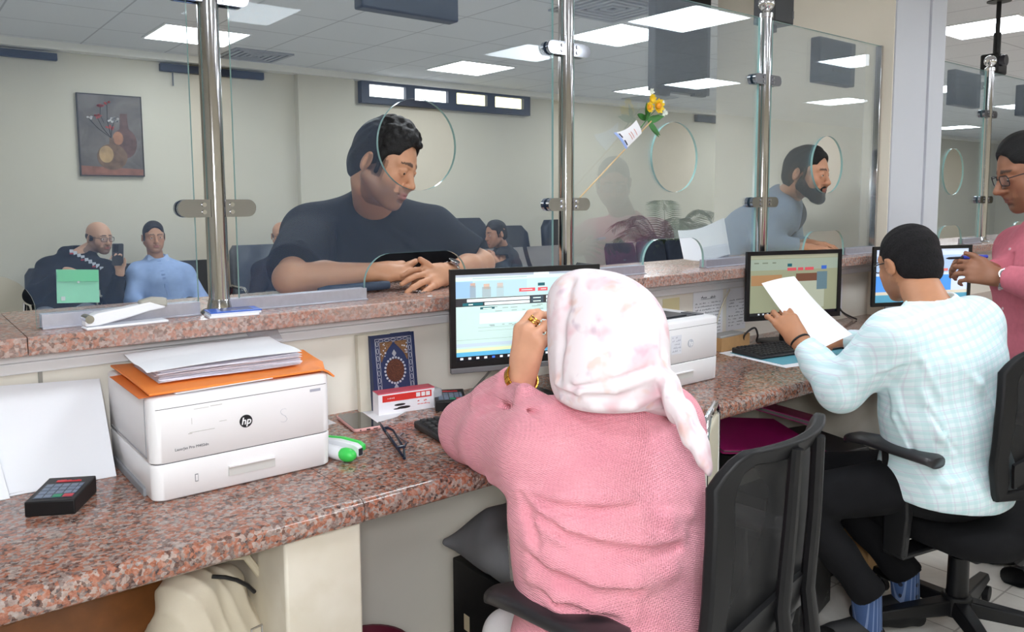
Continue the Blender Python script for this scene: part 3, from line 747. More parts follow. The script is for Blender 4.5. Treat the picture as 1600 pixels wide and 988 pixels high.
for a, b_, c in ((.73, .395, .8), (.9, .395, .95), (.09, .342, .12), (.19, .395, .25), (.545, .3, .6), (.545, .34, .6)): it.append(('light_wording', a, b_, c, b_+.012, 'd6ece6', 3))
put(sc, r, it, ('a', .62))
t, w, z0, z1, bz = monitor((1168, 394), (1316, 392), (1165, 503), 1.87, R(-20), 'black monitor in front of the seated man, half covered by his sheet of paper')
sc, r = screen_kit(t, w, z0, z1, bz, ('b', '8f9379', .42))
it = [('top_bar', 0, 0, 1, .06, '9ea08a', 1), ('banner', 0, .07, 1, .25, '93a091', 1), ('red_button', .42, .22, .52, .27, 'c4545a', 2), ('red_button', .54, .22, .60, .27, 'c4545a', 2), ('red_button', .62, .22, .72, .27, 'c4545a', 2), ('menu_tag', .42, .15, .47, .2, '23565f', 2), ('blue_tag', .81, .2, .87, .26, '3a63b8', 2),
      ('taskbar', 0, .95, 1, 1, '12161c', 2), ('painted_arm_reflection', .02, .33, .36, .5, 'a07a55', 2), ('painted_hand_reflection', .52, .32, .76, .45, '6a4a3a', 2), ('painted_sleeve_reflection', .76, .3, .88, .6, '5e7780', 2), ('painted_table_reflection', .36, .45, .85, .9, 'a5ab98', 1), ('page_wording', .05, .12, .1, .14, '6f7868', 2), ('page_wording', .14, .12, .2, .14, '6f7868', 2), ('page_wording', .25, .12, .29, .14, '6f7868', 2)]  # table, arm, hand and sleeve reflections put into the screen's glowing colours
it += [('taskbar_icon', .1+.05*i, .963, .12+.05*i, .987, 'c9ced6', 3) for i in range(6)]
put(sc, r, it, ('b', .42))
t, w, z0, z1, bz = monitor((1366, 386), (1520, 377), (1367, 480), 1.84, R(-25), 'black monitor right of the seated man\'s head, showing a blue and white page')
sc, r = screen_kit(t, w, z0, z1, bz, ('c', 'c3d0e4', .7))
put(sc, r, [('banner', 0, .12, 1, .45, '9fb6d4', 1), ('red_button', .6, .38, .78, .43, 'd0706c', 2), ('blue_block', 0, .5, .82, .8, '4a8fe0', 2), ('grey_strip', 0, .8, 1, .86, 'c9c4b4', 2), ('teal_strip', 0, .86, 1, 1, '4f93b0', 2)], ('c', .7))

# ---- cables
cab = M('grey cable', '8b8a86', .5); cabk = M('black cable', (.015, .015, .015), .5)
def cable(pts, r, m, label):
    P = [V(p) for p in pts]; out = []
    for i in range(len(P)-1):
        p0, p1, p2, p3 = P[max(i-1, 0)], P[i], P[i+1], P[min(i+2, len(P)-1)]
        for k in range(8):
            u = k/8; out.append(.5*((2*p1)+(p2-p0)*u+(2*p0-5*p1+4*p2-p3)*u*u+(3*p1-p0-3*p2+p3)*u**3))
    out.append(P[-1])
    return tag(MB().tube(out, r, 8).build('cable', m), label, 'cable')
cable([(1.345, 1.93, DESK+.004), (1.40, 1.945, DESK+.02), (1.48, 1.95, DESK+.075), (1.52, 1.93, DESK+.12)], .0035, cab, 'grey cable rising to the back of the first monitor')
cable([(1.39, 1.86, DESK+.003), (1.42, 1.85, DESK+.03), (1.45, 1.87, DESK+.08), (1.5, 1.88, DESK+.13)], .003, cabk, 'thin black cable behind the first monitor')
cable([(3.25, 1.975, 1.0), (3.42, 1.985, .98), (3.58, 1.98, .93), (3.60, 1.97, .84), (3.72, 1.95, .785)], .004, cabk, 'dark cable looping down the wall right of the second monitor')
cable([(3.2, 1.98, .95), (3.36, 1.985, .92), (3.54, 1.985, .9), (3.63, 1.97, .82), (3.7, 1.96, .785)], .004, cab, 'grey cable drooping along the wall right of the second monitor')
cable([(2.76, 2.0, 1.0), (2.70, 1.995, .93), (2.66, 1.99, .86), (2.64, 1.98, .80)], .003, M('cream cable', 'cfc8b4', .5), 'cream cable crossing the wall notice')
cable([(2.72, 1.90, DESK+.004), (2.70, 1.88, DESK+.05), (2.75, 1.87, DESK+.075), (2.79, 1.88, DESK+.04), (2.82, 1.9, DESK+.004), (2.88, 1.86, DESK+.004)], .004, cabk, 'black cable coil under the second monitor')

# ---- notices taped on the wall
def notice(x0, x1, z0, z1, label, seed, head=True):
    t = thing('wall_notice', label, 'notice', (0, 2.019, 0), 0)
    MB().box((x0, -.0008, z0), (x1, 0, z1)).build('sheet', paper, t)
    q = MB(); rn = random.Random(seed); n = int((z1-z0-.05)/.0135)
    if head:
        squiggle(q, x0+.05, x1-.05, z1-.03, .012, -.0008, seed=seed); q.box((x0+.05, -.0012, z1-.035), (x1-.05, -.0008, z1-.0335))
    for i in range(n): squiggle(q, x0+.015+(.05 if rn.random() < .2 else 0), x1-.015, z1-.052-.0135*i, .006, -.0008, seed=seed*31+i)
    q.build('printed_lines', ink, t)
notice(2.545, 2.74, .80, 1.003, 'white printed notice on the wall above the cardboard box', 11)
notice(2.765, 2.90, .82, 1.0, 'white printed notice partly behind the second monitor', 12, False)
notice(3.50, 3.70, .80, .985, 'white printed notice right of the second monitor', 13)
tag(MB().box((2.36, 2.0185, .93), (2.46, 2.0195, .99)).build('wall_label', M('pale yellow paper', 'e6dcae', .7)), 'small pale yellow label on the wall above the second printer', 'label')

# ---- cardboard box, folders and papers in front of the seated man
t = thing('cardboard_box', 'open shallow brown cardboard box beside the second printer', 'box', (2.645, 1.925, DESK), R(3))
cb = M('brown cardboard', 'b08a5c', .75, var=.08, vs=30)
MB().plate([[(-.10, 0), (.10, 0), (.10, .052), (-.10, .052)]], -.042, -.039).plate([[(-.10, 0), (.10, 0), (.10, .052), (-.10, .052)]], .039, .042).box((-.10, -.039, 0), (-.097, .039, .052)).box((.097, -.039, 0), (.10, .039, .052)).box((-.097, -.039, 0), (.097, .039, .003)).build('carton', cb, t)
MB().box((-.09, -.03, .003), (.08, .03, .058)).build('contents', M('grey contents', '9a9a98', .6), t, bevel=.004)
teal = M('teal card', '5fa3b5', .5)
tag(quad_sheet([(2.51, 1.585), (3.02, 1.50), (3.12, 1.72), (2.55, 1.84)], DESK+.0025, .002).build('teal_folder', teal), 'teal card folder under the second keyboard', 'folder')
tag(quad_sheet([(2.475, 1.55), (2.93, 1.46), (3.0, 1.66), (2.52, 1.80)], DESK+.0005, .0006).build('paper_sheet', paper), 'white sheet sticking out below the teal folder', 'paper')
tag(quad_sheet([(2.50, 1.80), (2.62, 1.78), (2.66, 1.86), (2.52, 1.87)], DESK+.0008, .0006).build('paper_sheet', paper), 'white sheet in front of the cardboard box', 'paper')
tag(MB().cbox((3.02, 1.62, DESK+.012), (.16, .07, .018), frame((3.02, 1.62, 0), (1, .2, 0), (-.2, 1, 0)) @ Matrix.Translation((-3.02, -1.62, 0))).build('desk_phone_handset', black, bevel=.006), 'black flat device at the tip of the held paper', 'device')
# ---- on the ledge
LZ = LEDGE
t = thing('notepad', 'small blue notepads stacked at the foot of the nearest post', 'notepad', (.665, 1.935, LZ), R(-6))
MB().box((-.062, -.036, 0), (.055, .030, .005)).build('lower_pad', paper, t, bevel=.0006)
MB().box((-.058, -.034, .005), (.06, .036, .011)).build('pages', M('pad pages', 'dfe3ee', .7), t)
MB().box((-.060, -.036, .011), (.062, .038, .0135)).build('cover', M('bright blue card', '2f62c8', .4), t, bevel=.0006)
MB().box((-.03, -.02, .0135), (.045, .03, .0140)).build('dark_label', M('dark blue print', '1c2f6e', .4), t)
t = thing('desk_stapler', 'white long-arm stapler lying raised on the ledge at left', 'stapler', (.42, 1.925, LZ), R(4))
ws = M('white enamel', 'eceef4', .3)
MB().box((-.086, -.022, 0), (.088, .022, .007)).build('base', ws, t, bevel=.003)
ar = MB(); 
def sec(x, z0, z1, wd): return [(x, -wd, z0), (x, wd, z0), (x, wd, z1), (x, -wd, z1)]
ar.loft([sec(-.086, .008, .026, .016), sec(-.06, .008, .036, .017), sec(-.005, .018, .042, .017), sec(.05, .030, .050, .015), sec(.085, .033, .040, .010)]); ar.build('arm', ws, t, bevel=.003)
MB().loft([sec(.03, .038, .054, .012), sec(.06, .042, .060, .013), sec(.09, .036, .056, .012)]).build('tip', M('grey translucent tip', 'a9a79e', .4), t, bevel=.004)
MB().cyl((-.078, -.020, .024), (-.078, .020, .024), .009, n=16).build('hinge', steel, t)
# things on the public side of the ledge
t = thing('pen_case', 'slim dark blue case on the ledge under the man\'s forearm', 'case', (1.06, 2.14, LZ), R(-8))
MB().tube([(-.07, 0, .014), (-.04, 0, .017), (.04, 0, .018), (.13, 0, .020), (.15, 0, .02)], [.010, .013, .0135, .014, .012], 14).build('case_body', M('slate blue cloth', '2f3f55', .6), t)
MB().box((-.14, -.018, 0), (-.03, .02, .008)).build('case_flap', M('pale slate cloth', '55657c', .6), t, bevel=.003)
t = thing('key_ring', 'dark key ring under the clasped hands', 'keys', (1.262, 2.02, LZ), R(20))
MB().tube([(.012*math.cos(u), .012*math.sin(u), .002) for u in [2*PI*i/16 for i in range(16)]], .0012, 6, closed=True).build('ring', steel, t)
for i, (a, l) in enumerate(((10, .05), (60, .045), (110, .05))):
    m = Matrix.Rotation(R(a), 4, 'Z'); MB().box((.010, -.009, .001+.002*i), (.026, .009, .003+.002*i), m).box((.026, -.003, .001+.002*i), (.010+l, .004, .003+.002*i), m).build('key', steel if i else black, t, bevel=.0006)
tag(MB().lathe([(.001, 0), (.008, 0), (.008, .002), (.001, .002)], 20, Matrix.Translation((1.235, 1.93, LZ))).build('coin', paper), 'tiny white round sticker on the ledge below the hands', 'sticker')
def f(u, v): return (2.585+.27*u+.02*v, 2.10+.05*v-.03*u, LZ+.03+.155*v*(1-.25*(1-u))-.012*math.sin(4*u))
tag(MB().grid(f, 10, 6, thick=.003).build('paper_stack', paper, ang=60), 'white papers held up behind the glass left of the third post', 'papers')
tag(quad_sheet([(3.36, 2.05), (3.80, 2.06), (3.82, 2.26), (3.40, 2.25)], LZ+.004, .003).build('yellow_form', M('pale yellow form', 'd6d98a', .7)), 'pale yellow form on the ledge under the bearded man\'s hand', 'form')

# ---- little flag and artificial flowers tied to the second post
t = thing('flag_stick', 'small white paper flag on a wooden stick clamped to the second post', 'flag', (1.868, 1.968, 1.385))
P0 = V((0, 0, 0)); P1 = V((.345, -.01, .275))
MB().tube([P0, P1], .0028, 8).build('stick', M('pale wood', 'cbb084', .6), t)
def flagpt(u, v):   # u along the stick, v away from it
    d = (P1-P0).normalized(); n = V((-d.z, 0, d.x)); L = P1.length
    a = L*(.615+.215*u); wdt = .082*(1-.42*u)+.022*math.sin(PI*u)*-.5
    p = P0+d*(a+.03*v*(.5-u)*-1)+n*(v*wdt); return (p.x, p.y-.004-.006*math.sin(3*v+u), p.z)
MB().grid(flagpt, 12, 10, thick=.0008).build('flag_sheet', paper, t, ang=60)
MB().grid(lambda u, v: tuple(V(flagpt(.0+.10*u, v))-V((0, .0012, 0))), 4, 10, thick=.0006).build('blue_band', M('light blue print', '9db6ee', .6), t, ang=60)
MB().grid(lambda u, v: tuple(V(flagpt(.12+.05*u, .12+.33*v))-V((0, .0012, 0))), 3, 8, thick=.0006).grid(lambda u, v: tuple(V(flagpt(.12+.05*u, .62+.28*v))-V((0, .0012, 0))), 3, 8, thick=.0006).build('dark_wording', M('navy print', '1d2740', .6), t)
q = MB()
for a in (.45, .55, .72): q.grid(lambda u, v, a=a: tuple(V(flagpt(a+.025*u, .2+.5*v))-V((0, .0012, 0))), 2, 8, thick=.0006)
q.build('red_wording', M('faded red print', 'd99a94', .6), t)
t = thing('flower_sprig', 'artificial yellow and white flowers fixed above the small flag', 'flowers', (2.175, 1.965, 1.655))
rn = random.Random(4)
lf = M('artificial leaf green', '3c7a3a', .5, var=.3, vs=30); yl = M('artificial yellow petals', 'f0cf2e', .55, var=.06, vs=40); og = M('orange heart', 'ee9d26', .6); wf = M('artificial white petals', 'e9efe6', .6)
for i in range(13):
    a = rn.uniform(-.6, 3.2); L = rn.uniform(.035, .075); d = V((math.cos(a)*.9, rn.uniform(-.5, .2), math.sin(a)*.9)).normalized()
    if i > 8: d = V((rn.uniform(.2, .7), -.1, -.8)).normalized()
    s = d.cross(V((0, 1, 0))).normalized(); b0 = V((.03, 0, .01))
    MB().grid(lambda u, v: tuple(b0+d*(L*u)+s*((v-.5)*.022*math.sin(PI*(u*.9+.08)))+V((0, -.012*u*u, 0))), 7, 2, thick=.0006).build('leaf', lf, t, ang=60)
def bloom(c, r, m1, heart=True, n=9, name='yellow_bloom'):
    mb = MB()
    for ring, k in ((1, n), (.62, n-3)):
        for i in range(k):
            a = 2*PI*i/k+ring; d = V((math.cos(a), -.75+ring*.45, math.sin(a))).normalized(); s = V((-math.sin(a), 0, math.cos(a)))
            mb.grid(lambda u, v: tuple(V(c)+d*(r*ring*u)+s*((v-.5)*r*.75*math.sin(PI*(.15+.75*u)))+V((0, -.25*r*u*u, 0))), 4, 3, thick=.0005)
    o = mb.build(name, m1, t, ang=60)
    if heart: MB().ell((c[0], c[1]-r*.35, c[2]), (r*.42, r*.35, r*.42), n=10).build('heart', og, o)
bloom((.012, -.015, .052), .020, yl); bloom((.052, -.02, .058), .028, yl); bloom((.030, -.012, .082), .019, yl, False)
bloom((.030, -.01, .108), .014, wf, False, 6, 'white_bloom')
for c in ((.080, -.012, .068), (.088, -.015, .075), (.083, -.012, .055), (.10, -.012, .045), (.108, -.014, .038), (.097, -.012, .032)): bloom(c, .009, wf, False, 6, 'white_bloom')
MB().tube([(-.01, 0, -.02), (.03, -.002, .02), (.04, -.005, .05)], .002, 6).tube([(.03, -.002, .02), (.08, -.006, .06)], .0012, 6).tube([(.03, -.002, .02), (.10, -.006, .035)], .0012, 6).build('stem', lf, t)

# ---- displays and devices above the counter
dsp = M('display navy plastic', '1a2233', .45); 
def queue_display(x, y, z, w, h, label, slots=True, rod=False):
    t = thing('queue_display', label, 'display', (x, y, z), 0, 'queue number displays above the counter')
    MB().box((-w/2, -.025, -h/2), (w/2, .025, h/2)).build('case', dsp, t, bevel=.006, seg=3)
    if slots: MB().box((-.03, -.0262, h*.16), (.03, -.024, h*.20)).box((-.045, -.0262, -h*.22), (.045, -.024, -h*.15)).build('vent_slots', black, t)
    if rod: MB().cyl((0, 0, h/2-.002), (0, 0, CEIL-z), .011, n=14).cyl((0, 0, CEIL-z-.006), (0, 0, CEIL-z), .04, n=18).build('hanger', dsp, t)
    return t
queue_display(1.243, 2.036, 2.015, .325, .205, 'dark display box behind the glass above the man in the black t-shirt')
queue_display(3.577, 2.036, 2.015, .32, .205, 'dark display box with two slots behind the glass above the bearded man')
queue_display(5.03, 2.036, 2.008, .35, .20, 'dark display box behind the glass right of the white column')
queue_display(6.05, 2.036, 2.008, .35, .20, 'dark display box at the right edge above the standing man')
t = thing('hall_screen', 'large black screen hanging beside the cream pier, behind the flag pane', 'screen', (3.70, 3.06, 2.31))
MB().box((-.245, -.03, -.32), (.245, .03, .315)).build('case', M('black screen case', '10141d', .35), t, bevel=.006)
MB().box((-.245, -.031, -.345), (-.12, .0, -.31)).box((.10, -.035, -.33), (.2, .0, -.315)).build('lower_lip', M('black screen lip', '0b0d12', .4), t)
MB().box((-.1, .0, .31), (.1, .02, CEIL-2.31)).build('hanger', black, t)
t = thing('loudspeaker', 'black box speaker fixed over the third steel post', 'loudspeaker', (3.185, 2.10, 2.15), R(0))
MB().box((-.075, -.05, 0), (.075, .06, .21)).build('case', M('black speaker case', (.012, .013, .015), .4), t, bevel=.006)
MB().box((.062, -.0515, .028), (.072, -.049, .06)).build('badge', M('dull badge', '5d5f63', .5), t)
MB().box((-.02, -.0, -.03), (.02, .03, .002)).box((-.03, .008, .205), (.03, .03, CEIL-2.15)).build('bracket', black, t)
t = thing('ceiling_camera', 'black camera on a ceiling pole above the farthest steel post', 'camera', (5.70, 2.12, CEIL))
MB().cyl((0, 0, -.006), (0, 0, 0), .07, n=24).build('ceiling_plate', black, t)
MB().cyl((0, 0, -.33), (0, 0, -.004), .014, n=14).cyl((0, 0, -.36), (0, 0, -.2), .022, n=14).build('pole', black, t)
MB().box((-.10, -.05, -.47), (.05, .06, -.34)).build('housing', black, t, bevel=.012)
MB().cyl((-.07, -.05, -.39), (-.07, -.085, -.39), .035, n=20).build('lens', M('camera lens', (.02, .02, .03), .1), t)
p = at_z(1530, 124, CEIL)
t = thing('dome_camera', 'small white dome camera on the ceiling far beyond the column', 'camera', (p.x, p.y, CEIL))
MB().cyl((0, 0, -.04), (0, 0, 0), .11, n=24).build('base', white, t)
MB().ell((0, 0, -.04), (.085, .085, .075), n=20).build('dome', M('smoked dome', '8b8f96', .1), t)
# ------------------------------------------------------------------ smooth implicit surfaces for bodies and cloth
class SDF:
    def __init__(s, lo, hi, h):
        s.h = h; s.lo = np.array(lo, float); s.n = np.ceil((np.array(hi)-s.lo)/h).astype(int)+1
        s.D = np.full(s.n, 1e3, np.float32)
    def sub(s, lo, hi):
        a = np.clip(np.floor((np.array(lo)-s.lo)/s.h).astype(int), 0, s.n); b = np.clip(np.ceil((np.array(hi)-s.lo)/s.h).astype(int)+1, 0, s.n)
        if (b <= a).any(): return None, None
        sl = tuple(slice(int(i), int(j)) for i, j in zip(a, b))
        g = [(s.lo[i]+s.h*np.arange(a[i], b[i])).astype(np.float32) for i in range(3)]
        return sl, (g[0][:, None, None], g[1][None, :, None], g[2][None, None, :])
    def put(s, sl, d, k, cut=False):
        A = s.D[sl]
        if cut:
            if k > 0:
                hh = np.clip(.5-.5*(A+d)/k, 0, 1); s.D[sl] = A+(-d-A)*hh+k*hh*(1-hh)
            else: s.D[sl] = np.maximum(A, -d)
        elif k > 0:
            hh = np.clip(.5+.5*(d-A)/k, 0, 1); s.D[sl] = np.where(A > 100, d, d+(A-d)*hh-k*hh*(1-hh))
        else: s.D[sl] = np.minimum(A, d)
    def cap(s, a, b, ra, rb=None, k=.012, sq=None, cut=False):
        """tapered capsule; sq=(direction, factor): thinner along that direction by the factor"""
        rb = ra if rb is None else rb; a = np.array(a, float); b = np.array(b, float); m = max(ra, rb)*(1 if sq is None else 1.02)+k*1.5+2*s.h
        sl, g = s.sub(np.minimum(a, b)-m, np.maximum(a, b)+m)
        if sl is None: return s
        ab = b-a; L = max(ab@ab, 1e-9)
        px, py, pz = g[0]-a[0], g[1]-a[1], g[2]-a[2]
        t = np.clip((px*ab[0]+py*ab[1]+pz*ab[2])/L, 0, 1)
        qx, qy, qz = px-ab[0]*t, py-ab[1]*t, pz-ab[2]*t
        if sq is not None:
            n = np.array(sq[0], float); n /= np.linalg.norm(n); e = (qx*n[0]+qy*n[1]+qz*n[2])
            f = 1/sq[1]-1
            qx, qy, qz = qx+n[0]*e*f, qy+n[1]*e*f, qz+n[2]*e*f
        d = np.sqrt(qx*qx+qy*qy+qz*qz)-(ra+(rb-ra)*t)
        if sq is not None: d = d*(.5+.5*sq[1])
        s.put(sl, d.astype(np.float32), k, cut); return s
    def chain(s, pts, rs, k=.012, sq=None):
        for i in range(len(pts)-1): s.cap(pts[i], pts[i+1], rs[i], rs[i+1], k, sq)
        return s
    def ell(s, c, r, Rm=None, k=.012, cut=False):
        c = np.array(c, float); r = np.array(r, float); m = r.max()+k*1.5+2*s.h
        sl, g = s.sub(c-m, c+m)
        if sl is None: return s
        p = [g[i]-c[i] for i in range(3)]
        if Rm is not None:
            Rm = np.array(Rm)[:3, :3]  # columns = local axes
            p = [p[0]*Rm[0, i]+p[1]*Rm[1, i]+p[2]*Rm[2, i] for i in range(3)]
        k0 = np.sqrt((p[0]/r[0])**2+(p[1]/r[1])**2+(p[2]/r[2])**2); k1 = np.sqrt((p[0]/r[0]**2)**2+(p[1]/r[1]**2)**2+(p[2]/r[2]**2)**2)+1e-6
        s.put(sl, (k0*(k0-1)/k1).astype(np.float32), k, cut); return s
    def plane(s, p, n, k=0, lo=None, hi=None):
        """remove everything on the side n points to"""
        n = np.array(n, float); n /= np.linalg.norm(n); p = np.array(p, float)
        sl, g = s.sub(s.lo if lo is None else lo, s.lo+s.n*s.h if hi is None else hi)
        d = (g[0]-p[0])*n[0]+(g[1]-p[1])*n[1]+(g[2]-p[2])*n[2]
        s.put(sl, (-d).astype(np.float32), k, True); return s
    def field(s, fn, lo=None, hi=None):
        sl, g = s.sub(s.lo if lo is None else lo, s.lo+s.n*s.h if hi is None else hi)
        near = np.abs(s.D[sl]) < .05
        w = fn(*g); s.D[sl] = np.where(near, s.D[sl]+w, s.D[sl]); return s
    def hit(s, px, py):
        d = ray(px, py).normalized(); t = .4
        o = V((0, 0, EYE))
        while t < 9:
            p = o+d*t; i = np.round((np.array(p)-s.lo)/s.h).astype(int)
            if (i >= 0).all() and (i < s.n).all() and s.D[tuple(i)] < 0: return p
            t += s.h*.5
        return None
    def mesh(s, name, mats, parent, colfn=None):
        D = s.D; I = D < 0
        nx, ny, nz = s.n
        c = [I[i:nx-1+i, j:ny-1+j, k:nz-1+k] for i in (0, 1) for j in (0, 1) for k in (0, 1)]
        cnt = sum(x.astype(np.int8) for x in c); act = (cnt > 0) & (cnt < 8)
        ids = np.full(act.shape, -1, np.int32); idx = np.argwhere(act); ids[act] = np.arange(len(idx))
        off = np.array([(i, j, k) for i in (0, 1) for j in (0, 1) for k in (0, 1)])
        vals = np.stack([D[idx[:, 0]+o[0], idx[:, 1]+o[1], idx[:, 2]+o[2]] for o in off], 1)
        acc = np.zeros((len(idx), 3)); num = np.zeros(len(idx))
        for a in range(8):
            for b in range(a+1, 8):
                if np.abs(off[a]-off[b]).sum() != 1: continue
                m = (vals[:, a] < 0) != (vals[:, b] < 0)
                t = np.where(m, vals[:, a]/np.where(m, vals[:, a]-vals[:, b], 1), 0)
                acc += np.where(m[:, None], off[a]+(off[b]-off[a])*t[:, None], 0); num += m
        P = s.lo+s.h*(idx+acc/num[:, None])
        F = []
        for ax in range(3):
            u, w = (ax+1) % 3, (ax+2) % 3
            sa = [slice(0, None)]*3; sb = [slice(0, None)]*3; sa[ax] = slice(0, -1); sb[ax] = slice(1, None)
            A, B = I[tuple(sa)], I[tuple(sb)]
            e = np.argwhere(A != B); e = e[(e[:, u] > 0) & (e[:, w] > 0) & (e[:, u] < s.n[u]-1) & (e[:, w] < s.n[w]-1)]
            fl = A[e[:, 0], e[:, 1], e[:, 2]]
            q = []
            for du, dw in ((1, 1), (0, 1), (0, 0), (1, 0)):
                f = e.copy(); f[:, u] -= du; f[:, w] -= dw; q.append(ids[f[:, 0], f[:, 1], f[:, 2]])
            q = np.stack(q, 1); q[~fl] = q[~fl][:, ::-1]; F.append(q)
        F = np.concatenate(F); F = F[(F >= 0).all(1)]
        # light relaxation of the surface
        E = np.concatenate([F[:, [0, 1]], F[:, [1, 2]], F[:, [2, 3]], F[:, [3, 0]]])
        for _ in range(2):
            acc = np.zeros_like(P); cn = np.zeros(len(P))
            for j in range(3): acc[:, j] = np.bincount(E[:, 0], P[E[:, 1], j], len(P))+np.bincount(E[:, 1], P[E[:, 0], j], len(P))
            cn = np.bincount(E[:, 0], minlength=len(P))+np.bincount(E[:, 1], minlength=len(P))
            P = P*.5+.5*acc/np.maximum(cn, 1)[:, None]
        inv = np.array(root_matrix(parent).inverted()) if parent is not None else np.eye(4)
        Q = P @ inv[:3, :3].T+inv[:3, 3]
        me = bpy.data.meshes.new(name); me.vertices.add(len(Q)); me.vertices.foreach_set('co', Q.astype(np.float32).ravel())
        me.loops.add(F.size); me.loops.foreach_set('vertex_index', F.astype(np.int32).ravel())
        me.polygons.add(len(F)); me.polygons.foreach_set('loop_start', np.arange(0, F.size, 4, dtype=np.int32))
        me.polygons.foreach_set('use_smooth', np.ones(len(F), bool))
        for mm in (mats if isinstance(mats, (list, tuple)) else [mats]): me.materials.append(mm)
        me.update(calc_edges=True); me.validate()
        if colfn is not None:
            col = colfn(P); ca = me.color_attributes.new('pigment', 'FLOAT_COLOR', 'POINT')
            ca.data.foreach_set('color', np.concatenate([col, np.ones((len(col), 1))], 1).astype(np.float32).ravel())
        o = bpy.data.objects.new(name, me); C.objects.link(o)
        if parent is not None: o.parent = parent
        return o
def np3(p): return np.array([p[0], p[1], p[2]], float)
def unit(v): v = np.array(v, float); return v/np.linalg.norm(v)
def basis(fwd, up):
    """rotation whose columns are right, forward, up"""
    f = unit(fwd); r = unit(np.cross(f, up)); u = np.cross(r, f); return np.stack([r, f, u], 1)
def hand(S, W, f, n, thumb, curl=(.5, .6, .5), spread=.12, size=1.0, thumb_dir=None, k=.004, curls=None, thumb_curl=.35, rad=1.0):
    """W wrist, f forward to the knuckles, n out of the back of the hand, thumb: +1/-1 side along f x n"""
    f = unit(f); n = unit(np.array(n)-f*np.dot(n, f)); sdir = np.cross(f, n)*thumb; W = np3(W)
    L = size
    kn = [(.030, .086), (.010, .090), (-.011, .085), (-.030, .076)]
    fl = [(.042, .025, .021), (.046, .029, .022), (.043, .027, .022), (.033, .020, .019)]
    fr = [.0086, .0090, .0085, .0074]
    base = [W+sdir*a*.55*L+f*.01*L for a, _ in kn]
    S.cap(W-f*.02*L, W+f*.03*L, .026*L*rad, .030*L*rad, .01, (n, .68))
    out = []
    for i, (a, b) in enumerate(kn):
        K = W+sdir*a*L+f*b*L+n*(-.002*abs(i-1.2))*L
        S.cap(base[i], K, .0145*L*rad, .0112*L*rad, .010)
        c = curl if curls is None else curls[i]
        ang = 0; p = K; r = fr[i]*L*rad; joints = [K]
        dirs = f*math.cos(spread*(1.4-i)*.8)+sdir*math.sin(spread*(1.4-i)*.8)
        for j in range(3):
            ang += c[j]; d = unit(dirs*math.cos(ang)-n*math.sin(ang)); q = p+d*fl[i][j]*L
            S.cap(p, q, r, r*(.93 if j < 2 else .84), k); p = q; r *= .93; joints.append(q)
        out.append(joints)
    # thumb
    T0 = W+sdir*.020*L+f*.022*L-n*.006*L
    td = unit(f*.62+sdir*.62-n*.35) if thumb_dir is None else unit(thumb_dir)
    T1 = T0+td*.042*L; S.cap(W+f*.015*L, T1, .017*L*rad, .0125*L*rad, .010); S.cap(T0, T1, .016*L*rad, .0115*L*rad, .008)
    d2 = unit(td*math.cos(thumb_curl)+unit(f*.8-sdir*.5-n*.1)*math.sin(thumb_curl)); T2 = T1+d2*.033*L; S.cap(T1, T2, .0108*L*rad, .0098*L*rad, k)
    d3 = unit(d2*math.cos(thumb_curl*.8)+unit(f*.6-sdir*.7)*math.sin(thumb_curl*.8)); T3 = T2+d3*.025*L; S.cap(T2, T3, .0098*L*rad, .0075*L*rad, k)
    out.append([T0, T1, T2, T3]); return out
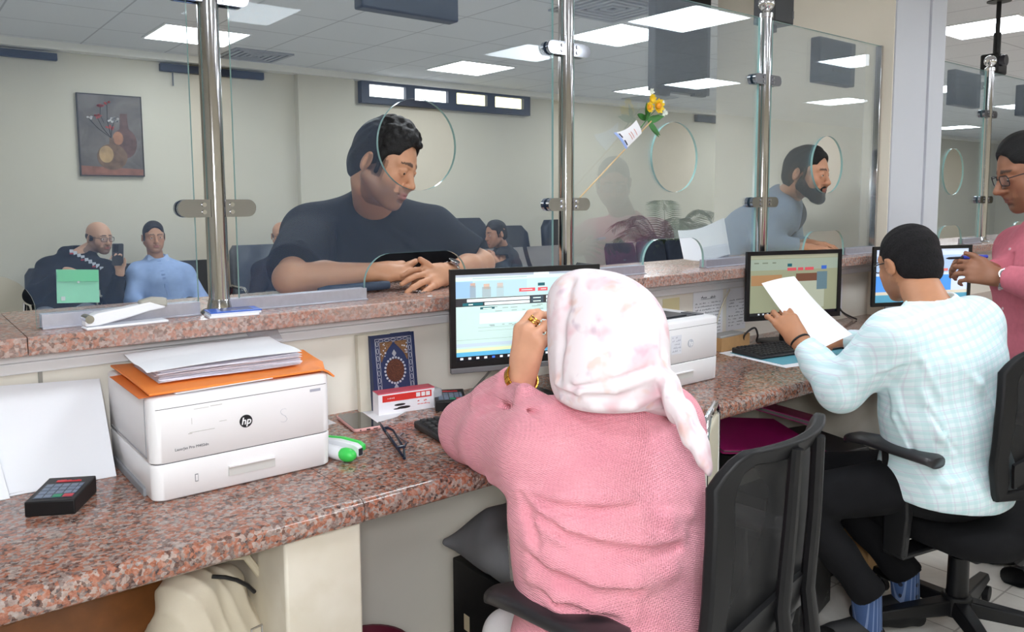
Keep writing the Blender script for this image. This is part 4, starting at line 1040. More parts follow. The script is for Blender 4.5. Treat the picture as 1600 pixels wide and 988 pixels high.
def head(S, c, B, sc=1.0, nose=1.0, jaw=1.0, neck_to=None, neck_r=.056, fat=1.0, features=True, chin=1.0):
    """c centre between the ears, B basis columns (right, forward, up)"""
    c = np3(c)
    def P(x, y, z): return c+B @ (np.array([x, y, z])*sc)
    def E(p, r, k=.012, cut=False, Rm=None): S.ell(P(*p), np.array(r)*sc, B if Rm is None else B @ Rm, k*sc, cut)
    def Cp(a, b, ra, rb=None, k=.012, **q): S.cap(P(*a), P(*b), ra*sc, (ra if rb is None else rb)*sc, k*sc, **q)
    E((0, -.016, .038), (.076, .096, .084), .02)
    E((0, .026, .012), (.066, .066, .082), .02)
    E((0, .030, -.055), (.056*fat*jaw, .052, .052), .03)
    for sx in (-1, 1):
        Cp((sx*.060*fat*jaw, -.004, -.045), (sx*.022, .064, -.098), .018*fat, .016, .025)
        E((sx*.043, .052, -.024), (.024*fat, .026, .024), None or .02)
        E((sx*.036, .058, -.058), (.020*fat, .022, .026), .02)
    E((0, .074, -.099*chin), (.022, .018, .017), .018)
    E((0, .070, -.066), (.034, .026, .030), .02)
    if features:
        Cp((-.046, .069, .027), (-.014, .0865, .024), .0095, .009, .012); Cp((.046, .069, .027), (.014, .0865, .024), .0095, .009, .012)
        for sx in (-1, 1): E((sx*.032, .100, .004), (.020, .019, .0125), .012, True)
        Cp((0, .086, .020), (0, .104*(.5+.5*nose), -.022), .0075, .0105, .010)
        E((0, .1085*(.6+.4*nose)+.0, -.029), (.0125, .0125*nose, .0110), .006)
        for sx in (-1, 1): E((sx*.0125, .099, -.033), (.0082, .010, .0075), .005)
        E((0, .101, -.044), (.006, .008, .012), .01)
        for sx in (-1, 1):
            S.ell(P(sx*.032, .078, .004), np.array([.0145, .0125, .0115])*sc, B, .003*sc)
            Cp((sx*.017, .083, .006), (sx*.032, .0888, .0115), .0035, .0042, .004); Cp((sx*.032, .0888, .0115), (sx*.047, .079, .0065), .0042, .003, .004)
            Cp((sx*.020, .083, -.002), (sx*.034, .0860, -.0065), .003, .0032, .004); Cp((sx*.034, .0860, -.0065), (sx*.046, .079, -.001), .0032, .003, .004)
        E((0, .0945, -.0585), (.021, .0085, .0058), .006); E((0, .0935, -.0690), (.0185, .009, .0068), .006)
        Cp((-.024, .087, -.0632), (.024, .087, -.0632), .0030, None, .003, cut=True); Cp((-.012, .0985, -.0635), (.012, .0985, -.0635), .0022, None, .003, cut=True)
        E((0, .092, -.082), (.018, .008, .0045), .008, True)
    for sx in (-1, 1):
        a = R(18)*1; Rm = np.array([[1, 0, 0], [0, math.cos(a), math.sin(a)], [0, -math.sin(a), math.cos(a)]])
        Rz = np.array([[math.cos(sx*.35), math.sin(sx*.35), 0], [-math.sin(sx*.35), math.cos(sx*.35), 0], [0, 0, 1]])
        S.ell(P(sx*.083, -.014, -.004), np.array([.0085, .020, .032])*sc, B @ Rz @ Rm, .006*sc)
        S.ell(P(sx*.0915, -.008, .000), np.array([.007, .0115, .020])*sc, B @ Rz @ Rm, .004*sc, True)
        S.ell(P(sx*.084, -.004, -.004), np.array([.005, .005, .007])*sc, B, .004*sc)
    if neck_to is not None:
        S.cap(P(0, -.022, -.055), neck_to, neck_r*sc, neck_r*1.08*sc, .02)
    return P
def eyes(P, B, sc, parent, look=(0, 0), iris='3a2416'):
    """eyeballs as a small child mesh"""
    w = MB(); d = MB(); b = MB()
    Bm = Matrix([list(B[i]) for i in range(3)])
    for sx in (-1, 1):
        c = V(P(sx*.032, .0789, .0035)); w.ell((0, 0, 0), (.0120*sc,)*3, Matrix.Translation(c), n=14)
        g = V(B @ unit([look[0], 1, look[1]])); d.ell((0, 0, 0), (.0056*sc,)*3, Matrix.Translation(c+g*.0082*sc), n=10)
    w.build('eyeballs', M('eye white', 'd8d2ca', .2), parent, world=True); d.build('irises', M('iris '+iris, iris, .1), parent, world=True)
def skin_mat(name, rough=.5):
    t = NT(name); a = t.t.nodes.new('ShaderNodeAttribute'); a.attribute_name = 'pigment'; vec = t.coord()
    n = t.noise(vec, 60, 4); n2 = t.noise(vec, 9, 3)
    f = t.math('MULTIPLY_ADD', n.outputs[0], .16, .92)
    c = t.mix(1.0, a.outputs['Color'], f, 'MULTIPLY'); c = t.mix(t.math('MULTIPLY', n2.outputs[0], .12), c, (.55, .25, .18))
    t.base(c); t.b.inputs['Roughness'].default_value = rough; t.b.inputs['Subsurface Weight'].default_value = .06; t.b.inputs['Subsurface Radius'].default_value = (.01, .004, .002)
    t.bump(t.noise(vec, 700, 2).outputs[0], .06, .0006); return t.m
m_skin = skin_mat('skin')
def skin_col(base, c, B, sc, lips='a8665c', stub=None, stub_amt=.0, brow=None, hairline=None, hair='1a1614', buzz=0):
    base = np.array(lin(base)[:3]); lp = np.array(lin(lips)[:3]); sb = np.array(lin(stub)[:3]) if stub else None
    def fn(P):
        q = (P-np3(c)) @ B/sc; x, y, z = q[:, 0], q[:, 1], q[:, 2]; col = np.repeat(base[None], len(P), 0)
        face = (np.abs(x) < .12) & (np.abs(y) < .14) & (z > -.13) & (z < .14)
        def blend(col, w, t): w = np.clip(w, 0, 1)[:, None]; return col*(1-w)+t*w
        red = np.exp(-((np.abs(x)-.045)**2/.0004+(z+.03)**2/.0006))*(y > .03)*.18; col = blend(col, red*face, np.array([.5, .16, .12]))
        if sb is not None:
            lim = -.022-.055*np.clip((y+.01)/.085, 0, 1)+.028*np.exp(-((z+.046)/.012)**2)*(y > .07)
            jawline = 1/(1+np.exp((z+.038+.0*x)/.006)); front = (y > -.018)
            m = jawline*front*(z > -.125); m *= np.where((y > .06) & (np.abs(x) < .045) & (z > -.058), .0+1.0*((z < -.036) & (np.abs(x) < .03)), 1)
            side = (np.abs(x) > .05) & (y < .045) & (y > -.012) & (z < .02); m = np.maximum(m, side*.8*(z > -.12))
            col = blend(col, m*stub_amt*face, sb)
        l = np.exp(-(((x)/.021)**4+((z+.0635)/.0095)**4))*(y > .082); col = blend(col, l*face, lp)
        if brow:
            bz = .030-.10*np.clip(np.abs(x)-.034, 0, 1)+.02*0; b = (np.abs(z-bz) < .0058*(1.25-np.abs(x)/.06))*(np.abs(x) > .010)*(np.abs(x) < .052)*(y > .045)
            col = blend(col, b*.9*face, np.array(lin(brow)[:3]))
        if hairline is not None:
            w = hairline(x, y, z)*((np.abs(x) < .0775) | (z > .035)); col = blend(col, w, np.array(lin(hair)[:3]))
        return col
    return fn
def hair_mat(name, col, scale=260, strength=.9, rough=.55, dist=.003):
    t = NT(name); vec = t.coord(); n = t.noise(vec, scale, 3, .7, .5); c = lin(col)[:3]
    t.base(t.ramp(n.outputs[0], [(.3, tuple(x*.5 for x in c)), (.7, tuple(min(1, x*1.6) for x in c))])); t.b.inputs['Roughness'].default_value = rough; t.b.inputs['Specular IOR Level'].default_value = .3
    t.bump(n.outputs[0], strength, dist); return t.m
# ------------------------------------------------------------------ people
def person(label, loc, group=None): return thing('person', label, 'person', loc, 0, group)
def cloth_mat(name, col, var=.06, vs=30, bump=.25, bs=350, rough=.85, sheen=.0, dist=.0012):
    t = NT(name); vec = t.coord(); n = t.noise(vec, vs, 4); c = lin(col)[:3]
    t.base(t.ramp(n.outputs[0], [(.3, tuple(x*(1-var) for x in c)), (.7, tuple(min(1, x*(1+var)) for x in c))])); t.b.inputs['Roughness'].default_value = rough
    t.b.inputs['Sheen Weight'].default_value = sheen; t.b.inputs['Specular IOR Level'].default_value = .25
    t.bump(t.noise(vec, bs, 2).outputs[0], bump, dist); return t.m
def torso(S, secs, k=.03):
    """secs: (centre, half width vec, half depth) stacked ellipses joined by flattened capsules"""
    for (c0, w0, d0), (c1, w1, d1) in zip(secs[:-1], secs[1:]):
        for u in (0, .25, .5, .75, 1):
            c = np3(c0)*(1-u)+np3(c1)*u; w = np3(w0)*(1-u)+np3(w1)*u; d = d0*(1-u)+d1*u
            L = np.linalg.norm(w); x = w/L; z = unit(np3(c1)-np3(c0)); z = unit(z-x*(z@x)); y = np.cross(z, x)
            S.ell(c, (L, d, .085), np.stack([x, y, z], 1), k)
def wrinkle(amp, f, seed=0, dirv=(0, 0, 1)):
    rn = np.random.RandomState(seed); ph = rn.rand(8)*6; dv = unit(dirv)
    def fn(x, y, z):
        q = x*dv[0]+y*dv[1]+z*dv[2]
        return (amp*(np.sin(f*q+3.1*np.sin(9*x+ph[0])+2.3*np.sin(11*y+ph[1])+2.*np.sin(8*z+ph[2]))*.6+np.sin(.55*f*q+2.*np.sin(13*z+ph[3])+3*np.sin(7*x-9*y+ph[4]))*.5)).astype(np.float32)
    return fn
def fold(S, pts, r0, r1=None, depth=.0, k=.012):
    """a soft cloth ridge lying along the pixels of a fold, on the cloth surface itself"""
    P = [S.hit(x, y) for x, y in pts]; P = [p for p in P if p is not None]
    if len(P) < 2: return
    cam = V((0, 0, EYE))
    P = [p+(p-cam).normalized()*(r0*.55) for p in P]; r1 = r0*.5 if r1 is None else r1
    n = len(P)
    for i in range(n-1):
        a = math.sin(PI*(i+.35)/(n-.3)); b = math.sin(PI*(i+1.35)/(n-.3)) if i < n-2 else .3
        S.cap(P[i], P[i+1], r1+(r0-r1)*a, r1+(r0-r1)*b, k)
def crease(S, pts, r=.004, k=.012):
    P = [S.hit(x, y) for x, y in pts]; P = [p for p in P if p is not None]
    n = len(P)
    for i in range(n-1):
        a = math.sin(PI*(i+.5)/n); S.cap(P[i], P[i+1], r*(.3+.7*a), r*(.3+.7*a), k, None, True)
m_black_cloth = cloth_mat('black trousers cloth', '0f0f12', .2, 20, .2, 500, .9)
def legs(L, R_, h=.008, hem=None, name='trousers', mat=None, root=None, pel=None, fullness=1.0):
    """L, R_: hip, knee, ankle points"""
    pts = np.array([np3(p) for p in L+R_]+([np3(p[0]) for p in pel] if pel else []))
    S = SDF(pts.min(0)-.22, pts.max(0)+.2, h)
    if pel:
        for c, w, d in pel:
            x = unit(w); z = np.array([0, 0, 1.]); y = np.cross(z, x); S.ell(c, (np.linalg.norm(w), d, .10), np.stack([x, y, z], 1), .03)
    for hip, kn, an in (L, R_):
        S.cap(hip, kn, .088*fullness, .066*fullness, .03); S.cap(kn, an, .064*fullness, .052*fullness, .02)
        d = unit(np3(an)-np3(kn)); m = .1; S.plane(an, d, .004, np3(an)-m-.03, np3(an)+m+.03)
    S.field(wrinkle(.0035, 60, 5, (.3, .2, 1)))
    return S.mesh(name, mat or m_black_cloth, root)
def shoe(an, toe, root, mat, sole=None, L=.27):
    """a low shoe from the ankle point with the toe direction, resting on the floor"""
    f = unit(np.array([toe[0], toe[1], 0])); a = np3(an); heel = np.array([a[0], a[1], 0])-f*.07; r = np.array([f[1], -f[0], 0])
    S = SDF(heel-.16, heel+f*L+.16, .004)
    S.cap(heel+f*.04+[0, 0, .045], heel+f*.10+[0, 0, .05], .042, .043, .02); S.cap(heel+f*.10+[0, 0, .045], heel+f*(L-.05)+[0, 0, .032], .045, .036, .02); S.cap(heel+f*.09+[0, 0, .07], heel+f*.17+[0, 0, .055], .03, .028, .02)
    S.plane((0, 0, .002), (0, 0, -1)); return S.mesh('shoe', mat, root)

# ================================================================== the woman in pink
def make_woman():
    root = person('woman seen from behind in a pink sweater and pale floral headscarf', (1.09, 1.04, 0))
    r = unit((.975, -.22, 0)); f = np.array([-r[1], r[0], 0]); up = np.array([0, 0, 1.])
    hc = np3(at_d(952, 522, 1.50)); B = basis(unit((.24, .93, -.28)), up)
    sc = np.array([1.085, 1.055, .93]); shL = np.array([.965, 1.12, .930]); shR = sc+r*.125+[0, 0, -.0]
    elL = np.array([1.04, 1.455, .842]); wrL = np3(at_d(816, 590, 1.64))
    elR = np.array([1.36, 1.30, .84]); wrR = np.array([1.30, 1.52, .835])
    pel = np.array([1.075, 1.02, .55])
    # body
    S = SDF((.72, .7, .05), (1.62, 1.75, 1.32), .0045)
    P = head(S, hc, B, .92, neck_to=sc+[0, 0, .03], neck_r=.05)
    torso(S, [(sc-[0, 0, .03], r*.14, .085), (sc+[0, 0, -.2], r*.145, .10), (pel, r*.16, .12)])
    S.cap(shL, elL, .042, .038); S.cap(elL, wrL, .038, .027); S.cap(shR, elR, .042, .038); S.cap(elR, wrR, .038, .026)
    S.cap(sc, shL, .05, .045, .03); S.cap(sc, shR, .05, .045, .03)
    hf = unit(np3(at_d(829, 508, 1.61))-wrL); nb = unit(np.array([-.78, -.25, .45]))
    j = hand(S, wrL+hf*.012, hf, nb, -1, size=1.0, rad=1.12, curls=[(.85, .75, .4), (.95, .8, .5), (1.1, .9, .6), (1.2, 1.0, .7)], spread=.06, thumb_curl=.2, thumb_dir=unit(hf*.65+np.array([.62, -.42, -.1])))
    hand(S, wrR, (-.35, .9, -.1), (0, 0, 1), -1, curl=(.35, .4, .3))
    for a, b in (((1.02, 1.03, .45), (1.06, 1.34, .385)), ((1.15, 1.0, .48), (1.20, 1.38, .45))):
        S.cap(a, b, .06, .05); S.cap(b, (b[0], b[1]-.03, .07), .045, .035)
    S.mesh('body', m_skin, root, skin_col('d9a283', hc, B, .92, brow='3a2a22')); eyes(P, B, .92, root)
    # sweater
    S = SDF((.74, .74, .36), (1.5, 1.72, 1.16), .0045)
    torso(S, [(sc+[-.012, 0, -.045], r*.165, .105), (sc+[-.012, -.005, -.14], r*.188, .135), (np.array([1.065, 1.035, .70]), r*.178, .145), (pel+[-.015, .0, .0], r*.185, .155), (pel+[-.015, 0, -.08], r*.18, .15)], .04)
    S.cap(sc+[0, 0, .0], sc+[0, 0, .035], .085, .07, .04)
    S.cap(sc+[0, 0, -.03], shL+[.02, 0, -.02], .095, .085, .05); S.cap(sc+[0, 0, -.03], shR+[0, 0, -.035], .095, .078, .05)
    S.cap(shL+[0, .0, -.03], shL*.45+elL*.55+[0, 0, -.005], .088, .082, .04); S.cap(shL*.45+elL*.55+[0, 0, -.005], elL+[-.006, -.01, .010], .082, .072, .03)
    cuf = wrL-unit(wrL-elL)*.028
    S.cap(elL+[-.004, -.01, .012], elL*.4+cuf*.6, .072, .055, .03); S.cap(elL*.4+cuf*.6, cuf, .056, .041, .02)
    S.plane(cuf, unit(wrL-elL), .003, cuf-.065, cuf+.065)
    S.cap(shR, elR, .08, .07, .04); S.cap(elR, wrR, .066, .042, .03)
    S.plane(wrR-[0, .02, 0], unit(wrR-elR), .003, wrR-.06, wrR+.08)
    # hanging underarm cloth and bunched hem
    S.cap(shL*.6+elL*.4+[.03, -.04, -.09], shL+[.04, -.03, -.10], .05, .05, .05)
    S.plane((0, 0, DESK+.002), (0, 0, -1), .006, (.70, 1.392, .6), (1.5, 1.72, DESK+.002))
    fold(S, [(834, 772), (880, 779), (930, 780), (980, 777)], .022, k=.012)
    fold(S, [(846, 804), (886, 826), (936, 842), (996, 846), (1055, 832)], .032, k=.014)
    fold(S, [(834, 842), (876, 878), (930, 902), (986, 906), (1040, 890)], .032, k=.014)
    fold(S, [(834, 900), (876, 930), (926, 950), (985, 958)], .026, k=.014)
    fold(S, [(1000, 805), (1040, 812), (1075, 805)], .02, k=.012)
    fold(S, [(742, 628), (780, 616), (822, 628), (850, 640)], .014, k=.02); fold(S, [(735, 735), (770, 748), (815, 766)], .016, k=.02); fold(S, [(795, 600), (820, 612), (845, 620)], .012, k=.015)
    crease(S, [(748, 648), (790, 636), (840, 646)], .006, .012)
    crease(S, [(822, 792), (860, 824), (900, 848), (950, 864), (1010, 868), (1060, 856)], .013, .008)
    crease(S, [(826, 868), (870, 905), (930, 930), (1000, 930)], .013, .008)
    crease(S, [(830, 778), (880, 796), (930, 800), (990, 794)], .009, .008); crease(S, [(835, 925), (890, 955), (960, 975)], .010, .008)
    crease(S, [(812, 775), (822, 800), (838, 850)], .011, .008)
    S.field(wrinkle(.0022, 42, 3, (.3, .2, 1)))
    t = NT('pink waffle knit'); vec = t.coord(1, 'Object', (0, 0, R(12.7))); x = t.sep(vec)
    a = t.math('SINE', t.math('MULTIPLY', t.math('ADD', x[0], t.math('MULTIPLY', x[2], .55)), 2*PI/.0062)); b = t.math('SINE', t.math('MULTIPLY', t.math('SUBTRACT', x[2], t.math('MULTIPLY', x[0], .18)), 2*PI/.0056))
    a2 = t.math('SINE', t.math('MULTIPLY', t.math('ADD', x[1], x[2]), 2*PI/.0062))
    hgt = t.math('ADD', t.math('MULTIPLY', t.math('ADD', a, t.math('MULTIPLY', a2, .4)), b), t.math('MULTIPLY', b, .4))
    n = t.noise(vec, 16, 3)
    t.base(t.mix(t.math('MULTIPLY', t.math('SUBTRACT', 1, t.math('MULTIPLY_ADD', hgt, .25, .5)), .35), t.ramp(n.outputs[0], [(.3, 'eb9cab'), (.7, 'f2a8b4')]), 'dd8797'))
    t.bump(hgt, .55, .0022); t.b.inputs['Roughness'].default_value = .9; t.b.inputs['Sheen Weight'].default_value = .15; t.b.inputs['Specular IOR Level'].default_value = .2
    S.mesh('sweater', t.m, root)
    # headscarf
    S = SDF((.78, .72, .74), (1.45, 1.3, 1.30), .0038)
    S.ell(np3(at_d(950, 521, 1.49)), (.102, .122, .113), B, .02)
    S.ell(np3(at_d(925, 478, 1.52)), (.075, .085, .062), B, .03)
    S.cap(np3(at_d(952, 545, 1.48)), np3(at_d(955, 582, 1.45)), .104, .098, .03, (f, .9)); S.cap(np3(at_d(955, 575, 1.45)), sc+[.012, -.01, .052], .098, .108, .03, (up, .75))
    S.cap(np3(at_d(905, 470, 1.50)), np3(at_d(905, 590, 1.49)), .055, .05, .03)
    S.cap(sc+[.02, -.005, .052], sc+r*.06+f*.03+[0, 0, .05], .10, .09, .04, (up, .7))
    S.plane(np3(at_d(950, 625, 1.38)), unit((-.35, -.20, -1)), .01, (.7, .6, .7), (1.5, 1.1, 1.0))
    # tail of the scarf hanging over the right shoulder
    T = [at_d(1030, 575, 1.42), at_d(1052, 620, 1.38), at_d(1076, 662, 1.355), at_d(1096, 700, 1.34), at_d(1107, 728, 1.33)]
    T = [np3(p) for p in T]
    for i, (w0, w1) in enumerate(((.046, .046), (.046, .042), (.042, .034), (.034, .018))): S.cap(T[i], T[i+1], w0, w1, .012, (unit((.45, -.9, .15)), .32))
    for pts, rr in (([(1042, 610), (1068, 655), (1090, 700)], .006), ([(1050, 640), (1075, 690), (1098, 722)], .005)): fold(S, pts, rr, k=.008)
    fold(S, [(872, 600), (910, 612), (960, 606), (1010, 588), (1038, 560)], .012, k=.012)
    fold(S, [(880, 622), (930, 634), (985, 634), (1030, 614)], .010, k=.010)
    fold(S, [(900, 598), (960, 588), (1015, 560)], .008); fold(S, [(1000, 470), (1018, 520), (1026, 570)], .008)
    crease(S, [(868, 608), (915, 622), (975, 620), (1034, 596)], .004, .008); crease(S, [(890, 606), (950, 598), (1020, 572)], .0035, .008)
    crease(S, [(893, 440), (884, 480), (876, 540), (872, 590)], .003, .02)
    S.field(wrinkle(.0018, 38, 9, (.5, -.3, .6)))
    t = NT('pale floral voile'); vec = t.coord(); n = t.noise(vec, 17, 2, .5, .2); n2 = t.noise(vec, 24, 2, .5, .3); n3 = t.noise(vec, 30, 2, .5, .2)
    c = t.mix(t.ramp(n.outputs[0], [(.52, (0, 0, 0)), (.68, (.55,)*3)]), 'e6dade', 'd79aa6'); c = t.mix(t.ramp(n2.outputs[0], [(.58, (0, 0, 0)), (.70, (.42,)*3)]), c, 'dba58a'); c = t.mix(t.ramp(n3.outputs[0], [(.60, (0, 0, 0)), (.72, (.38,)*3)]), c, 'a18ba4')
    t.base(c); t.b.inputs['Roughness'].default_value = .85; t.bump(t.noise(vec, 600, 2).outputs[0], .12, .0006); t.b.inputs['Sheen Weight'].default_value = .1
    S.mesh('headscarf', t.m, root)
    # white trousers, shoes, bracelet and ring
    wt = cloth_mat('white trousers cloth', 'e6e3e4', .03)
    legs([(1.02, 1.03, .45), (1.06, 1.34, .385), (1.07, 1.36, .09)], [(1.15, 1.0, .47), (1.20, 1.38, .45), (1.20, 1.38, .09)], .008, mat=wt, root=root, pel=[((1.085, 1.02, .49), r*.165, .13)])
    for a in ((1.07, 1.36, .08), (1.20, 1.38, .08)): shoe(a, (0, 1), root, M('beige shoe leather', 'b29a86', .5), L=.24)
    gd = M('gold', 'c99a3a', .22, 1)
    fw = unit(wrL-elL); bc = wrL-fw*.004; m = frame(bc, *([unit(np.cross(fw, up)), np.cross(fw, unit(np.cross(fw, up)))])); q = MB()
    for i in range(22):
        u = 2*PI*i/22; q.cbox((.0345*math.cos(u), .0345*math.sin(u), 0), (.004, .0098, .017), m @ Matrix.Translation((0, 0, 0)) @ Matrix.Translation((0, 0, 0)) if False else m @ Matrix.Rotation(u, 4, 'Z') @ Matrix.Translation((.0345-.0345*math.cos(u), -.0345*math.sin(u), 0)))
    q.build('bracelet', gd, root, bevel=.0012, world=True)
    k0, k1 = j[1][0], j[1][1]; c = k0*.45+k1*.55; d = unit(k1-k0); a = unit(np.cross(d, up)); b = np.cross(d, a); q = MB()
    for o in (-.005, 0, .005): q.tube([V(c+d*(o+.003*math.sin(2*u))+a*.0112*math.cos(u)+b*.0112*math.sin(u)) for u in [2*PI*i/24 for i in range(24)]], .0013, 6, closed=True)
    q.ell(V(c+nb*.0112), (.005, .005, .004)); q.build('ring', gd, root, world=True)
make_woman()

# ================================================================== the seated man in the pale checked shirt
def make_checked_man():
    root = person('man seen from behind in a pale aqua checked shirt and black trousers', (2.5, 1.0, 0))
    up = np.array([0, 0, 1.]); a = R(14); r = np.array([math.cos(a), -math.sin(a), 0]); f = np.array([math.sin(a), math.cos(a), 0])
    sc = np3(at_d(1464, 492, 2.34)); sc[2] = 1.02
    hc = np3(at_d(1419, 412, 2.46)); B = basis(unit((.42, .85, -.22)), unit((-.08, .03, 1)))
    shL = sc-r*.175+[0, 0, -.03]; shR = sc+r*.165+[0, 0, -.02]
    elL = np3(at_d(1312, 612, 2.36)); wrL = np3(at_d(1252, 536, 2.50)); elR = np.array([2.76, 1.24, .86]); wrR = np.array([2.78, 1.50, .85])
    pel = np.array([2.47, 1.0, .53])
    S = SDF((1.95, .72, .04), (3.0, 1.72, 1.36), .005)
    P = head(S, hc, B, .95, neck_to=sc+[-.01, .01, .02], neck_r=.06)
    torso(S, [(sc-[0, 0, .04], r*.15, .085), (sc*.5+pel*.5, r*.15, .1), (pel, r*.15, .11)])
    S.cap(sc, shL, .05, .045, .03); S.cap(sc, shR, .05, .045, .03); S.cap(shL, elL, .042, .036); S.cap(elL, wrL, .036, .026); S.cap(shR, elR, .042, .036); S.cap(elR, wrR, .036, .026)
    hf = unit(np3(at_d(1230, 505, 2.53))-wrL)
    hand(S, wrL+hf*.006, hf, unit((-.75, -.55, .25)), -1, rad=1.08, curls=[(.5, .7, .4), (.6, .8, .5), (.7, .8, .5), (.8, .8, .5)], thumb_dir=unit(hf*.8+np.array([.45, -.2, .25])), thumb_curl=.15)
    hand(S, wrR, unit((.12, .95, -.25)), unit((.2, .1, 1)), -1, curls=[(.6, .7, .4), (.7, .8, .5), (.8, .9, .5), (.9, .9, .5)])
    for hip, kn, an in ((pel-r*.09, (2.17, 1.30, .455), (2.280, 1.132, .18)), (pel+r*.09, (2.41, 1.365, .465), (2.507, 1.122, .18))): S.cap(hip, kn, .06, .05); S.cap(kn, an, .045, .035)
    def hl(x, y, z): return ((z > -.045+.10*np.clip((y+.0)/.06, 0, 1)) & (y < .055-.3*np.clip(z-.06, 0, 1)) & (np.abs(x) < .2) & ~((np.abs(x) > .05) & (y > -.035) & (z < .018) & (y < .06) & (np.abs(x) > .076)))*.9
    S.mesh('body', m_skin, root, skin_col('b57f5c', hc, B, .95, brow='1a1412', stub='3a2c26', stub_amt=.3)); eyes(P, B, .95, root)
    # hair
    S = SDF(hc-.17, hc+.17, .0035)
    def Pp(x, y, z): return hc+B @ (np.array([x, y, z])*.95)
    S.ell(Pp(0, -.018, .040), np.array([.0815, .1005, .0885])*.95, B, .01); S.ell(Pp(0, -.050, -.012), np.array([.0715, .066, .066])*.95, B, .02); S.ell(Pp(0, -.062, -.040), np.array([.050, .042, .050])*.95, B, .02)
    S.plane(Pp(0, .060, .03), B @ unit((0, 1, -.45)), .01)
    for sx in (-1, 1): S.ell(Pp(sx*.088, .012, -.030), np.array([.035, .045, .036])*.95, B, .008, True)
    S.plane(Pp(0, 0, -.088), B @ unit((0, -.25, -1)), .008)
    S.field(wrinkle(.0012, 180, 2, (.4, .5, .6)))
    S.mesh('hair', hair_mat('short black hair', '141214', 150, 1, .8, .006), root)
    # spectacles
    gm = M('black spectacle frame', '15161a', .3)
    q = MB()
    for sx in (-1, 1):
        q.tube([V(Pp(sx*.031+x, .101-.15*abs(sx*.031+x)**1*.3, .004+z)) for x, z in rrect(.046, .034, .012)], .0018, 6, closed=True); q.tube([V(Pp(sx*.055, .092, .010)), V(Pp(sx*.073, .06, .011)), V(Pp(sx*.082, -.01, .012)), V(Pp(sx*.080, -.03, -.004))], .002, 6)
    q.tube([V(Pp(-.008, .102, .008)), V(Pp(0, .105, .010)), V(Pp(.008, .102, .008))], .0016, 6)
    q.build('spectacles', gm, root, world=True)
    # shirt
    S = SDF((1.92, .70, .40), (2.95, 1.62, 1.16), .005)
    torso(S, [(sc+[0, 0, -.05], r*.195, .105), (sc*.75+pel*.25, r*.205, .135), (sc*.42+pel*.58, r*.185, .14), (pel+[0, 0, .04], r*.185, .155), (pel+[0, 0, -.04], r*.185, .16)], .04)
    S.cap(sc+[-.01, 0, .0], sc+[-.02, .01, .045], .085, .068, .03)
    S.cap(sc+[0, 0, -.02], shL+[0, 0, -.015], .085, .078, .04); S.cap(sc+[0, 0, -.02], shR+[0, 0, -.02], .085, .078, .04)
    S.cap(shL+[0, 0, -.01], elL+[0, 0, .01], .080, .066, .04); cuf = wrL-unit(wrL-elL)*.015
    S.cap(elL+[0, 0, .01], elL*.4+cuf*.6, .066, .052, .03); S.cap(elL*.4+cuf*.6, cuf, .052, .040, .02); S.plane(cuf, unit(wrL-elL), .003, cuf-.06, cuf+.06)
    S.cap(shR, elR, .078, .06, .04); S.cap(elR, wrR, .055, .04, .02); S.plane(wrR-[0, .015, 0], unit(wrR-elR), .003, wrR-.06, wrR+.08)
    S.plane(pel+[0, 0, -.035], unit((.0, .1, -1)), .006)
    S.ell(sc+[-.025, .012, .07], (.062, .062, .045), None, .01, True)
    fold(S, [(1395, 600), (1405, 650), (1425, 700)], .016); fold(S, [(1440, 610), (1470, 680), (1510, 730)], .014); fold(S, [(1480, 560), (1530, 600), (1555, 650)], .013); fold(S, [(1345, 600), (1385, 575), (1430, 560)], .013); fold(S, [(1300, 600), (1330, 575), (1345, 545)], .012)
    fold(S, [(1430, 740), (1480, 755), (1540, 740)], .012); fold(S, [(1400, 520), (1440, 560), (1470, 620)], .010); crease(S, [(1388, 590), (1400, 650), (1430, 710)], .006); crease(S, [(1450, 640), (1490, 700), (1530, 750)], .006); crease(S, [(1320, 615), (1370, 590), (1410, 575)], .005)
    S.field(wrinkle(.0028, 40, 11, (.5, .2, .8)))
    t = NT('pale aqua check cloth'); vec = t.coord(1, 'Object', (R(6), R(10), R(14))); x = t.sep(vec); nz = t.noise(vec, 9, 2)
    def stripe(s, per, w, o=0): fr = t.math('FRACT', t.math('ADD', t.math('DIVIDE', t.math('MULTIPLY_ADD', nz.outputs[0], .012, s), per), 40.5+o)); return t.math('LESS_THAN', fr, w)
    c = t.mix(t.math('MULTIPLY', stripe(x[2], .026, .38), .45), 'e2f3f8', 'bde2e6'); c = t.mix(t.math('MULTIPLY', stripe(x[0], .030, .36), .38), c, 'bfe2e6'); c = t.mix(t.math('MULTIPLY', stripe(x[2], .026, .10, .55), .35), c, 'c9c5dc'); c = t.mix(t.math('MULTIPLY', stripe(x[0], .030, .09, .5), .3), c, 'cfc9dd')
    t.base(c); t.b.inputs['Roughness'].default_value = .85; t.b.inputs['Specular IOR Level'].default_value = .2; t.bump(t.noise(vec, 500, 2).outputs[0], .1, .0006)
    sh = S.mesh('shirt', t.m, root)
    legs([pel-r*.09, (2.165, 1.305, .455), (2.285, 1.125, .175)], [pel+r*.09, (2.41, 1.365, .465), (2.51, 1.115, .17)], .007, root=root, pel=[(pel+[0, 0, -.02], r*.175, .14)])
    sk = NT('blue argyle socks'); v = sk.coord(); ch = sk.vor(v, 26, rnd=0); x = sk.sep(v)
    ln = sk.math('LESS_THAN', sk.math('FRACT', sk.math('MULTIPLY', x[0], 90)), .25); sk.base(sk.mix(sk.math('MULTIPLY', ln, .55), sk.mix(sk.math('LESS_THAN', ch.outputs['Distance'], .20), '3c5480', '1b2030'), '8b9cc0')); sk.b.inputs['Roughness'].default_value = .9
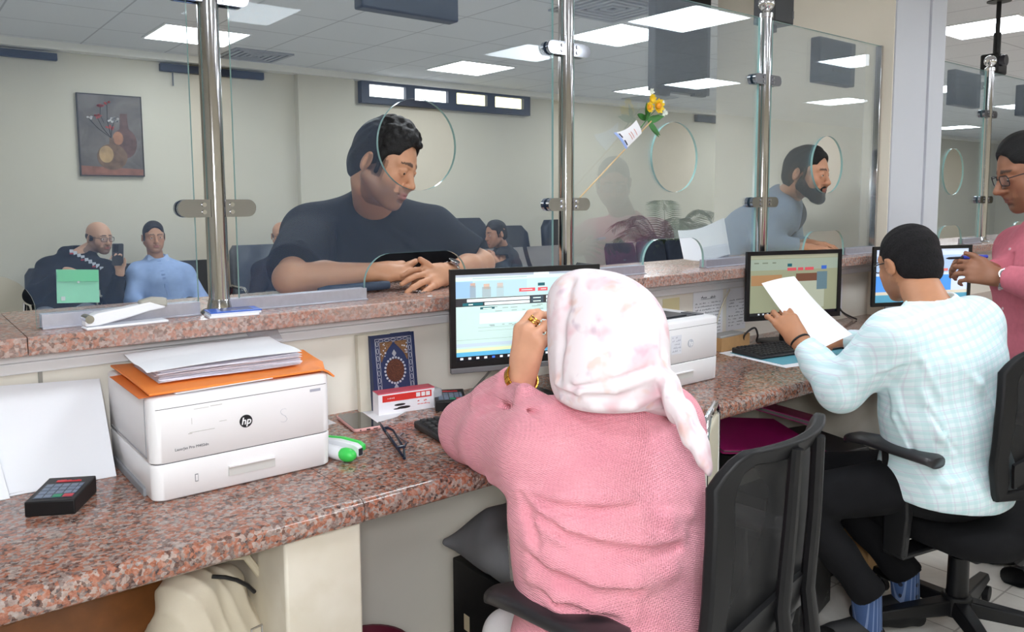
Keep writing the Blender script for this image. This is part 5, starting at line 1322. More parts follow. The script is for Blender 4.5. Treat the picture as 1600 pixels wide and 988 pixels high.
    for an, toe in (((2.285, 1.125, .17), (-.75, .6)), ((2.51, 1.115, .17), (-.72, .65))):
        S = SDF(np3(an)-.18, np3(an)+.14, .005); S.cap(np3(an)+[-.005, .01, .02], (an[0], an[1], .06), .045, .040, .01); S.plane((0, 0, .03), (0, 0, -1)); S.mesh('sock', sk.m, root)
        q = MB(); ctr = V((an[0]-.02, an[1]-.036, .115)); q.add([ctr+V(p) for p in ((-.009, 0, 0), (0, -.008, -.011), (.009, -.002, 0), (0, -.008, .011))], [(0, 1, 2, 3)])
        shoe((an[0], an[1], 0), toe, root, M('black shoe suede', (.01, .01, .011), .7))
    bd = MB(); fw = unit(wrL-elL); a = unit(np.cross(fw, up)); b = np.cross(fw, a); bd.tube([V(wrL+fw*.006+a*.031*math.cos(u)+b*.031*math.sin(u)) for u in [2*PI*i/20 for i in range(20)]], .0035, 8, closed=True); bd.build('wristband', black, root, world=True)
make_checked_man()
def basis3(f, up=(0, 0, 1)): return basis(unit(f), np.array(up, float))
def hair_cap(hc, B, sc, root, col, top=.010, front=.058, curl=0, scale=300, name='hair', sides=0, amp=.0012, low=-.085, slope=-.55, h=.0035, lift=0):
    S = SDF(hc-.18*sc, hc+.19*sc, h)
    def Pp(x, y, z): return hc+B @ (np.array([x, y, z])*sc)
    S.ell(Pp(0, -.012, .040+lift), np.array([.0775+sides, .099+top*.3, .0845+top])*sc, B, .01); S.ell(Pp(0, .010, .058+lift), np.array([.066+sides, .075, .070+top])*sc, B, .02); S.ell(Pp(0, -.050, -.010), np.array([.069+sides, .062, .064])*sc, B, .02); S.ell(Pp(0, -.060, -.035), np.array([.048, .042, .048])*sc, B, .02)
    S.plane(Pp(0, front, .055), B @ unit((0, 1, slope)), .008*sc)
    for sx in (-1, 1):
        S.ell(Pp(sx*.092, .010, -.040), np.array([.040, .050, .040])*sc, B, .006*sc, True); S.ell(Pp(sx*.075, .075, .015), np.array([.035, .042, .035])*sc, B, .012*sc, True)
        S.cap(Pp(sx*.074, .022, .028), Pp(sx*.0735, .020, -.022), .0075*sc, .0055*sc, .006*sc)
    S.ell(Pp(0, .110, .020), np.array([.069, .070, .074])*sc, B, .008*sc, True)
    S.plane(Pp(0, 0, low), B @ unit((0, -.25, -1)), .008*sc)
    if curl:
        rn = np.random.RandomState(3)
        for i in range(330):
            a, b = rn.uniform(-PI, PI), rn.uniform(.0, 1.35); d = np.array([math.cos(a)*math.cos(b), math.sin(a)*math.cos(b), math.sin(b)])
            p = np.array([0, 0, .045+lift])+d*np.array([.072+sides, .090, .084+top])
            if p[1] > front+.01 or p[2] < .03 or (p[1] > .03 and p[2] < .088): continue
            S.ell(Pp(*p), np.array([1, 1, 1])*curl*rn.uniform(.7, 1.2)*sc, None, .004)
    S.field(wrinkle(amp, 190, 2, (.4, .5, .6)), )
    return S.mesh(name, hair_mat(name+' '+col, col, scale), root)
def beard_mesh(hc, B, sc, root, col, full=1.0, h=.003):
    S = SDF(hc-.17*sc, hc+.17*sc, h)
    def Pp(x, y, z): return hc+B @ (np.array([x, y, z])*sc)
    e = .005*full
    for sx in (-1, 1):
        S.cap(Pp(sx*.0675, .012, -.012), Pp(sx*.060, .010, -.050), .009, .016, .015); S.cap(Pp(sx*.058, .010, -.052), Pp(sx*.024, .062, -.096), (.0205+e)*sc, (.0215+e)*sc, .02); S.ell(Pp(sx*.040, .058, -.068), np.array([.019, .024+e, .024])*sc, B, .015)
        S.cap(Pp(sx*.024, .089, -.064), Pp(sx*.022, .084, -.082), .0075*sc, .010*sc, .006); S.cap(Pp(sx*.003, .099, -.0475), Pp(sx*.024, .088, -.058), .0058*sc, .0052*sc, .004)
    S.ell(Pp(0, .076, -.103), np.array([.029, .022+e, .022+e])*sc, B, .015); S.ell(Pp(0, .088, -.086), np.array([.018, .009, .008])*sc, B, .008)
    S.ell(Pp(0, .099, -.0640), np.array([.0195, .014, .0080])*sc, B, .003*sc, True); S.ell(Pp(0, .015, -.112), np.array([.05, .045, .022])*sc, B, .01*sc, True)
    S.field(wrinkle(.0009, 240, 4, (.5, .4, .7)))
    return S.mesh('beard', hair_mat('beard '+col, col, 420, 1, .6), root)
def spectacles(hc, B, sc, root, m, lens=True):
    def Pp(x, y, z): return V(hc+B @ (np.array([x, y, z])*sc))
    q = MB()
    for sx in (-1, 1):
        q.tube([Pp(sx*.032+x, .103-abs(sx*.032+x)*.12, .002+z) for x, z in rrect(.048, .033, .011)], .0016*sc, 6, closed=True); q.tube([Pp(sx*.055, .097, .010), Pp(sx*.074, .06, .011), Pp(sx*.084, -.01, .012), Pp(sx*.081, -.03, -.004)], .0018*sc, 6)
    q.tube([Pp(-.009, .103, .008), Pp(0, .107, .010), Pp(.009, .103, .008)], .0015*sc, 6)
    o = q.build('spectacles', m, root, world=True)
    if lens:
        q = MB()
        for sx in (-1, 1): q.add([Pp(sx*.032+x, .1028-abs(sx*.032+x)*.12, .002+z) for x, z in rrect(.047, .032, .011)], [tuple(range(24))])
        q.build('lenses', m_mix_transparent('spectacle lens clear', 'dfe6ee', .10, .05), o, world=True)
def watch(c, fw, face, root, strap, R0=.029, dial='26282c'):
    fw = unit(fw); a = unit(np.array(face)-fw*np.dot(face, fw)); b = np.cross(fw, a); q = MB(); m = frame(c, a, b)
    for i in range(20):
        u = 2*PI*i/20; q.cbox((0, 0, 0), (.004, 2*PI*R0/20*.92, .016), m @ Matrix.Rotation(u, 4, 'Z') @ Matrix.Translation((R0, 0, 0)))
    o = q.build('wristwatch', strap, root, bevel=.001, world=True)
    q = MB().cyl(V(c+a*(R0-.001)), V(c+a*(R0+.009)), .0195, n=24); q.build('watch_case', steel, o, bevel=.001, world=True)
    MB().cyl(V(c+a*(R0+.0085)), V(c+a*(R0+.0095)), .0165, n=24).build('watch_dial', M('watch dial '+dial, dial, .3), o, world=True)

# ================================================================== man in the black t-shirt leaning on the ledge
def make_tshirt_man():
    root = person('man in a black t-shirt leaning on the ledge with clasped hands behind the glass', (1.32, 2.62, 0))
    sc_ = 1.05
    hc = np3(at_y(600, 258, 2.20)); B = basis3((.50, -.80, -.36), (.05, .10, 1))
    shR = np3(at_y(486, 362, 2.55)); shL = np3(at_y(672, 362, 2.40)); sc = shR*.5+shL*.5+[0, 0, .06]
    r = unit(shL-shR); r[2] = 0; r = unit(r)
    elR = np3(at_z(452, 438, 1.145)); wrR = np3(at_y(586, 424, 2.17)); elL = np3(at_y(752, 422, 2.28)); wrL = np3(at_y(696, 430, 2.115))
    elR[2] = 1.15; wrR[2] = 1.158; elL[2] = 1.15; wrL[2] = 1.146
    pel = np.array([sc[0]-.02, sc[1]+.30, .92])
    S = SDF((.84, 1.98, .05), (1.85, 2.98, 1.70), .0036)
    P = head(S, hc, B, sc_, fat=1.08, jaw=1.05, neck_to=sc+[.0, -.02, .02], neck_r=.062)
    torso(S, [(sc-[0, 0, .06], r*.15, .085), (sc*.5+pel*.5, r*.14, .10), (pel, r*.15, .11)])
    for a, b, c in ((shR, elR, wrR), (shL, elL, wrL)):
        S.cap(sc-[0, 0, .03], a-[0, 0, .02], .05, .045, .03); S.cap(a, b, .047, .046, .02); S.cap(b, b*.6+c*.4, .0455, .043, .02); S.cap(b*.6+c*.4, c, .043, .029, .02)
    hR = unit((.95, -.30, .04)); hand(S, wrR+hR*.010, hR, (-.15, -.50, .85), 1, size=1.10, rad=1.15, curls=[(.55, .8, .5), (.65, .9, .5), (.75, .9, .5), (.8, .9, .5)], spread=.05, thumb_dir=(.90, -.10, .42), thumb_curl=.25, k=.003)
    hL = unit((-.90, -.40, -.04)); hand(S, wrL+hL*.002, hL, (-.35, -.78, .52), -1, size=1.10, rad=1.15, curls=[(.05, .35, .25), (.08, .4, .25), (.10, .45, .3), (.12, .5, .3)], spread=.16, thumb_dir=(-.72, .05, .70), thumb_curl=.3, k=.002)
    for sx in (-1, 1):
        hp = pel+r*.09*sx; S.cap(hp, (hp[0], hp[1]+.02, .5), .07, .052); S.cap((hp[0], hp[1]+.02, .5), (hp[0], hp[1]+.04, .09), .05, .038)
    def hl(x, y, z): return ((np.abs(x) > .058) & (y < .036-.0*z) & (y > -.10) & (z > -.035) & ~((np.abs(x) > .0765) & (z < .03)))*.75
    S.mesh('body', m_skin, root, skin_col('c4906f', hc, B, sc_, lips='a9665e', stub='3b2c27', stub_amt=.62, brow='17110f', hairline=hl, hair='1a1715')); eyes(P, B, sc_, root, look=(.3, -.5))
    hair_cap(hc, B, sc_, root, '131112', top=.012, front=.090, curl=.0095, scale=150, sides=.003, amp=.0016, low=-.09, slope=-.2, lift=.004)
    # t-shirt
    S = SDF((.72, 2.0, .78), (1.98, 3.05, 1.52), .006)
    torso(S, [(sc-[0, 0, .07], r*.245, .125), (sc*.7+pel*.3, r*.25, .15), (sc*.4+pel*.6, r*.225, .16), (pel, r*.21, .165), (pel-[0, 0, .1], r*.21, .165)], .05)
    S.cap(sc-[0, 0, .02], sc+[0, -.02, .035], .10, .082, .04)
    for a, b in ((shR, elR), (shL, elL)):
        S.cap(sc-[0, 0, .03], a-[0, 0, .01], .10, .092, .05); e = a*.12+b*.88; S.cap(a-[0, 0, .005], e, .093, .082, .04); S.plane(a*.16+b*.84, unit(b-a), .004, e-.12, e+.16)
    S.ell(sc+[.004, -.025, .085], (.072, .072, .055), None, .008, True); S.plane(pel-[0, 0, .08], (0, 0, -1), .004)
    S.plane((0, 0, LEDGE+.003), (0, 0, -1), .004, (.72, 2.0, .9), (1.98, 2.36, LEDGE+.003))
    fold(S, [(520, 350), (515, 400), (505, 435)], .016); fold(S, [(610, 360), (640, 380), (665, 400)], .012); fold(S, [(470, 380), (490, 410), (500, 440)], .014); fold(S, [(560, 350), (600, 390)], .010)
    S.field(wrinkle(.004, 30, 6, (.6, .2, .6)))
    S.mesh('t_shirt', cloth_mat('black cotton jersey', '15161b', .1, 20, .04, 300, .85), root)
    S = SDF(sc+[-.16, -.16, -.05], sc+[.16, .16, .16], .004); cc = sc+[.004, -.024, .058]
    q = MB(); nx = unit((1, 0, .1)); ny = unit((0, 1, .45)); q.tube([V(cc+nx*.076*math.cos(u)+ny*.078*math.sin(u)) for u in [2*PI*i/28 for i in range(28)]], .010, 8, closed=True); q.build('collar', MATS.get('bt') or M('black ribbed collar', '111216', .85), root, world=True)
    hips = [(pel+r*.09*s, pel+r*.09*s+[0, .02, -.42], (pel+r*.09*s+[0, .04, 0])*[1, 1, 0]+[0, 0, .10]) for s in (-1, 1)]
    legs(list(hips[0]), list(hips[1]), .012, root=root, pel=[(pel-[0, 0, .06], r*.17, .13)], mat=cloth_mat('dark jeans', '1d222c', .1))
    for h_ in hips: shoe(h_[2], (0, -1), root, black_soft)
    watch(wrL+np.array([.022, .005, 0]), unit(elL-wrL), (-.55, -.62, .55), root, steel, .0335)
make_tshirt_man()

# ================================================================== bearded man in the grey blazer
def make_blazer_man():
    root = person('bearded man in a grey blazer leaning towards the round speaking hole', (3.5, 2.62, 0))
    hc = np3(at_y(1260, 272, 2.16)); sc_ = 1.06; B = basis3((.16, -.97, -.14)); v = unit((.86, .51, 0))
    sc = np3(at_y(1222, 316, 2.33)); shR = sc-v*.16+[0, 0, -.045]; shL = sc+v*.15+[0, 0, -.04]
    elR = np3(at_y(1192, 388, 2.27)); wrR = np3(at_y(1256, 391, 2.14)); elR[2] = max(elR[2], 1.155); wrR[2] = 1.135; elL = sc+v*.17+np.array([-.04, -.10, -.26]); wrL = np.array([3.66, 2.2, 1.15])
    pel = np.array([3.40, 2.66, .90])
    S = SDF((2.85, 1.95, .05), (3.95, 3.0, 1.70), .005)
    P = head(S, hc, B, sc_, neck_to=sc+[.01, -.02, .03], neck_r=.055)
    torso(S, [(sc-[0, 0, .05], v*.14, .085), (sc*.5+pel*.5, v*.14, .10), (pel, v*.14, .11)])
    for a, b, c in ((shR, elR, wrR), (shL, elL, wrL)): S.cap(sc-[0, 0, .03], a, .05, .045, .03); S.cap(a, b, .042, .036); S.cap(b, c, .036, .026)
    hand(S, wrR, (.80, -.58, .0), (0, -.1, 1), 1, curls=[(.25, .35, .2)]*4, size=1.0); hand(S, wrL, (.3, -.95, 0), (0, 0, 1), -1, curls=[(.3, .4, .3)]*4)
    for s in (-1, 1): h_ = pel+v*.09*s; S.cap(h_, h_*[1, 1, 0]+[0, 0, .5], .07, .05); S.cap(h_*[1, 1, 0]+[0, 0, .5], h_*[1, 1, 0]+[0, 0, .09], .05, .038)
    S.mesh('body', m_skin, root, skin_col('c89272', hc, B, sc_, brow='100c0b', lips='8f5048', stub='241b18', stub_amt=.5)); eyes(P, B, sc_, root)
    hair_cap(hc, B, sc_, root, '141213', top=.006, front=.082, scale=240, sides=.002, amp=.0018, low=-.08, slope=-.35); beard_mesh(hc, B, sc_, root, '120f0f', 1.5)
    lap = fr0 = unit((.56, -.80, 0)); S = SDF((2.8, 1.97, .70), (3.955, 3.05, 1.55), .006)
    torso(S, [(sc-[0, 0, .06], v*.185, .115), (sc*.65+pel*.35, v*.195, .14), (sc*.3+pel*.7, v*.18, .15), (pel, v*.18, .16), (pel-[0, 0, .1], v*.185, .17)], .05)
    S.cap(sc-[0, 0, .02], sc+[0, 0, .025], .085, .070, .03)
    for a, b, c in ((shR, elR, wrR), (shL, elL, wrL)):
        S.cap(sc-[0, 0, .03], a, .085, .078, .05); S.cap(a, b, .076, .062, .04); e = b*.15+c*.85; S.cap(b, e, .060, .045, .03); S.plane(e, unit(c-b), .003, e-.06, e+.06)
    S.plane((0, 0, LEDGE+.003), (0, 0, -1), .005, (2.8, 1.97, .9), (3.955, 2.37, LEDGE+.003))
    S.ell(sc+[.02, -.03, .06], (.062, .062, .05), None, .008, True); fr = unit((.56, -.80, 0))
    S.cap(sc+fr*.15+[0, 0, .0], sc*.5+pel*.5+fr*.2, .035, .06, .01, None, True); S.plane(pel-[0, 0, .12], (0, 0, -1), .004)
    fold(S, [(1200, 330), (1192, 355), (1186, 380)], .014); fold(S, [(1168, 350), (1176, 380)], .012)
    S.field(wrinkle(.0035, 32, 8, (.4, .3, .7)))
    S.mesh('blazer', cloth_mat('grey wool blazer', '8492a4', .05, 40, .2, 600, .85), root)
    S = SDF((3.0, 1.98, .85), (3.955, 2.9, 1.5), .006); torso(S, [(sc-[0, 0, .05]+fr*.03, v*.10, .10), (sc*.55+pel*.45+fr*.03, v*.11, .125)], .04); S.cap(sc, sc+[.012, -.02, .045], .072, .064, .03); S.ell(sc+[.02, -.03, .085], (.058, .058, .05), None, .006, True); S.plane(np.array([0, 2.03, 0]), (0, -1, 0))
    S.mesh('shirt', cloth_mat('dark navy shirt', '2a3040', .1), root)
    hips = [(pel+v*.09*s, pel*[1, 1, 0]+v*.09*s+[0, 0, .5], pel*[1, 1, 0]+v*.09*s+[0, 0, .10]) for s in (-1, 1)]
    legs(list(hips[0]), list(hips[1]), .012, root=root, pel=[(pel-[0, 0, .06], v*.16, .12)])
    for h_ in hips: shoe(h_[2], (.5, -.8), root, black_soft)
make_blazer_man()

# ================================================================== standing man in the pink shirt
def make_pink_man():
    root = person('standing man in a pink shirt holding a blue pen at the right edge', (3.2, 1.02, 0))
    hc = np3(at_d(1612, 268, 2.70)); sc_ = 1.06; B = basis3((-.66, .70, -.34)); hd = unit((-.74, .66, 0)); lf = np.array([-hd[1], hd[0], 0])
    sc = np3(at_d(1640, 372, 2.78)); shL = sc+lf*.17+[0, 0, -.05]; shR = sc-lf*.17+[0, 0, -.05]
    wrL = np3(at_d(1562, 434, 2.58)); elL = np3(at_d(1642, 446, 2.42)); wrR = np3(at_d(1541, 418, 2.78)); elR = np3(at_d(1606, 450, 3.0))
    pel = np.array([sc[0]+.02, sc[1]-.02, .84])
    S = SDF((2.55, .45, .05), (3.7, 1.6, 1.70), .005)
    P = head(S, hc, B, sc_, nose=1.18, fat=1.1, neck_to=sc+[.0, 0, .02], neck_r=.06)
    torso(S, [(sc-[0, 0, .06], lf*.15, .09), (sc*.5+pel*.5, lf*.15, .11), (pel, lf*.15, .11)])
    for a, b, c in ((shR, elR, wrR), (shL, elL, wrL)): S.cap(sc-[0, 0, .03], a, .05, .045, .03); S.cap(a, b, .042, .036); S.cap(b, c, .036, .027)
    hl_ = unit(np3(at_d(1520, 424, 2.62))-wrL); jl = hand(S, wrL+hl_*.004, hl_, unit((-.55, -.62, .3)), 1, rad=1.08, curls=[(.5, .7, .4), (.55, .8, .4), (.6, .8, .5), (.7, .8, .5)], thumb_dir=unit(hl_*.7+np.array([.1, .1, .65])))
    hr_ = unit(np3(at_d(1506, 404, 2.74))-wrR); jr = hand(S, wrR+hr_*.004, hr_, unit((-.2, -.45, .85)), -1, rad=1.08, curls=[(.6, .9, .5), (.7, .95, .6), (.9, 1.0, .7), (1.0, 1.0, .7)], thumb_dir=unit(hr_*.8+np.array([-.35, -.5, .1])))
    for s in (-1, 1): h_ = pel+lf*.09*s; S.cap(h_, h_*[1, 1, 0]+[0, 0, .45], .07, .05); S.cap(h_*[1, 1, 0]+[0, 0, .45], h_*[1, 1, 0]+[0, 0, .09], .05, .038)
    S.mesh('body', m_skin, root, skin_col('8d5f45', hc, B, sc_, brow='0f0b0a', lips='7a4a40', stub='2a1f1b', stub_amt=.3)); eyes(P, B, sc_, root, look=(0, -.5))
    hair_cap(hc, B, sc_, root, '0f0e0f', top=.006, front=.082, scale=280, sides=.002, low=-.08, slope=-.3); spectacles(hc, B, sc_, root, M('dark metal spectacle frame', '1c1d22', .3))
    S = SDF((2.5, .4, .66), (3.75, 1.65, 1.5), .006)
    torso(S, [(sc-[0, 0, .06], lf*.20, .125), (sc*.6+pel*.4, lf*.205, .155), (pel, lf*.19, .155), (pel-[0, 0, .07], lf*.19, .155)], .05)
    S.cap(sc-[0, 0, .02], sc+[0, 0, .035], .088, .074, .03)
    for a, b, c in ((shR, elR, wrR), (shL, elL, wrL)):
        S.cap(sc-[0, 0, .03], a, .088, .082, .05); S.cap(a, b, .080, .066, .04); e = b*.16+c*.84; S.cap(b, e, .060, .043, .03); S.plane(e, unit(c-b), .003, e-.06, e+.06)
    S.ell(sc+[-.01, .01, .075], (.066, .066, .05), None, .008, True); S.plane((0, 0, .785), (0, 0, -1), .006)
    S.field(wrinkle(.0035, 34, 4, (.5, .4, .7)))
    o = S.mesh('shirt', cloth_mat('pink cotton shirt', 'c9707f', .06, 60, .2, 500, .8), root)
    q = MB()
    for i in range(6):
        for t in np.arange(.1, .35, .002):
            p = sc+hd*t+np.array([0, 0, -.04-.07*i]); ii = np.round((p-S.lo)/S.h).astype(int)
            if (ii >= 0).all() and (ii < S.n).all() and S.D[tuple(ii)] > 0: q.cyl(V(p-hd*.004), V(p+hd*.001), .006, n=10); break
    q.build('buttons', M('pale shirt buttons', 'dcc0c4', .4), o, world=True)
    hips = [(pel+lf*.09*s, pel*[1, 1, 0]+lf*.09*s+[0, 0, .46], pel*[1, 1, 0]+lf*.09*s+[0, 0, .09]) for s in (-1, 1)]
    legs(list(hips[0]), list(hips[1]), .008, root=root, pel=[(pel-[0, 0, .05], lf*.17, .13)])
    for h_ in hips: shoe(h_[2], hd[:2], root, black_soft)
    watch(wrL-hl_*.012, hl_, (-.6, -.7, .3), root, steel, .033)
    # pen
    a = np3(at_d(1478, 404, 2.66)); b = np3(at_d(1542, 401, 2.70)); d = unit(b-a)
    t = thing('ballpoint_pen', 'blue capped ballpoint pen in the hand of the man in the pink shirt', 'pen', tuple(a))
    MB().tube([V(a), V(a+d*.012), V(a+d*.07)], [.001, .0042, .0045], 10).build('barrel', M('dark clear barrel', '23252b', .2), t, world=True)
    MB().tube([V(a+d*.068), V(b-d*.03), V(b)], [.0068, .0072, .0060], 12).build('cap', M('blue pen cap', '2b3fb8', .3), t, world=True)
make_pink_man()

# ================================================================== people waiting in the hall
def seated(label, hc, fwd, sc_off, pel, shoulders, arms, skin, shirt, trousers, knees, feet, sc_=1.0, hair=None, beard=None, specs=False, stub=0, brow='1a1412', h=.008, hand_spec=None, collar=.07, bald=False, shoes='181819', hoodie=False):
    root = person(label, (pel[0], pel[1], 0)); B = basis3(fwd); hc = np3(hc); sc = hc+np.array(sc_off, float); pel = np3(pel); shR, shL = [np3(p) for p in shoulders]
    r = unit((shL-shR)*[1, 1, 0]); allp = np.array([hc+.14, hc-.14, pel, shR, shL]+[np3(p) for a in arms for p in a]+[np3(p) for p in knees+feet])
    S = SDF(allp.min(0)-.16, allp.max(0)+.16, h*.75)
    P = head(S, hc, B, sc_, neck_to=sc+[0, 0, .02], neck_r=.055)
    torso(S, [(sc-[0, 0, .06], r*.14, .08), (pel, r*.14, .1)])
    for i, (sh, (el, wr)) in enumerate(zip((shR, shL), arms)):
        el, wr = np3(el), np3(wr); S.cap(sc-[0, 0, .03], sh, .05, .045, .03); S.cap(sh, el, .042, .036); S.cap(el, wr, .036, .027)
        f, n, cu = hand_spec[i] if hand_spec else (wr-el, (0, 0, 1), [(.4, .5, .3)]*4); hand(S, wr, f, n, 1 if i == 0 else -1, curls=cu)
    for s, kn, an in zip((-1, 1), knees, feet): S.cap(pel+r*.09*s, kn, .06, .05); S.cap(kn, an, .045, .035)
    S.mesh('body', m_skin, root, skin_col(skin, hc, B, sc_, brow=brow, stub='2a211d', stub_amt=stub)); eyes(P, B, sc_, root)
    if hair: hair_cap(hc, B, sc_, root, hair, top=.004, front=.080, scale=250, h=.005, low=-.08, slope=-.35)
    if bald:
        S = SDF(hc-.17, hc+.17, .005); Pp = lambda x, y, z: hc+B @ (np.array([x, y, z])*sc_)
        S.ell(Pp(0, -.018, .010), np.array([.0785, .097, .060])*sc_, B, .01); S.plane(Pp(0, .03, 0), B @ unit((0, 1, 0)), .01); S.plane(Pp(0, 0, .055), B @ unit((0, .25, 1)), .01); S.plane(Pp(0, 0, -.04), B @ unit((0, 0, -1)), .01)
        S.mesh('hair', hair_mat('cropped hair '+bald, bald, 300), root)
    if beard: beard_mesh(hc, B, sc_, root, beard, .2, .005)
    if specs: spectacles(hc, B, sc_, root, M('black hall spectacle frame', '17171c', .3))
    S = SDF(allp.min(0)-.2, allp.max(0)+.2, h)
    torso(S, [(sc-[0, 0, .06], r*.19, .12), (sc*.6+pel*.4, r*.195, .145), (pel, r*.19, .15)], .05); S.cap(sc-[0, 0, .02], sc+[0, 0, .03], .09, collar+.006, .03)
    for sh, (el, wr) in zip((shR, shL), arms):
        el, wr = np3(el), np3(wr); S.cap(sc-[0, 0, .03], sh, .088, .082, .05); S.cap(sh, el, .08, .065, .04); e = el*.12+wr*.88; S.cap(el, e, .062, .045, .03); S.plane(e, unit(wr-el), .003, e-.07, e+.07)
    if hoodie: S.cap(sc+[-.07, .05, .05], sc+[.07, .05, .05], .055, .055, .03); S.cap(sc+[-.08, -.02, .02], sc+[.08, -.02, .02], .05, .05, .04)
    S.ell(sc+B @ np.array([0, .02, .075]), (.062, .062, .045), None, .01, True); S.plane(pel-[0, 0, .05], (0, 0, -1), .01); S.field(wrinkle(.004, 30, 6, (.6, .2, .6)))
    shm = S.mesh('shirt' if not hoodie else 'hoodie', shirt, root)
    legs([pel-r*.09, knees[0], feet[0]], [pel+r*.09, knees[1], feet[1]], .010, root=root, pel=[(pel-[0, 0, .02], r*.17, .14)], mat=trousers)
    for an in feet: shoe(an, (-.1, -1), root, M('hall shoes '+shoes, shoes, .6))
    return root, S, shm, sc, B
Yh = 6.72
def hp(x, y, Y=Yh): return np3(at_y(x, y, Y))
def lift(p, dz=0, dy=0): return np3(p)+[0, dy, dz]
# man with the phone, in a dark hoodie
hc = hp(155, 372); pe = hp(98, 478, 6.7); pe[2] = .55
hs = [(unit((.85, -.25, -.45)), (0, -.75, .65), [(.5, .7, .4)]*4), (unit((-.12, -.05, 1)), (.55, .75, .0), [(.45, .8, .4), (.5, .9, .5), (.5, .9, .5), (.5, .9, .5)])]
kn = [hp(62, 487, 6.25), hp(178, 474, 6.2)]
root, S, shm, sc, B = seated('man in a dark hoodie holding up a phone, at left behind the glass', hc, (.42, -.88, -.12), hp(122, 412)-hc+[0, .02, .03], pe, (hp(76, 420), hp(163, 423, 6.62)), ((hp(52, 462, 6.45), hp(108, 424, 6.30)), (hp(178, 462, 6.40), hp(188, 424, 6.28))),
       'c39a80', cloth_mat('dark navy hoodie fleece', '14171f', .1, 20, .15, 400, .95), cloth_mat('light grey joggers', '8b909b', .05), [(kn[0][0], kn[0][1], .50), (kn[1][0], kn[1][1], .53)], [(kn[0][0]+.02, kn[0][1], .10), (kn[1][0]-.02, kn[1][1], .10)], bald='2a2522', specs=True, stub=.62, hand_spec=hs, hoodie=True)
q = MB(); rn = random.Random(6); cols = ('c7ccd6', 'b63a48')
for k in range(2):
    q = MB()
    for i in range(9):
        if k and i % 3: continue
        u = i/8; p = S.hit(112+47*u, 392+27*u+(4 if k else 0))
        if p is not None: q.cbox(tuple(p+V((0, -.004, 0))), (.030, .012, .030 if i % 2 else .022), Matrix.Identity(4)) if False else q.box((p.x-.014, p.y-.008, p.z-(.014 if not k else .006)), (p.x+.010, p.y+.002, p.z+(.014 if i % 2 else .010)*(1 if not k else .3)))
    q.build('chest_lettering', M('hoodie print '+cols[k], cols[k], .6), shm, world=True)
a = hp(184, 398, 6.235)
t = thing('mobile_phone', 'dark phone held upright by the man in the hoodie', 'phone', tuple(a), rot=(R(4), R(2), R(8)))
MB().loft([[(x, y, z) for x, z in rrect(.078, .162, .010)] for y in (-.004, .004)]).build('case', M('dark grey phone back', '34363c', .3), t, bevel=.0015); MB().box((-.034, -.006, .02), (.002, -.003, .074)).build('camera_bump', M('black phone camera', '15161a', .2), t, bevel=.002)
t = thing('green_folder', 'translucent green document folder held by the man in the hoodie', 'folder', tuple(hp(122, 448, 6.24)), rot=(R(-12), R(4), R(4)))
MB().grid(lambda u, v: (-.135+.27*u, -.004*math.sin(3*u)-.006*v, -.115+.235*v), 10, 8, thick=.006).build('sleeve', M('mint green plastic', '97e0bb', .3, var=.08, vs=6), t, ang=60)
MB().grid(lambda u, v: (-.13+.26*u, -.0075-.004*math.sin(3*u)-.006*(.62+.38*v), -.115+.235*(.64+.35*v)), 10, 4, thick=.001).build('flap', M('deeper green plastic', '74d49c', .3), t, ang=60)
MB().cyl((0, -.012, .03), (0, -.017, .03), .008, n=14).box((-.11, -.0075, -.098), (-.085, -.004, -.07)).build('snap_and_label', M('pale label', 'd9e0dc', .5), t)
# man in the pale blue shirt
hc = hp(240, 371); pe = hp(265, 486, 6.72); pe[2] = .53; k1, k2 = hp(240, 492, 6.28), hp(335, 490, 6.28)
rS, SS, shS, scS, BS = seated('seated man in a pale blue shirt beside the man holding up a phone', hc, (-.05, -.98, -.05), hp(246, 416)-hc+[0, .02, .02], pe, (hp(216, 428), hp(287, 428)), ((hp(208, 470, 6.62), hp(232, 488, 6.42)), (hp(313, 468, 6.62), hp(318, 486, 6.40))),
       'b5876a', cloth_mat('pale blue shirt cloth', '8fa6cf', .05, 30, .25, 300, .8), cloth_mat('dark grey trousers', '2a2d35', .1), [(k1[0], k1[1], .52), (k2[0], k2[1], .52)], [(k1[0], k1[1], .1), (k2[0], k2[1], .1)], hair='17151a', stub=.12)
q = MB()
for i in range(15):
    p = SS.hit(247+i*1.6, 402+i*5.2)
    if p is not None: q.box((p.x-.012, p.y-.004, p.z-.03), (p.x+.012, p.y+.004, p.z+.0))
q.build('placket', M('pale blue placket', '869ecb', .8), shS, world=True)
q = MB()
for sx in (-1, 1): c_ = V(scS)+V((sx*.03, -.085, .035)); q.add([c_+V((-sx*.028, -.006, -.012)), c_+V((sx*.040, .03, .045)), c_+V((sx*.055, .02, .005)), c_+V((sx*.022, -.022, -.055))], [(0, 1, 2, 3) if sx < 0 else (3, 2, 1, 0)])
q.build('shirt_collar', M('pale blue collar', '9db2d8', .8), shS, world=True)
# bald man behind the man in black
hc = hp(440, 369, 6.75); pe = hp(440, 484, 6.75); pe[2] = .53; k1, k2 = hp(415, 492, 6.3), hp(465, 492, 6.3)
seated('bald man in a dark jacket, mostly hidden by the man in black', hc, (-.25, -.95, -.1), hp(437, 412, 6.75)-hc+[0, .02, .02], pe, (hp(408, 424, 6.75), hp(470, 424, 6.75)), ((hp(400, 465, 6.6), hp(425, 480, 6.4)), (hp(480, 465, 6.6), hp(455, 480, 6.4))),
       'b98a6c', cloth_mat('dark charcoal jacket', '23252d', .1), cloth_mat('dark grey trousers', '2a2d35', .1), [(k1[0], k1[1], .52), (k2[0], k2[1], .52)], [(k1[0], k1[1], .1), (k2[0], k2[1], .1)], bald='6b645e', specs=True)
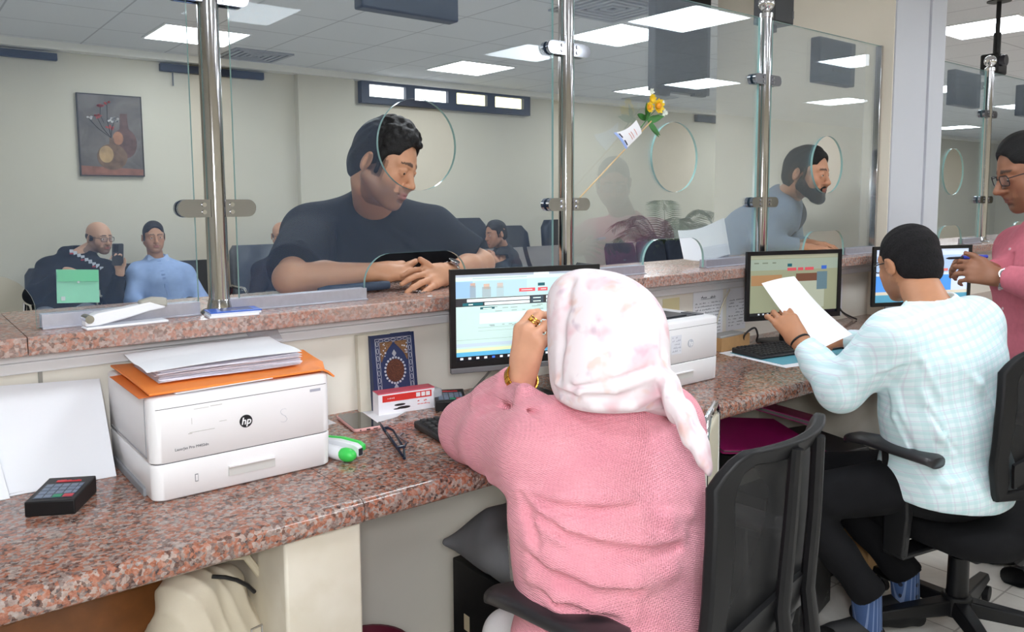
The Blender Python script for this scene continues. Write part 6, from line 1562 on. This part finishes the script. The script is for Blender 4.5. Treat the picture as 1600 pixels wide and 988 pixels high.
# young man in profile among the high chairs
hc = hp(775, 366, 5.75); pe = hp(792, 440, 5.8); pe[2] = .53
seated('man in a dark jacket, seated in profile among the dark high-backed chairs', hc, (-.80, .10, -.12), hp(787, 396, 5.8)-hc+[0, .0, .01], pe, (hp(797, 402, 6.02), hp(785, 404, 5.58)), ((hp(802, 425, 6.0), hp(785, 410, 5.65)), (hp(786, 428, 5.48), hp(778, 410, 5.55))),
       'b07e62', cloth_mat('dark jacket with pale front', '20242d', .1), cloth_mat('dark grey trousers', '2a2d35', .1), [(pe[0]-.36, pe[1]+.12, .52), (pe[0]-.36, pe[1]-.15, .52)], [(pe[0]-.36, pe[1]+.12, .1), (pe[0]-.36, pe[1]-.15, .1)], hair='131215', stub=.2)
# ------------------------------------------------------------------ staff task chairs
m_mesh = m_mix_transparent('black chair mesh', (.010, .010, .011), .86, .7)
m_seat = cloth_mat('black seat fabric', '121214', .15, 30, .3, 700, .95)
m_arm = M('black armrest polyurethane', (.016, .015, .018), .38, spec=.5, coat=.15)
def task_chair(x, y, rz, label, back_tilt=0):
    t = thing('office_chair', label, 'chair', (x, y, 0), rz, 'black mesh office chairs')
    MB().loft([[(a*s, b*s-.01, z) for a, b in rrect(.48, .46, .12, 6)] for z, s in ((.345, .90), (.355, .98), (.39, 1.0), (.415, .97), (.425, .86))]).build('seat', m_seat, t, ang=60)
    MB().box((-.13, -.14, .305), (.13, .14, .346)).box((-.03, -.3, .312), (.03, -.13, .335)).build('mechanism', black, t, bevel=.008)
    MB().cyl((.10, .02, .325), (.26, .05, .318), .008, n=10).ell((.27, .052, .318), (.028, .014, .010), n=12).build('lever', black, t)
    MB().cyl((0, 0, .12), (0, 0, .31), .018, n=20).cyl((0, 0, .10), (0, 0, .25), .032, .030, n=24).build('gas_column', black, t)
    b = MB().cyl((0, 0, .065), (0, 0, .125), .055, .042, n=24)
    for i in range(5):
        a = R(90+72*i); d = V((math.cos(a), math.sin(a), 0)); s = V((-d.y, d.x, 0)); rings = []
        for q, w_, z0, z1 in ((.03, .032, .07, .115), (.16, .027, .068, .105), (.30, .020, .070, .092)):
            rings.append([d*q+s*w_+V((0, 0, z0)), d*q-s*w_+V((0, 0, z0)), d*q-s*w_*.7+V((0, 0, z1)), d*q+s*w_*.7+V((0, 0, z1))])
        b.loft(rings)
    b.build('star_base', black, t, bevel=.004)
    for i in range(5):
        a = R(90+72*i); d = V((math.cos(a), math.sin(a), 0)); s = V((-d.y, d.x, 0)); c = d*.285
        cs = MB()
        for k in (-.014, .014): cs.cyl(tuple(c+s*(k-.009)+V((0, 0, .027))), tuple(c+s*(k+.009)+V((0, 0, .027))), .026, n=18)
        cs.cyl(tuple(c+V((0, 0, .03))), tuple(c+V((0, 0, .085))), .008, n=10); cs.build('caster', black_soft, t)
    # backrest: curved frame, mesh, spine and lumbar arc
    def wid(v): return .222-.028*max(0, v-.55)/.45-.05*max(0, .25-v)/.25
    def bp(u, v, off=0):  # u -1..1, v 0..1
        z = .53+.435*v; w_ = wid(v)
        y = -.235-.035*v-.020*math.sin(PI*v)+.055*u*u*(.55+.45*v)-.028*max(0, v-.86)/.14*(1 if v > .86 else 0)
        zz = z+.022*v*(1-u*u)*0-.018*(u*u)*v*0
        return V((u*w_, y+off, zz))
    per = [(u/10, 0) for u in range(-10, 10)]+[(1, v/14) for v in range(0, 14)]+[(u/10, 1) for u in range(10, -10, -1)]+[(-1, v/14) for v in range(14, 0, -1)]
    def rc(u, v):   # rounded corners
        s_ = 1.0
        if abs(u) > .8 and v > .88: s_ = 1-.10*((abs(u)-.8)/.2)*((v-.88)/.12)
        return bp(u*s_, v if s_ == 1 else v-.035*(1-s_)/.10)
    n = len(per); rings = []
    for i, (u, v) in enumerate(per):
        p = rc(u, v); inn = (bp(0, .5)-p); inn.y = 0; inn.normalize(); wd = .046 if (abs(u) == 1 and 0 < v < 1) else .036
        nrm = V((0, 1, 0)); q = p+inn*wd; dv = .0
        uu, vv = u*(1-.19), v
        q.y = bp(max(-1, min(1, q.x/wid(max(0, min(1, (q.z-.53)/.435))))), max(0, min(1, (q.z-.53)/.435))).y
        rings.append([p+nrm*.011, q+nrm*.009, q-nrm*.009, p-nrm*.012])
    rings.append(rings[0]); MB().loft(rings, caps=False).build('back_frame', black_soft, t, bevel=.005, ang=50)
    MB().grid(lambda u, v: bp((u*2-1)*.9, .06+.88*v), 16, 14).build('back_mesh', m_mesh, t, ang=60)
    sp = MB()
    for sx in (-.055, .055): sp.tube([V((sx*.6, -.20, .325)), V((sx, -.315, .46)), bp(sx/.22, .3, -.028), bp(sx/.22, .65, -.024), bp(sx/.22, .97, -.012)], [.018, .017, .014, .013, .012], 10)
    sp.build('spine', black, t)
    MB().grid(lambda u, v: bp((u*2-1)*.78, .10+.17*v+.10*(1-(u*2-1)**2), -.020), 14, 4, thick=.010).build('lumbar_support', black, t, ang=60)
    for sx in (-1, 1):
        pr = MB()
        for (yy, zz, w0, hh) in ((0, 0, 0, 0),):
            rings = []
            for q, w_, dz in ((-.150, .030, -.006), (-.135, .042, 0), (-.04, .047, .002), (.06, .045, .003), (.125, .040, -.004), (.150, .026, -.014)):
                rings.append([(sx*.312+w_*math.cos(a)*1.0, q+.02, .645+dz+.0155*(1 if math.sin(a) > 0 else 1)*math.sin(a)*(abs(math.sin(a))**-.4 if abs(math.sin(a)) > .01 else 1)) for a in [2*PI*i/20 for i in range(20)]])
            pr.loft(rings)
        pr.build('armrest', m_arm, t, ang=60)
        ps = MB(); ps.loft([[(sx*.312-.018+.01, -.04, .63), (sx*.312+.012, -.04, .63), (sx*.312+.012, .05, .63), (sx*.312-.008, .05, .63)], [(sx*.312-.012, -.05, .45), (sx*.312+.016, -.05, .45), (sx*.312+.016, .03, .45), (sx*.312-.012, .03, .45)], [(sx*.312-.012, -.04, .325), (sx*.312+.014, -.04, .325), (sx*.312+.014, .03, .325), (sx*.312-.012, .03, .325)]])
        ps.box((min(sx*.10, sx*.32), -.04, .318), (max(sx*.10, sx*.32), .03, .334)); ps.build('arm_post', black, t, bevel=.006)
    return t
task_chair(1.205, 1.035, R(9), 'black mesh office chair in the foreground behind the woman in pink')
task_chair(2.60, 1.0, R(-12), 'black office chair at the right under the man in the checked shirt')
# paper in the seated man's hand
def pq(px, py, D): return at_d(px, py, D)
a, b, c, d = pq(1190, 443, 2.60), pq(1241, 432, 2.66), pq(1332, 523, 2.56), pq(1278, 548, 2.47)
def f(u, v):
    p = (a*(1-u)+b*u)*(1-v)+(d*(1-u)+c*u)*v; n = (b-a).cross(d-a).normalized(); return tuple(p+n*(.012*math.sin(PI*v)-.006*math.sin(PI*u)))
o = tag(MB().grid(f, 12, 16, thick=.0007).build('paper_sheet', paper, ang=60), 'white sheet held up in the left hand of the man in the checked shirt', 'paper')
q = MB(); rn = random.Random(14)
for i in range(9):
    v = .08+i*.05; u0 = rn.uniform(.1, .3)
    while u0 < .85:
        w_ = rn.uniform(.03, .09); p0, p1, p2, p3 = [V(f(x, y)) for x, y in ((u0, v), (u0+w_, v), (u0+w_, v+.008), (u0, v+.008))]; n = (b-a).cross(d-a).normalized()*.0012
        for s in (1,): q.add([p0+n*s, p1+n*s, p2+n*s, p3+n*s], [(0, 1, 2, 3)])
        u0 += w_+.02
q.build('faint_print', ink_l, o)

# ------------------------------------------------------------------ under the desk
t = thing('handbag', 'cream quilted handbag leaning under the desk against the pillar', 'bag', (.47, 1.60, .0))
lea = M('cream quilted leather', 'd6cdb9', .5, var=.04, vs=12, bump=.15, bs=300)
def qu(x, y): return .006*abs(math.sin((x*1.0+.0)*PI/.028))
S = SDF((.33, 1.45, .28), (.62, 1.80, .72), .004); root_b = t
S.cap((.43, 1.56, .40), (.43, 1.57, .60), .07, .060, .03); S.cap((.52, 1.60, .40), (.50, 1.60, .58), .068, .05, .03); S.cap((.40, 1.56, .5), (.54, 1.60, .46), .07, .066, .03)
S.plane((.40, 1.55, .66), (.2, 0, 1), .01); S.plane((.4, 1.5, .335), (0, 0, -1), .01)
def ribs(x, y, z): return (-.0048*(1-np.abs(np.sin((x*.8+.6*(z-.5)**2*3+y*.5)*PI/.034))**.6)).astype(np.float32)
S.field(ribs); S.mesh('bag_body', lea, t)
MB().tube([V((.462, 1.520, .652)), V((.485, 1.516, .645)), V((.508, 1.516, .632)), V((.530, 1.522, .612)), V((.548, 1.532, .588))], .0042, 8).build('zip_piping', black, t, world=True)
MB().tube([V((.50, 1.55, .67)), V((.54, 1.55, .66)), V((.575, 1.56, .60)), V((.575, 1.56, .50))], .008, 8).build('strap', M('beige strap', 'c9bfa8', .6), t, world=True)
MB().tube([V((.533, 1.515, .52)), V((.556, 1.52, .52)), V((.556, 1.52, .50)), V((.533, 1.515, .50))], .0025, 6, closed=True).build('buckle', steel, t, world=True)
t = thing('wooden_crate', 'brown wooden box in the shadow under the left of the desk', 'box', (.28, 1.865, 0))
wd = M('brown varnished wood', '7a4a22', .4, var=.25, vs=14)
MB().box((-.2, -.15, 0), (.145, -.135, .585)).box((-.2, .135, 0), (.145, .15, .585)).box((-.2, -.135, 0), (-.185, .135, .585)).box((.13, -.135, 0), (.145, .135, .585)).box((-.185, -.135, .0), (.13, .135, .015)).build('carcass', wd, t, bevel=.002)
MB().box((-.21, -.16, .585), (.155, .155, .60)).build('lid', wd, t, bevel=.003)
t = thing('computer_tower', 'black computer tower under the desk beneath the grey cushion', 'computer', (1.20, 1.40, 0), R(0), 'black computer towers')
MB().box((0, 0, .012), (.18, .38, .378)).build('case', black, t, bevel=.004)
MB().box((.012, -.006, .03), (.168, .001, .365)).build('front_panel', M('gloss black plastic', (.01, .01, .011), .25), t, bevel=.003)
MB().box((.03, -.008, .31), (.15, -.005, .35)).box((.03, -.008, .26), (.15, -.005, .30)).build('drive_bay', M('bay grey black', '17181b', .35), t, bevel=.001)
MB().box((-.001, .30, .19), (.001, .325, .235)).build('sticker', M('cream sticker', 'cdbfa0', .6), t)
MB().box((.01, .02, 0), (.04, .36, .013)).box((.14, .02, 0), (.17, .36, .013)).build('foot', black_soft, t)
S = SDF((1.02, 1.30, .34), (1.52, 1.86, .66), .005); t = tag(None or thing('cushion', 'plump dark grey cushion lying on the computer tower under the desk', 'cushion', (1.32, 1.58, .378)), 'plump dark grey cushion lying on the computer tower under the desk', 'cushion')
S.ell((1.315, 1.58, .466), (.17, .17, .09), None, .01)
for sx in (-1, 1):
    for sy in (-1, 1): S.cap((1.315+sx*.08, 1.58+sy*.08, .458), (1.315+sx*.16, 1.58+sy*.16, .448), .07, .012, .05)
S.plane((0, 0, .3795), (0, 0, -1), .006); S.field(wrinkle(.003, 40, 3)); S.mesh('cover', cloth_mat('dark grey velvet', '7b7c80', .1, 12, .2, 300, .9), t)
S = SDF((1.0, 1.18, .44), (1.2, 1.50, .79), .004); t = thing('crochet_bag', 'pale grey crocheted bag hanging beside the woman in pink', 'bag', (1.10, 1.33, .5))
S.cap((1.105, 1.30, .71), (1.125, 1.31, .52), .03, .035, .02, ((1, 0, 0), .45)); S.cap((1.105, 1.38, .71), (1.125, 1.38, .50), .03, .04, .03, ((1, 0, 0), .45))
S.field(lambda x, y, z: (.0028*np.sin(x*400+y*430)*np.sin(z*420)).astype(np.float32)); S.mesh('crochet', cloth_mat('pale grey yarn', 'b9b5b0', .12, 120, .8, 260, .95, dist=.004), t)
t = thing('waste_bin', 'maroon waste bin on the floor right of the plastered pillar', 'bin', (.90, 1.72, 0))
MB().lathe([(.09, 0), (.105, .23), (.112, .24), (.112, .25), (.104, .25), (.10, .23), (.085, .01), (.001, .01)], 32).build('bucket', M('maroon plastic', '6a2236', .4), t, ang=50)
# shelf of folders under the desk between the two chairs
t = thing('computer_tower', 'black computer tower with a dusty marbled side, on the floor by the seated man\'s leg', 'computer', (2.16, 1.28, 0), R(12), 'black computer towers')
dm = NT('dusty black side'); vv = dm.coord(); nn = dm.noise(vv, 13, 6, .75, 2.2); dm.base(dm.ramp(nn.outputs[0], [(.52, '121214'), (.62, '2a2b2d'), (.68, '8b8b88'), (.72, '1d1d1f')])); dm.b.inputs['Roughness'].default_value = .5
MB().box((0, 0, .01), (.30, .25, .30)).build('case', dm.m, t, bevel=.004); MB().box((.02, .02, 0), (.06, .23, .012)).box((.24, .02, 0), (.28, .23, .012)).build('foot', black_soft, t)
MB().box((.03, -.004, .22), (.14, .001, .28)).build('front_bay', black, t, bevel=.001)
t = thing('storage_cabinet', 'low black cabinet under the desk carrying the magenta folders', 'cabinet', (2.62, 1.64, 0))
MB().box((-.42, -.20, 0), (.36, .22, .40)).build('carcass', M('black laminate', (.012, .012, .013), .5), t, bevel=.004); MB().box((-.41, -.212, .02), (-.035, -.20, .39)).box((-.025, -.212, .02), (.35, -.20, .39)).build('door', M('black laminate door', (.016, .016, .017), .45), t, bevel=.002)
t = thing('file_box', 'black file box with a white side lying on the cabinet under the desk', 'box', (2.63, 1.56, .402), R(-14))
MB().box((-.17, -.14, .0), (.17, .17, .075)).build('carton', M('black glossy card', (.012, .012, .014), .3), t, bevel=.003); MB().box((-.168, -.1425, .004), (.1705, -.139, .062)).box((.169, -.138, .004), (.1725, .165, .062)).build('white_side', M('white box side', 'b9b9be', .6), t)
mg = M('magenta folder plastic', 'a8206e', .4, var=.06)
def fold_box(name, loc, rz, tilt, w_, d_, h_, label, rx=0):
    t = thing(name, label, 'folder', loc, rot=(R(rx), R(tilt), R(rz)), group='magenta folders under the desk')
    MB().box((-w_/2, -d_/2, 0), (w_/2, d_/2, .003)).box((-w_/2, -d_/2, h_-.003), (w_/2, d_/2, h_)).box((-w_/2, d_/2-.003, 0), (w_/2, d_/2, h_)).build('cover', mg, t, bevel=.001)
    MB().box((-w_/2+.01, -d_/2+.008, .003), (w_/2-.01, d_/2-.01, h_-.004)).build('contents', M('grey papers inside', '6f6d6c', .8), t)
fold_box('magenta_folder', (2.34, 1.60, .545), -16, 8, .44, .28, .014, 'magenta folder lying tilted nearest the pink sleeve under the desk', 9)
fold_box('magenta_folder', (2.63, 1.66, .565), 24, 12, .38, .26, .016, 'magenta folder lying crosswise over the black file box', 10)
tag(MB().box((2.20, 1.56, .402), (2.46, 1.80, .45)).build('paper_bundle', M('cream paper bundle', 'c9c4b6', .8, var=.08, vs=80), bevel=.002), 'cream bundle of papers under the nearer magenta folder', 'papers')
tag(MB().box((2.20, 1.58, .4505), (2.40, 1.78, .51)).build('black_box', black, bevel=.003), 'small black box between the paper bundle and magenta folder', 'box')
t = thing('cardboard_box', 'brown cardboard box on the floor behind the seated man\'s shin', 'box', (2.76, 1.365, 0), R(4))
MB().box((-.12, -.045, 0), (.12, .045, .20)).build('carton', cb, t, bevel=.002); MB().box((-.121, -.046, .15), (.0, -.0445, .185)).build('red_print', red, t)
t = thing('visitor_chair', 'cream chair back with a chrome tube rim beside the pink sweater', 'chair', (1.675, 1.262, 0), R(30))
chf = MB().tube([V((-.125, 0, .0)), V((-.125, .0, .72)), V((-.115, .0, .79)), V((-.075, .0, .825)), V((.075, .0, .825)), V((.115, .0, .79)), V((.125, .0, .72)), V((.125, .0, 0))], .0095, 10).build('tube_frame', chrome, t)
MB().box((-.113, -.006, .46), (.113, .010, .79)).build('backrest', M('cream vinyl', 'c9c2ae', .5), t, bevel=.006)
MB().box((-.12, .0, .42), (.12, .24, .46)).build('seat', M('cream vinyl seat', 'bdb5a0', .5), t, bevel=.012)
MB().cyl((-.11, .22, 0), (-.11, .22, .43), .0095).cyl((.11, .22, 0), (.11, .22, .43), .0095).build('leg', chrome, t)

# ------------------------------------------------------------------ hall
dk = navy
# dark blind boxes and the high window on the back wall
for i, (xa, xb, za, zb) in enumerate(((at_y(-60, 86, 7.24).x, at_y(90, 92, 7.24).x, 2.495, 2.55), (at_y(251, 103, 7.24).x, at_y(413, 118, 7.24).x, 2.492, 2.556), (at_y(1090, 188, 7.24).x, at_y(1150, 190, 7.24).x, 2.47, 2.56))):
    w_ = thing('blind_box', ('long dark blue blind box high on the wall at far left', 'long dark blue blind box high on the wall behind the nearest post', 'dark blue blind box on the wall beside the cream pier')[i], 'blind box', ((xa+xb)/2, 7.298, za))
    L = (xb-xa)/2; MB().box((-L, -.055, 0), (L, 0, zb-za)).build('box', dk, w_, bevel=.003)
    if i == 1: MB().cyl((-L+.1, -.04, -.12), (-L+.1, -.04, 0), .006, n=8).build('pull_cord', M('grey cord', '5c5f66', .6), w_)
wx0, wx1 = at_y(563, 150, 7.25).x, at_y(826, 170, 7.25).x
panes = [(at_y(a_, 140, 7.25).x, at_y(b_, 140, 7.25).x) for a_, b_ in ((575, 632), (646, 698), (711, 759), (771, 816))]
wf_ = MB().plate([[(wx0, 2.355), (wx1, 2.355), (wx1, 2.571), (wx0, 2.571)]]+[[(p_[0], 2.422), (p_[1], 2.422), (p_[1], 2.545), (p_[0], 2.545)] for p_ in panes], 7.22, 7.30)
win = struct('window_1', wf_, dk, bevel=.003)
for i, p_ in enumerate(panes):
    m_ = M('daylight pane white', 'fbfdff', .3, emit=3.2) if i < 2 else M('daylight pane warm', 'fdf3c4', .3, emit=2.4)
    MB().box((p_[0], 7.27, 2.422), (p_[1], 7.28, 2.545)).build('pane', m_, win)
# picture
t = thing('framed_picture', 'framed still life of two clay vases and blossom on the left wall', 'picture', (at_y(174, 210, 7.27).x, 7.298, at_y(174, 212, 7.27).z))
W_, H_ = .245, .335
MB().plate([[(-W_, -H_), (W_, -H_), (W_, H_), (-W_, H_)], [(-W_+.008, -H_+.008), (-W_+.008, H_-.008), (W_-.008, H_-.008), (W_-.008, -H_+.008)]], -.03, 0).build('frame', M('dark brown frame', '2b2522', .4), t)
pm = NT('painted grey brown ground'); vv = pm.coord(); nn = pm.noise(vv, 5, 5, .6, .5); pm.base(pm.ramp(nn.outputs[0], [(.3, '4c4743'), (.5, '625b56'), (.72, '77706a')])); pm.b.inputs['Roughness'].default_value = .5
cv = MB().box((-W_+.006, -.024, -H_+.006), (W_-.006, -.005, H_-.006)).build('canvas', pm.m, t)
def lay(nm, poly, col, lv, var=.25): return MB().plate([poly], -.0242-.0006*lv, -.020).build(nm, M('paint '+col, col, .55, var=var, vs=18), cv)
lay('painted_table', [(-W_+.01, -H_+.01), (W_-.01, -H_+.01), (W_-.01, -H_+.06), (-W_+.01, -H_+.085)], '8a5a48', 1)
def vase(cx, cz, rx, rz_, nw, nh, lip):
    o_ = [(cx+rx*math.cos(R(a_)), cz+rz_*math.sin(R(a_))) for a_ in range(-250, 72, 12)]
    return o_+[(cx+nw, cz+rz_*.95), (cx+nw*.8, cz+rz_+nh*.6), (cx+lip, cz+rz_+nh), (cx-lip, cz+rz_+nh), (cx-nw*.8, cz+rz_+nh*.6), (cx-nw, cz+rz_*.95)]
lay('painted_jar', vase(.10, -.06, .095, .125, .035, .12, .028), '5b4038', 2, .4); lay('painted_jar_glint', [(.05+.04*math.cos(u), -.02+.055*math.sin(u)) for u in [2*PI*i/20 for i in range(20)]], '9a6a4c', 3, .3)
lay('painted_vase', vase(0.0, -.175, .115, .108, .02, .05, .016), '6d533d', 4, .35); lay('painted_vase_glint', [(-.045+.055*math.cos(u), -.155+.07*math.sin(u)) for u in [2*PI*i/20 for i in range(20)]], 'a98a5f', 5, .2)
rn = random.Random(21)
for nm, col, pts_ in (('painted_red_blossom', 'a8433a', [(-.08, .235), (-.06, .25), (-.02, .27), (-.10, .15), (-.085, .165), (0, .06), (-.02, .07)]), ('painted_white_blossom', 'bdb9b5', [(.0, .13), (.03, .14), (.06, .13), (-.155, .135), (.015, .12)])):
    q = MB()
    for (px_, pz_) in pts_:
        for k in range(4): cx_, cz_ = px_+rn.uniform(-.016, .016), pz_+rn.uniform(-.012, .012); q.plate([[(cx_+.010*math.cos(u), cz_+.008*math.sin(u)) for u in [2*PI*i/8 for i in range(8)]]], -.0275, -.020)
    q.build(nm, M('paint '+col, col, .55, var=.2, vs=30), cv)
q = MB()
for a_, b_ in (((0, -.02), (-.10, .15)), ((0, -.02), (-.02, .27)), ((0, -.02), (-.16, .13)), ((0, -.02), (.04, .14)), ((-.05, .10), (-.07, .24))): q.tube([V((a_[0], -.0262, a_[1])), V(((a_[0]+b_[0])/2-.015, -.0262, (a_[1]+b_[1])/2)), V((b_[0], -.0262, b_[1]))], .0022, 5)
q.build('painted_twigs', M('paint twig', '33302b', .6), cv)
# waiting benches
m_bk = cloth_mat('dark blue bench upholstery', '28303f', .08, 20, .2, 300, .7)
def bench(x, y, rz, n, label, col=None, backh=.87, w_=.52, low=None, sd=0):
    t = thing('waiting_bench', label, 'bench', (x, y, 0), rz, 'upholstered waiting benches')
    for i in range(n):
        cx = (i-(n-1)/2)*w_
        rings = []
        for z, s_, yy in ((.44, .90, .20), (.50, .98, .215), (.70, 1.0, .245), (backh-.05, .97, .27), (backh, .84, .275)):
            rings.append([(cx+a_*s_, yy+b_, z) for a_, b_ in rrect(w_*.94, .07, .033, 4)])
        MB().loft(rings).build('backrest', col or m_bk, t, ang=60)
        MB().loft([[(cx+a_*s_, b_*s_-.02, z) for a_, b_ in rrect(w_*.94, .46, .05, 4)] for z, s_ in ((.38-sd, .95), (.40-sd, 1), (.44-sd, 1), (.455-sd, .93))]).build('seat', low or m_bk, t, ang=60)
    L = n*w_/2
    MB().box((-L+.05, -.03, .28), (L-.05, .03, .33)).build('beam', steel, t, bevel=.004)
    for sx in (-1, 1):
        MB().tube([V((sx*(L-.15), -.22, .02)), V((sx*(L-.15), 0, .08)), V((sx*(L-.15), .22, .02))], .018, 10).cyl((sx*(L-.15), 0, .06), (sx*(L-.15), 0, .33), .022).build('leg', steel, t)
    for i in range(n+1):
        xx = (i-n/2)*w_; MB().tube([V((xx, -.20, .40)), V((xx, -.21, .60)), V((xx, -.16, .63)), V((xx, .16, .63)), V((xx, .2, .56))], .012, 8).build('armrest', chrome, t)
    return t
bench(7.2, 6.1, R(0), 3, 'dark blue waiting bench of three seats in front of the potted palm')
bench(1.60, 6.78, R(0), 3, 'dark waiting bench under the man with the phone and his neighbour', M('black bench vinyl', '17191f', .45), sd=.05)
bench(2.93, 6.84, R(0), 2, 'grey and maroon waiting bench behind the nearest post, under the bald man', M('grey wrapped vinyl', '555b63', .18, var=.2, vs=9), .98, .52, M('maroon vinyl', '5a1524', .45), sd=.05)
bench(4.75, 4.9, R(180), 3, 'dark blue bench seen from behind in front of the seated man in profile', backh=.80)
def high_chair(x, y, rz, z, label):
    t = thing('high_back_chair', label, 'chair', (x, y, 0), rz, 'dark high-backed chairs in the hall')
    vn = M('dark slate vinyl', '22262f', .5)
    MB().loft([[(a_*s_, .20+yy+b_, zz) for a_, b_ in rrect(.50, .10, .045, 5)] for zz, s_, yy in ((.42, .86, 0), (.60, 1.0, .03), (z-.25, .98, .07), (z-.08, .90, .09), (z, .58, .09))]).build('backrest', vn, t, ang=60)
    MB().loft([[(a_*s_, b_*s_-.03, zz) for a_, b_ in rrect(.50, .50, .09, 5)] for zz, s_ in ((.36, .93), (.39, 1), (.45, 1), (.475, .9))]).build('seat', vn, t, ang=60)
    MB().cyl((0, 0, .1), (0, 0, .37), .03).build('column', chrome, t)
    b_ = MB()
    for i in range(5): a_ = R(18+72*i); b_.tube([V((0, 0, .1)), V((.29*math.cos(a_), .29*math.sin(a_), .05))], [.03, .018], 8).ell((.29*math.cos(a_), .29*math.sin(a_), .028), (.028, .028, .028), n=10)
    b_.build('star_base', black, t)
    for sx in (-1, 1): MB().tube([V((sx*.27, -.15, .40)), V((sx*.28, -.16, .62)), V((sx*.28, .12, .64)), V((sx*.25, .2, .5))], .018, 8).build('armrest', black, t)
for px_, Y_, rz_, z_, l_ in ((722, 6.1, 10, 1.09, 'dark high-backed chair at the left of the three behind the seated man in profile'), (752, 6.8, -5, 1.18, 'tallest dark high-backed chair, behind the head of the man in profile'), (812, 6.6, -15, 1.09, 'dark high-backed chair right of the man in profile'), (900, 6.4, 20, 1.15, 'dark high-backed chair just right of the second steel post')):
    high_chair(at_y(px_, 380, Y_).x, Y_, R(rz_), z_, l_)
# chrome perforated seats
t = thing('metal_bench', 'shiny perforated metal bench between the high chairs and the second post', 'bench', (at_y(846, 400, 6.05).x, 6.05, 0), R(0))
for sx in (-.31, .31):
    MB().grid(lambda u, v, sx=sx: (sx-.28+.56*u, .02+.24*v+.03*math.sin(v*3), .47+.42*v), 8, 8, thick=.006).build('backrest', steel, t, ang=60); MB().grid(lambda u, v, sx=sx: (sx-.28+.56*u, -.42+.44*v, .44+.02*math.cos(v*5)), 8, 8, thick=.006).build('seat', steel, t, ang=60)
MB().box((-.6, -.2, .36), (.6, -.14, .41)).build('beam', steel, t, bevel=.004)
for sx in (-.45, .45): MB().tube([V((sx, -.42, .02)), V((sx, -.17, .36)), V((sx, .12, .02))], .018, 8).build('leg', steel, t)
# potted palm
t = thing('potted_palm', 'potted palm with dark arching fronds beyond the flag pane', 'plant', (at_y(1040, 400, 6.7).x, 6.7, 0))
MB().lathe([(.14, 0), (.19, .34), (.205, .35), (.205, .38), (.185, .38), (.175, .33), (.001, .33)], 28).build('pot', M('brown clay pot', '5c4a3c', .6), t, ang=50)
pl = M('palm leaf green', '4a5b40', .5, var=.35, vs=12); plb = M('dark palm leaf', '37452f', .55, var=.3, vs=12)
rn = random.Random(12)
for i in range(13):
    az = 2*PI*i/13+rn.uniform(-.2, .2); L = rn.uniform(1.05, 1.6); el = R(rn.uniform(52, 82)); d = V((math.cos(az), math.sin(az)*.36, 0)); pts_ = []
    for k in range(13):
        s_ = k/12; e = el-s_*s_*R(rn.uniform(95, 125)) if k else el
        p = V((0, 0, .36)) if not pts_ else pts_[-1]+(d*math.cos(el-s_*s_*1.9)+V((0, 0, 1))*math.sin(el-s_*s_*1.9))*(L/12*1.15); pts_.append(p)
    fm = MB().tube(pts_, [.008-.0055*k/12 for k in range(13)], 6)
    for k in range(3, 13):
        for sd in (-1, 1):
            for sub in (0, .25, .5, .75):
                kk = min(k+sub, 12); p = pts_[k] if sub == 0 or k == 12 else pts_[k]*(1-sub)+pts_[k+1]*sub
                tg = (pts_[min(k+1, 12)]-pts_[k-1]).normalized(); sv = tg.cross(V((0, 0, 1))).normalized()*sd
                ll = .27*math.sin(PI*min(1, .22+.75*(k-3)/10)); dd = (sv*.85+tg*.6-V((0, 0, .25))).normalized(); nn_ = dd.cross(tg).normalized(); wv = tg*.010
                fm.add([p-wv*.4, p+dd*ll*.45+wv-V((0, 0, .01)), p+dd*ll-V((0, 0, .05*ll/.2)), p+dd*ll*.45-wv-V((0, 0, .01))], [(0, 1, 2, 3)])
    fm.build('frond', pl if i % 2 else plb, t, ang=60)
# ------------------------------------------------------------------ light, camera, colour management
w = bpy.data.worlds.new('world'); SC.world = w; w.use_nodes = True
w.node_tree.nodes['Background'].inputs[0].default_value = (.8, .85, 1, 1); w.node_tree.nodes['Background'].inputs[1].default_value = .3
fl = bpy.data.lights.new('photographer_flash', 'AREA'); fl.shape = 'DISK'; fl.size = .22; fl.energy = FLASH; fl.color = (.95, .97, 1)
fo = bpy.data.objects.new('photographer_flash', fl); C.objects.link(fo); fo.location = (-.08, -.20, 1.50); fo.rotation_euler = (V((1.15, 1.55, .95))-V(fo.location)).to_track_quat('-Z', 'Y').to_euler()
cam = bpy.data.cameras.new('camera'); co = bpy.data.objects.new('camera', cam); C.objects.link(co)
b = -_fw
co.matrix_world = Matrix(((_rt.x, _up.x, b.x, 0), (_rt.y, _up.y, b.y, 0), (_rt.z, _up.z, b.z, EYE), (0, 0, 0, 1)))
cam.sensor_width = 36; cam.sensor_fit = 'HORIZONTAL'; cam.lens = F_PX/1600*36; cam.shift_y = -(494-CY)/1600; cam.clip_start = .05; cam.clip_end = 100
SC.camera = co
SC.view_settings.view_transform = 'Standard'; SC.view_settings.look = 'None'; SC.view_settings.gamma = 1; SC.view_settings.exposure = EXPO; SC.view_settings.use_curve_mapping = False
SC.cycles.max_bounces = 10; SC.cycles.transparent_max_bounces = 24; SC.cycles.diffuse_bounces = 6; SC.cycles.glossy_bounces = 4
SC.cycles.use_denoising = True
SC.cycles.sample_clamp_indirect = 6
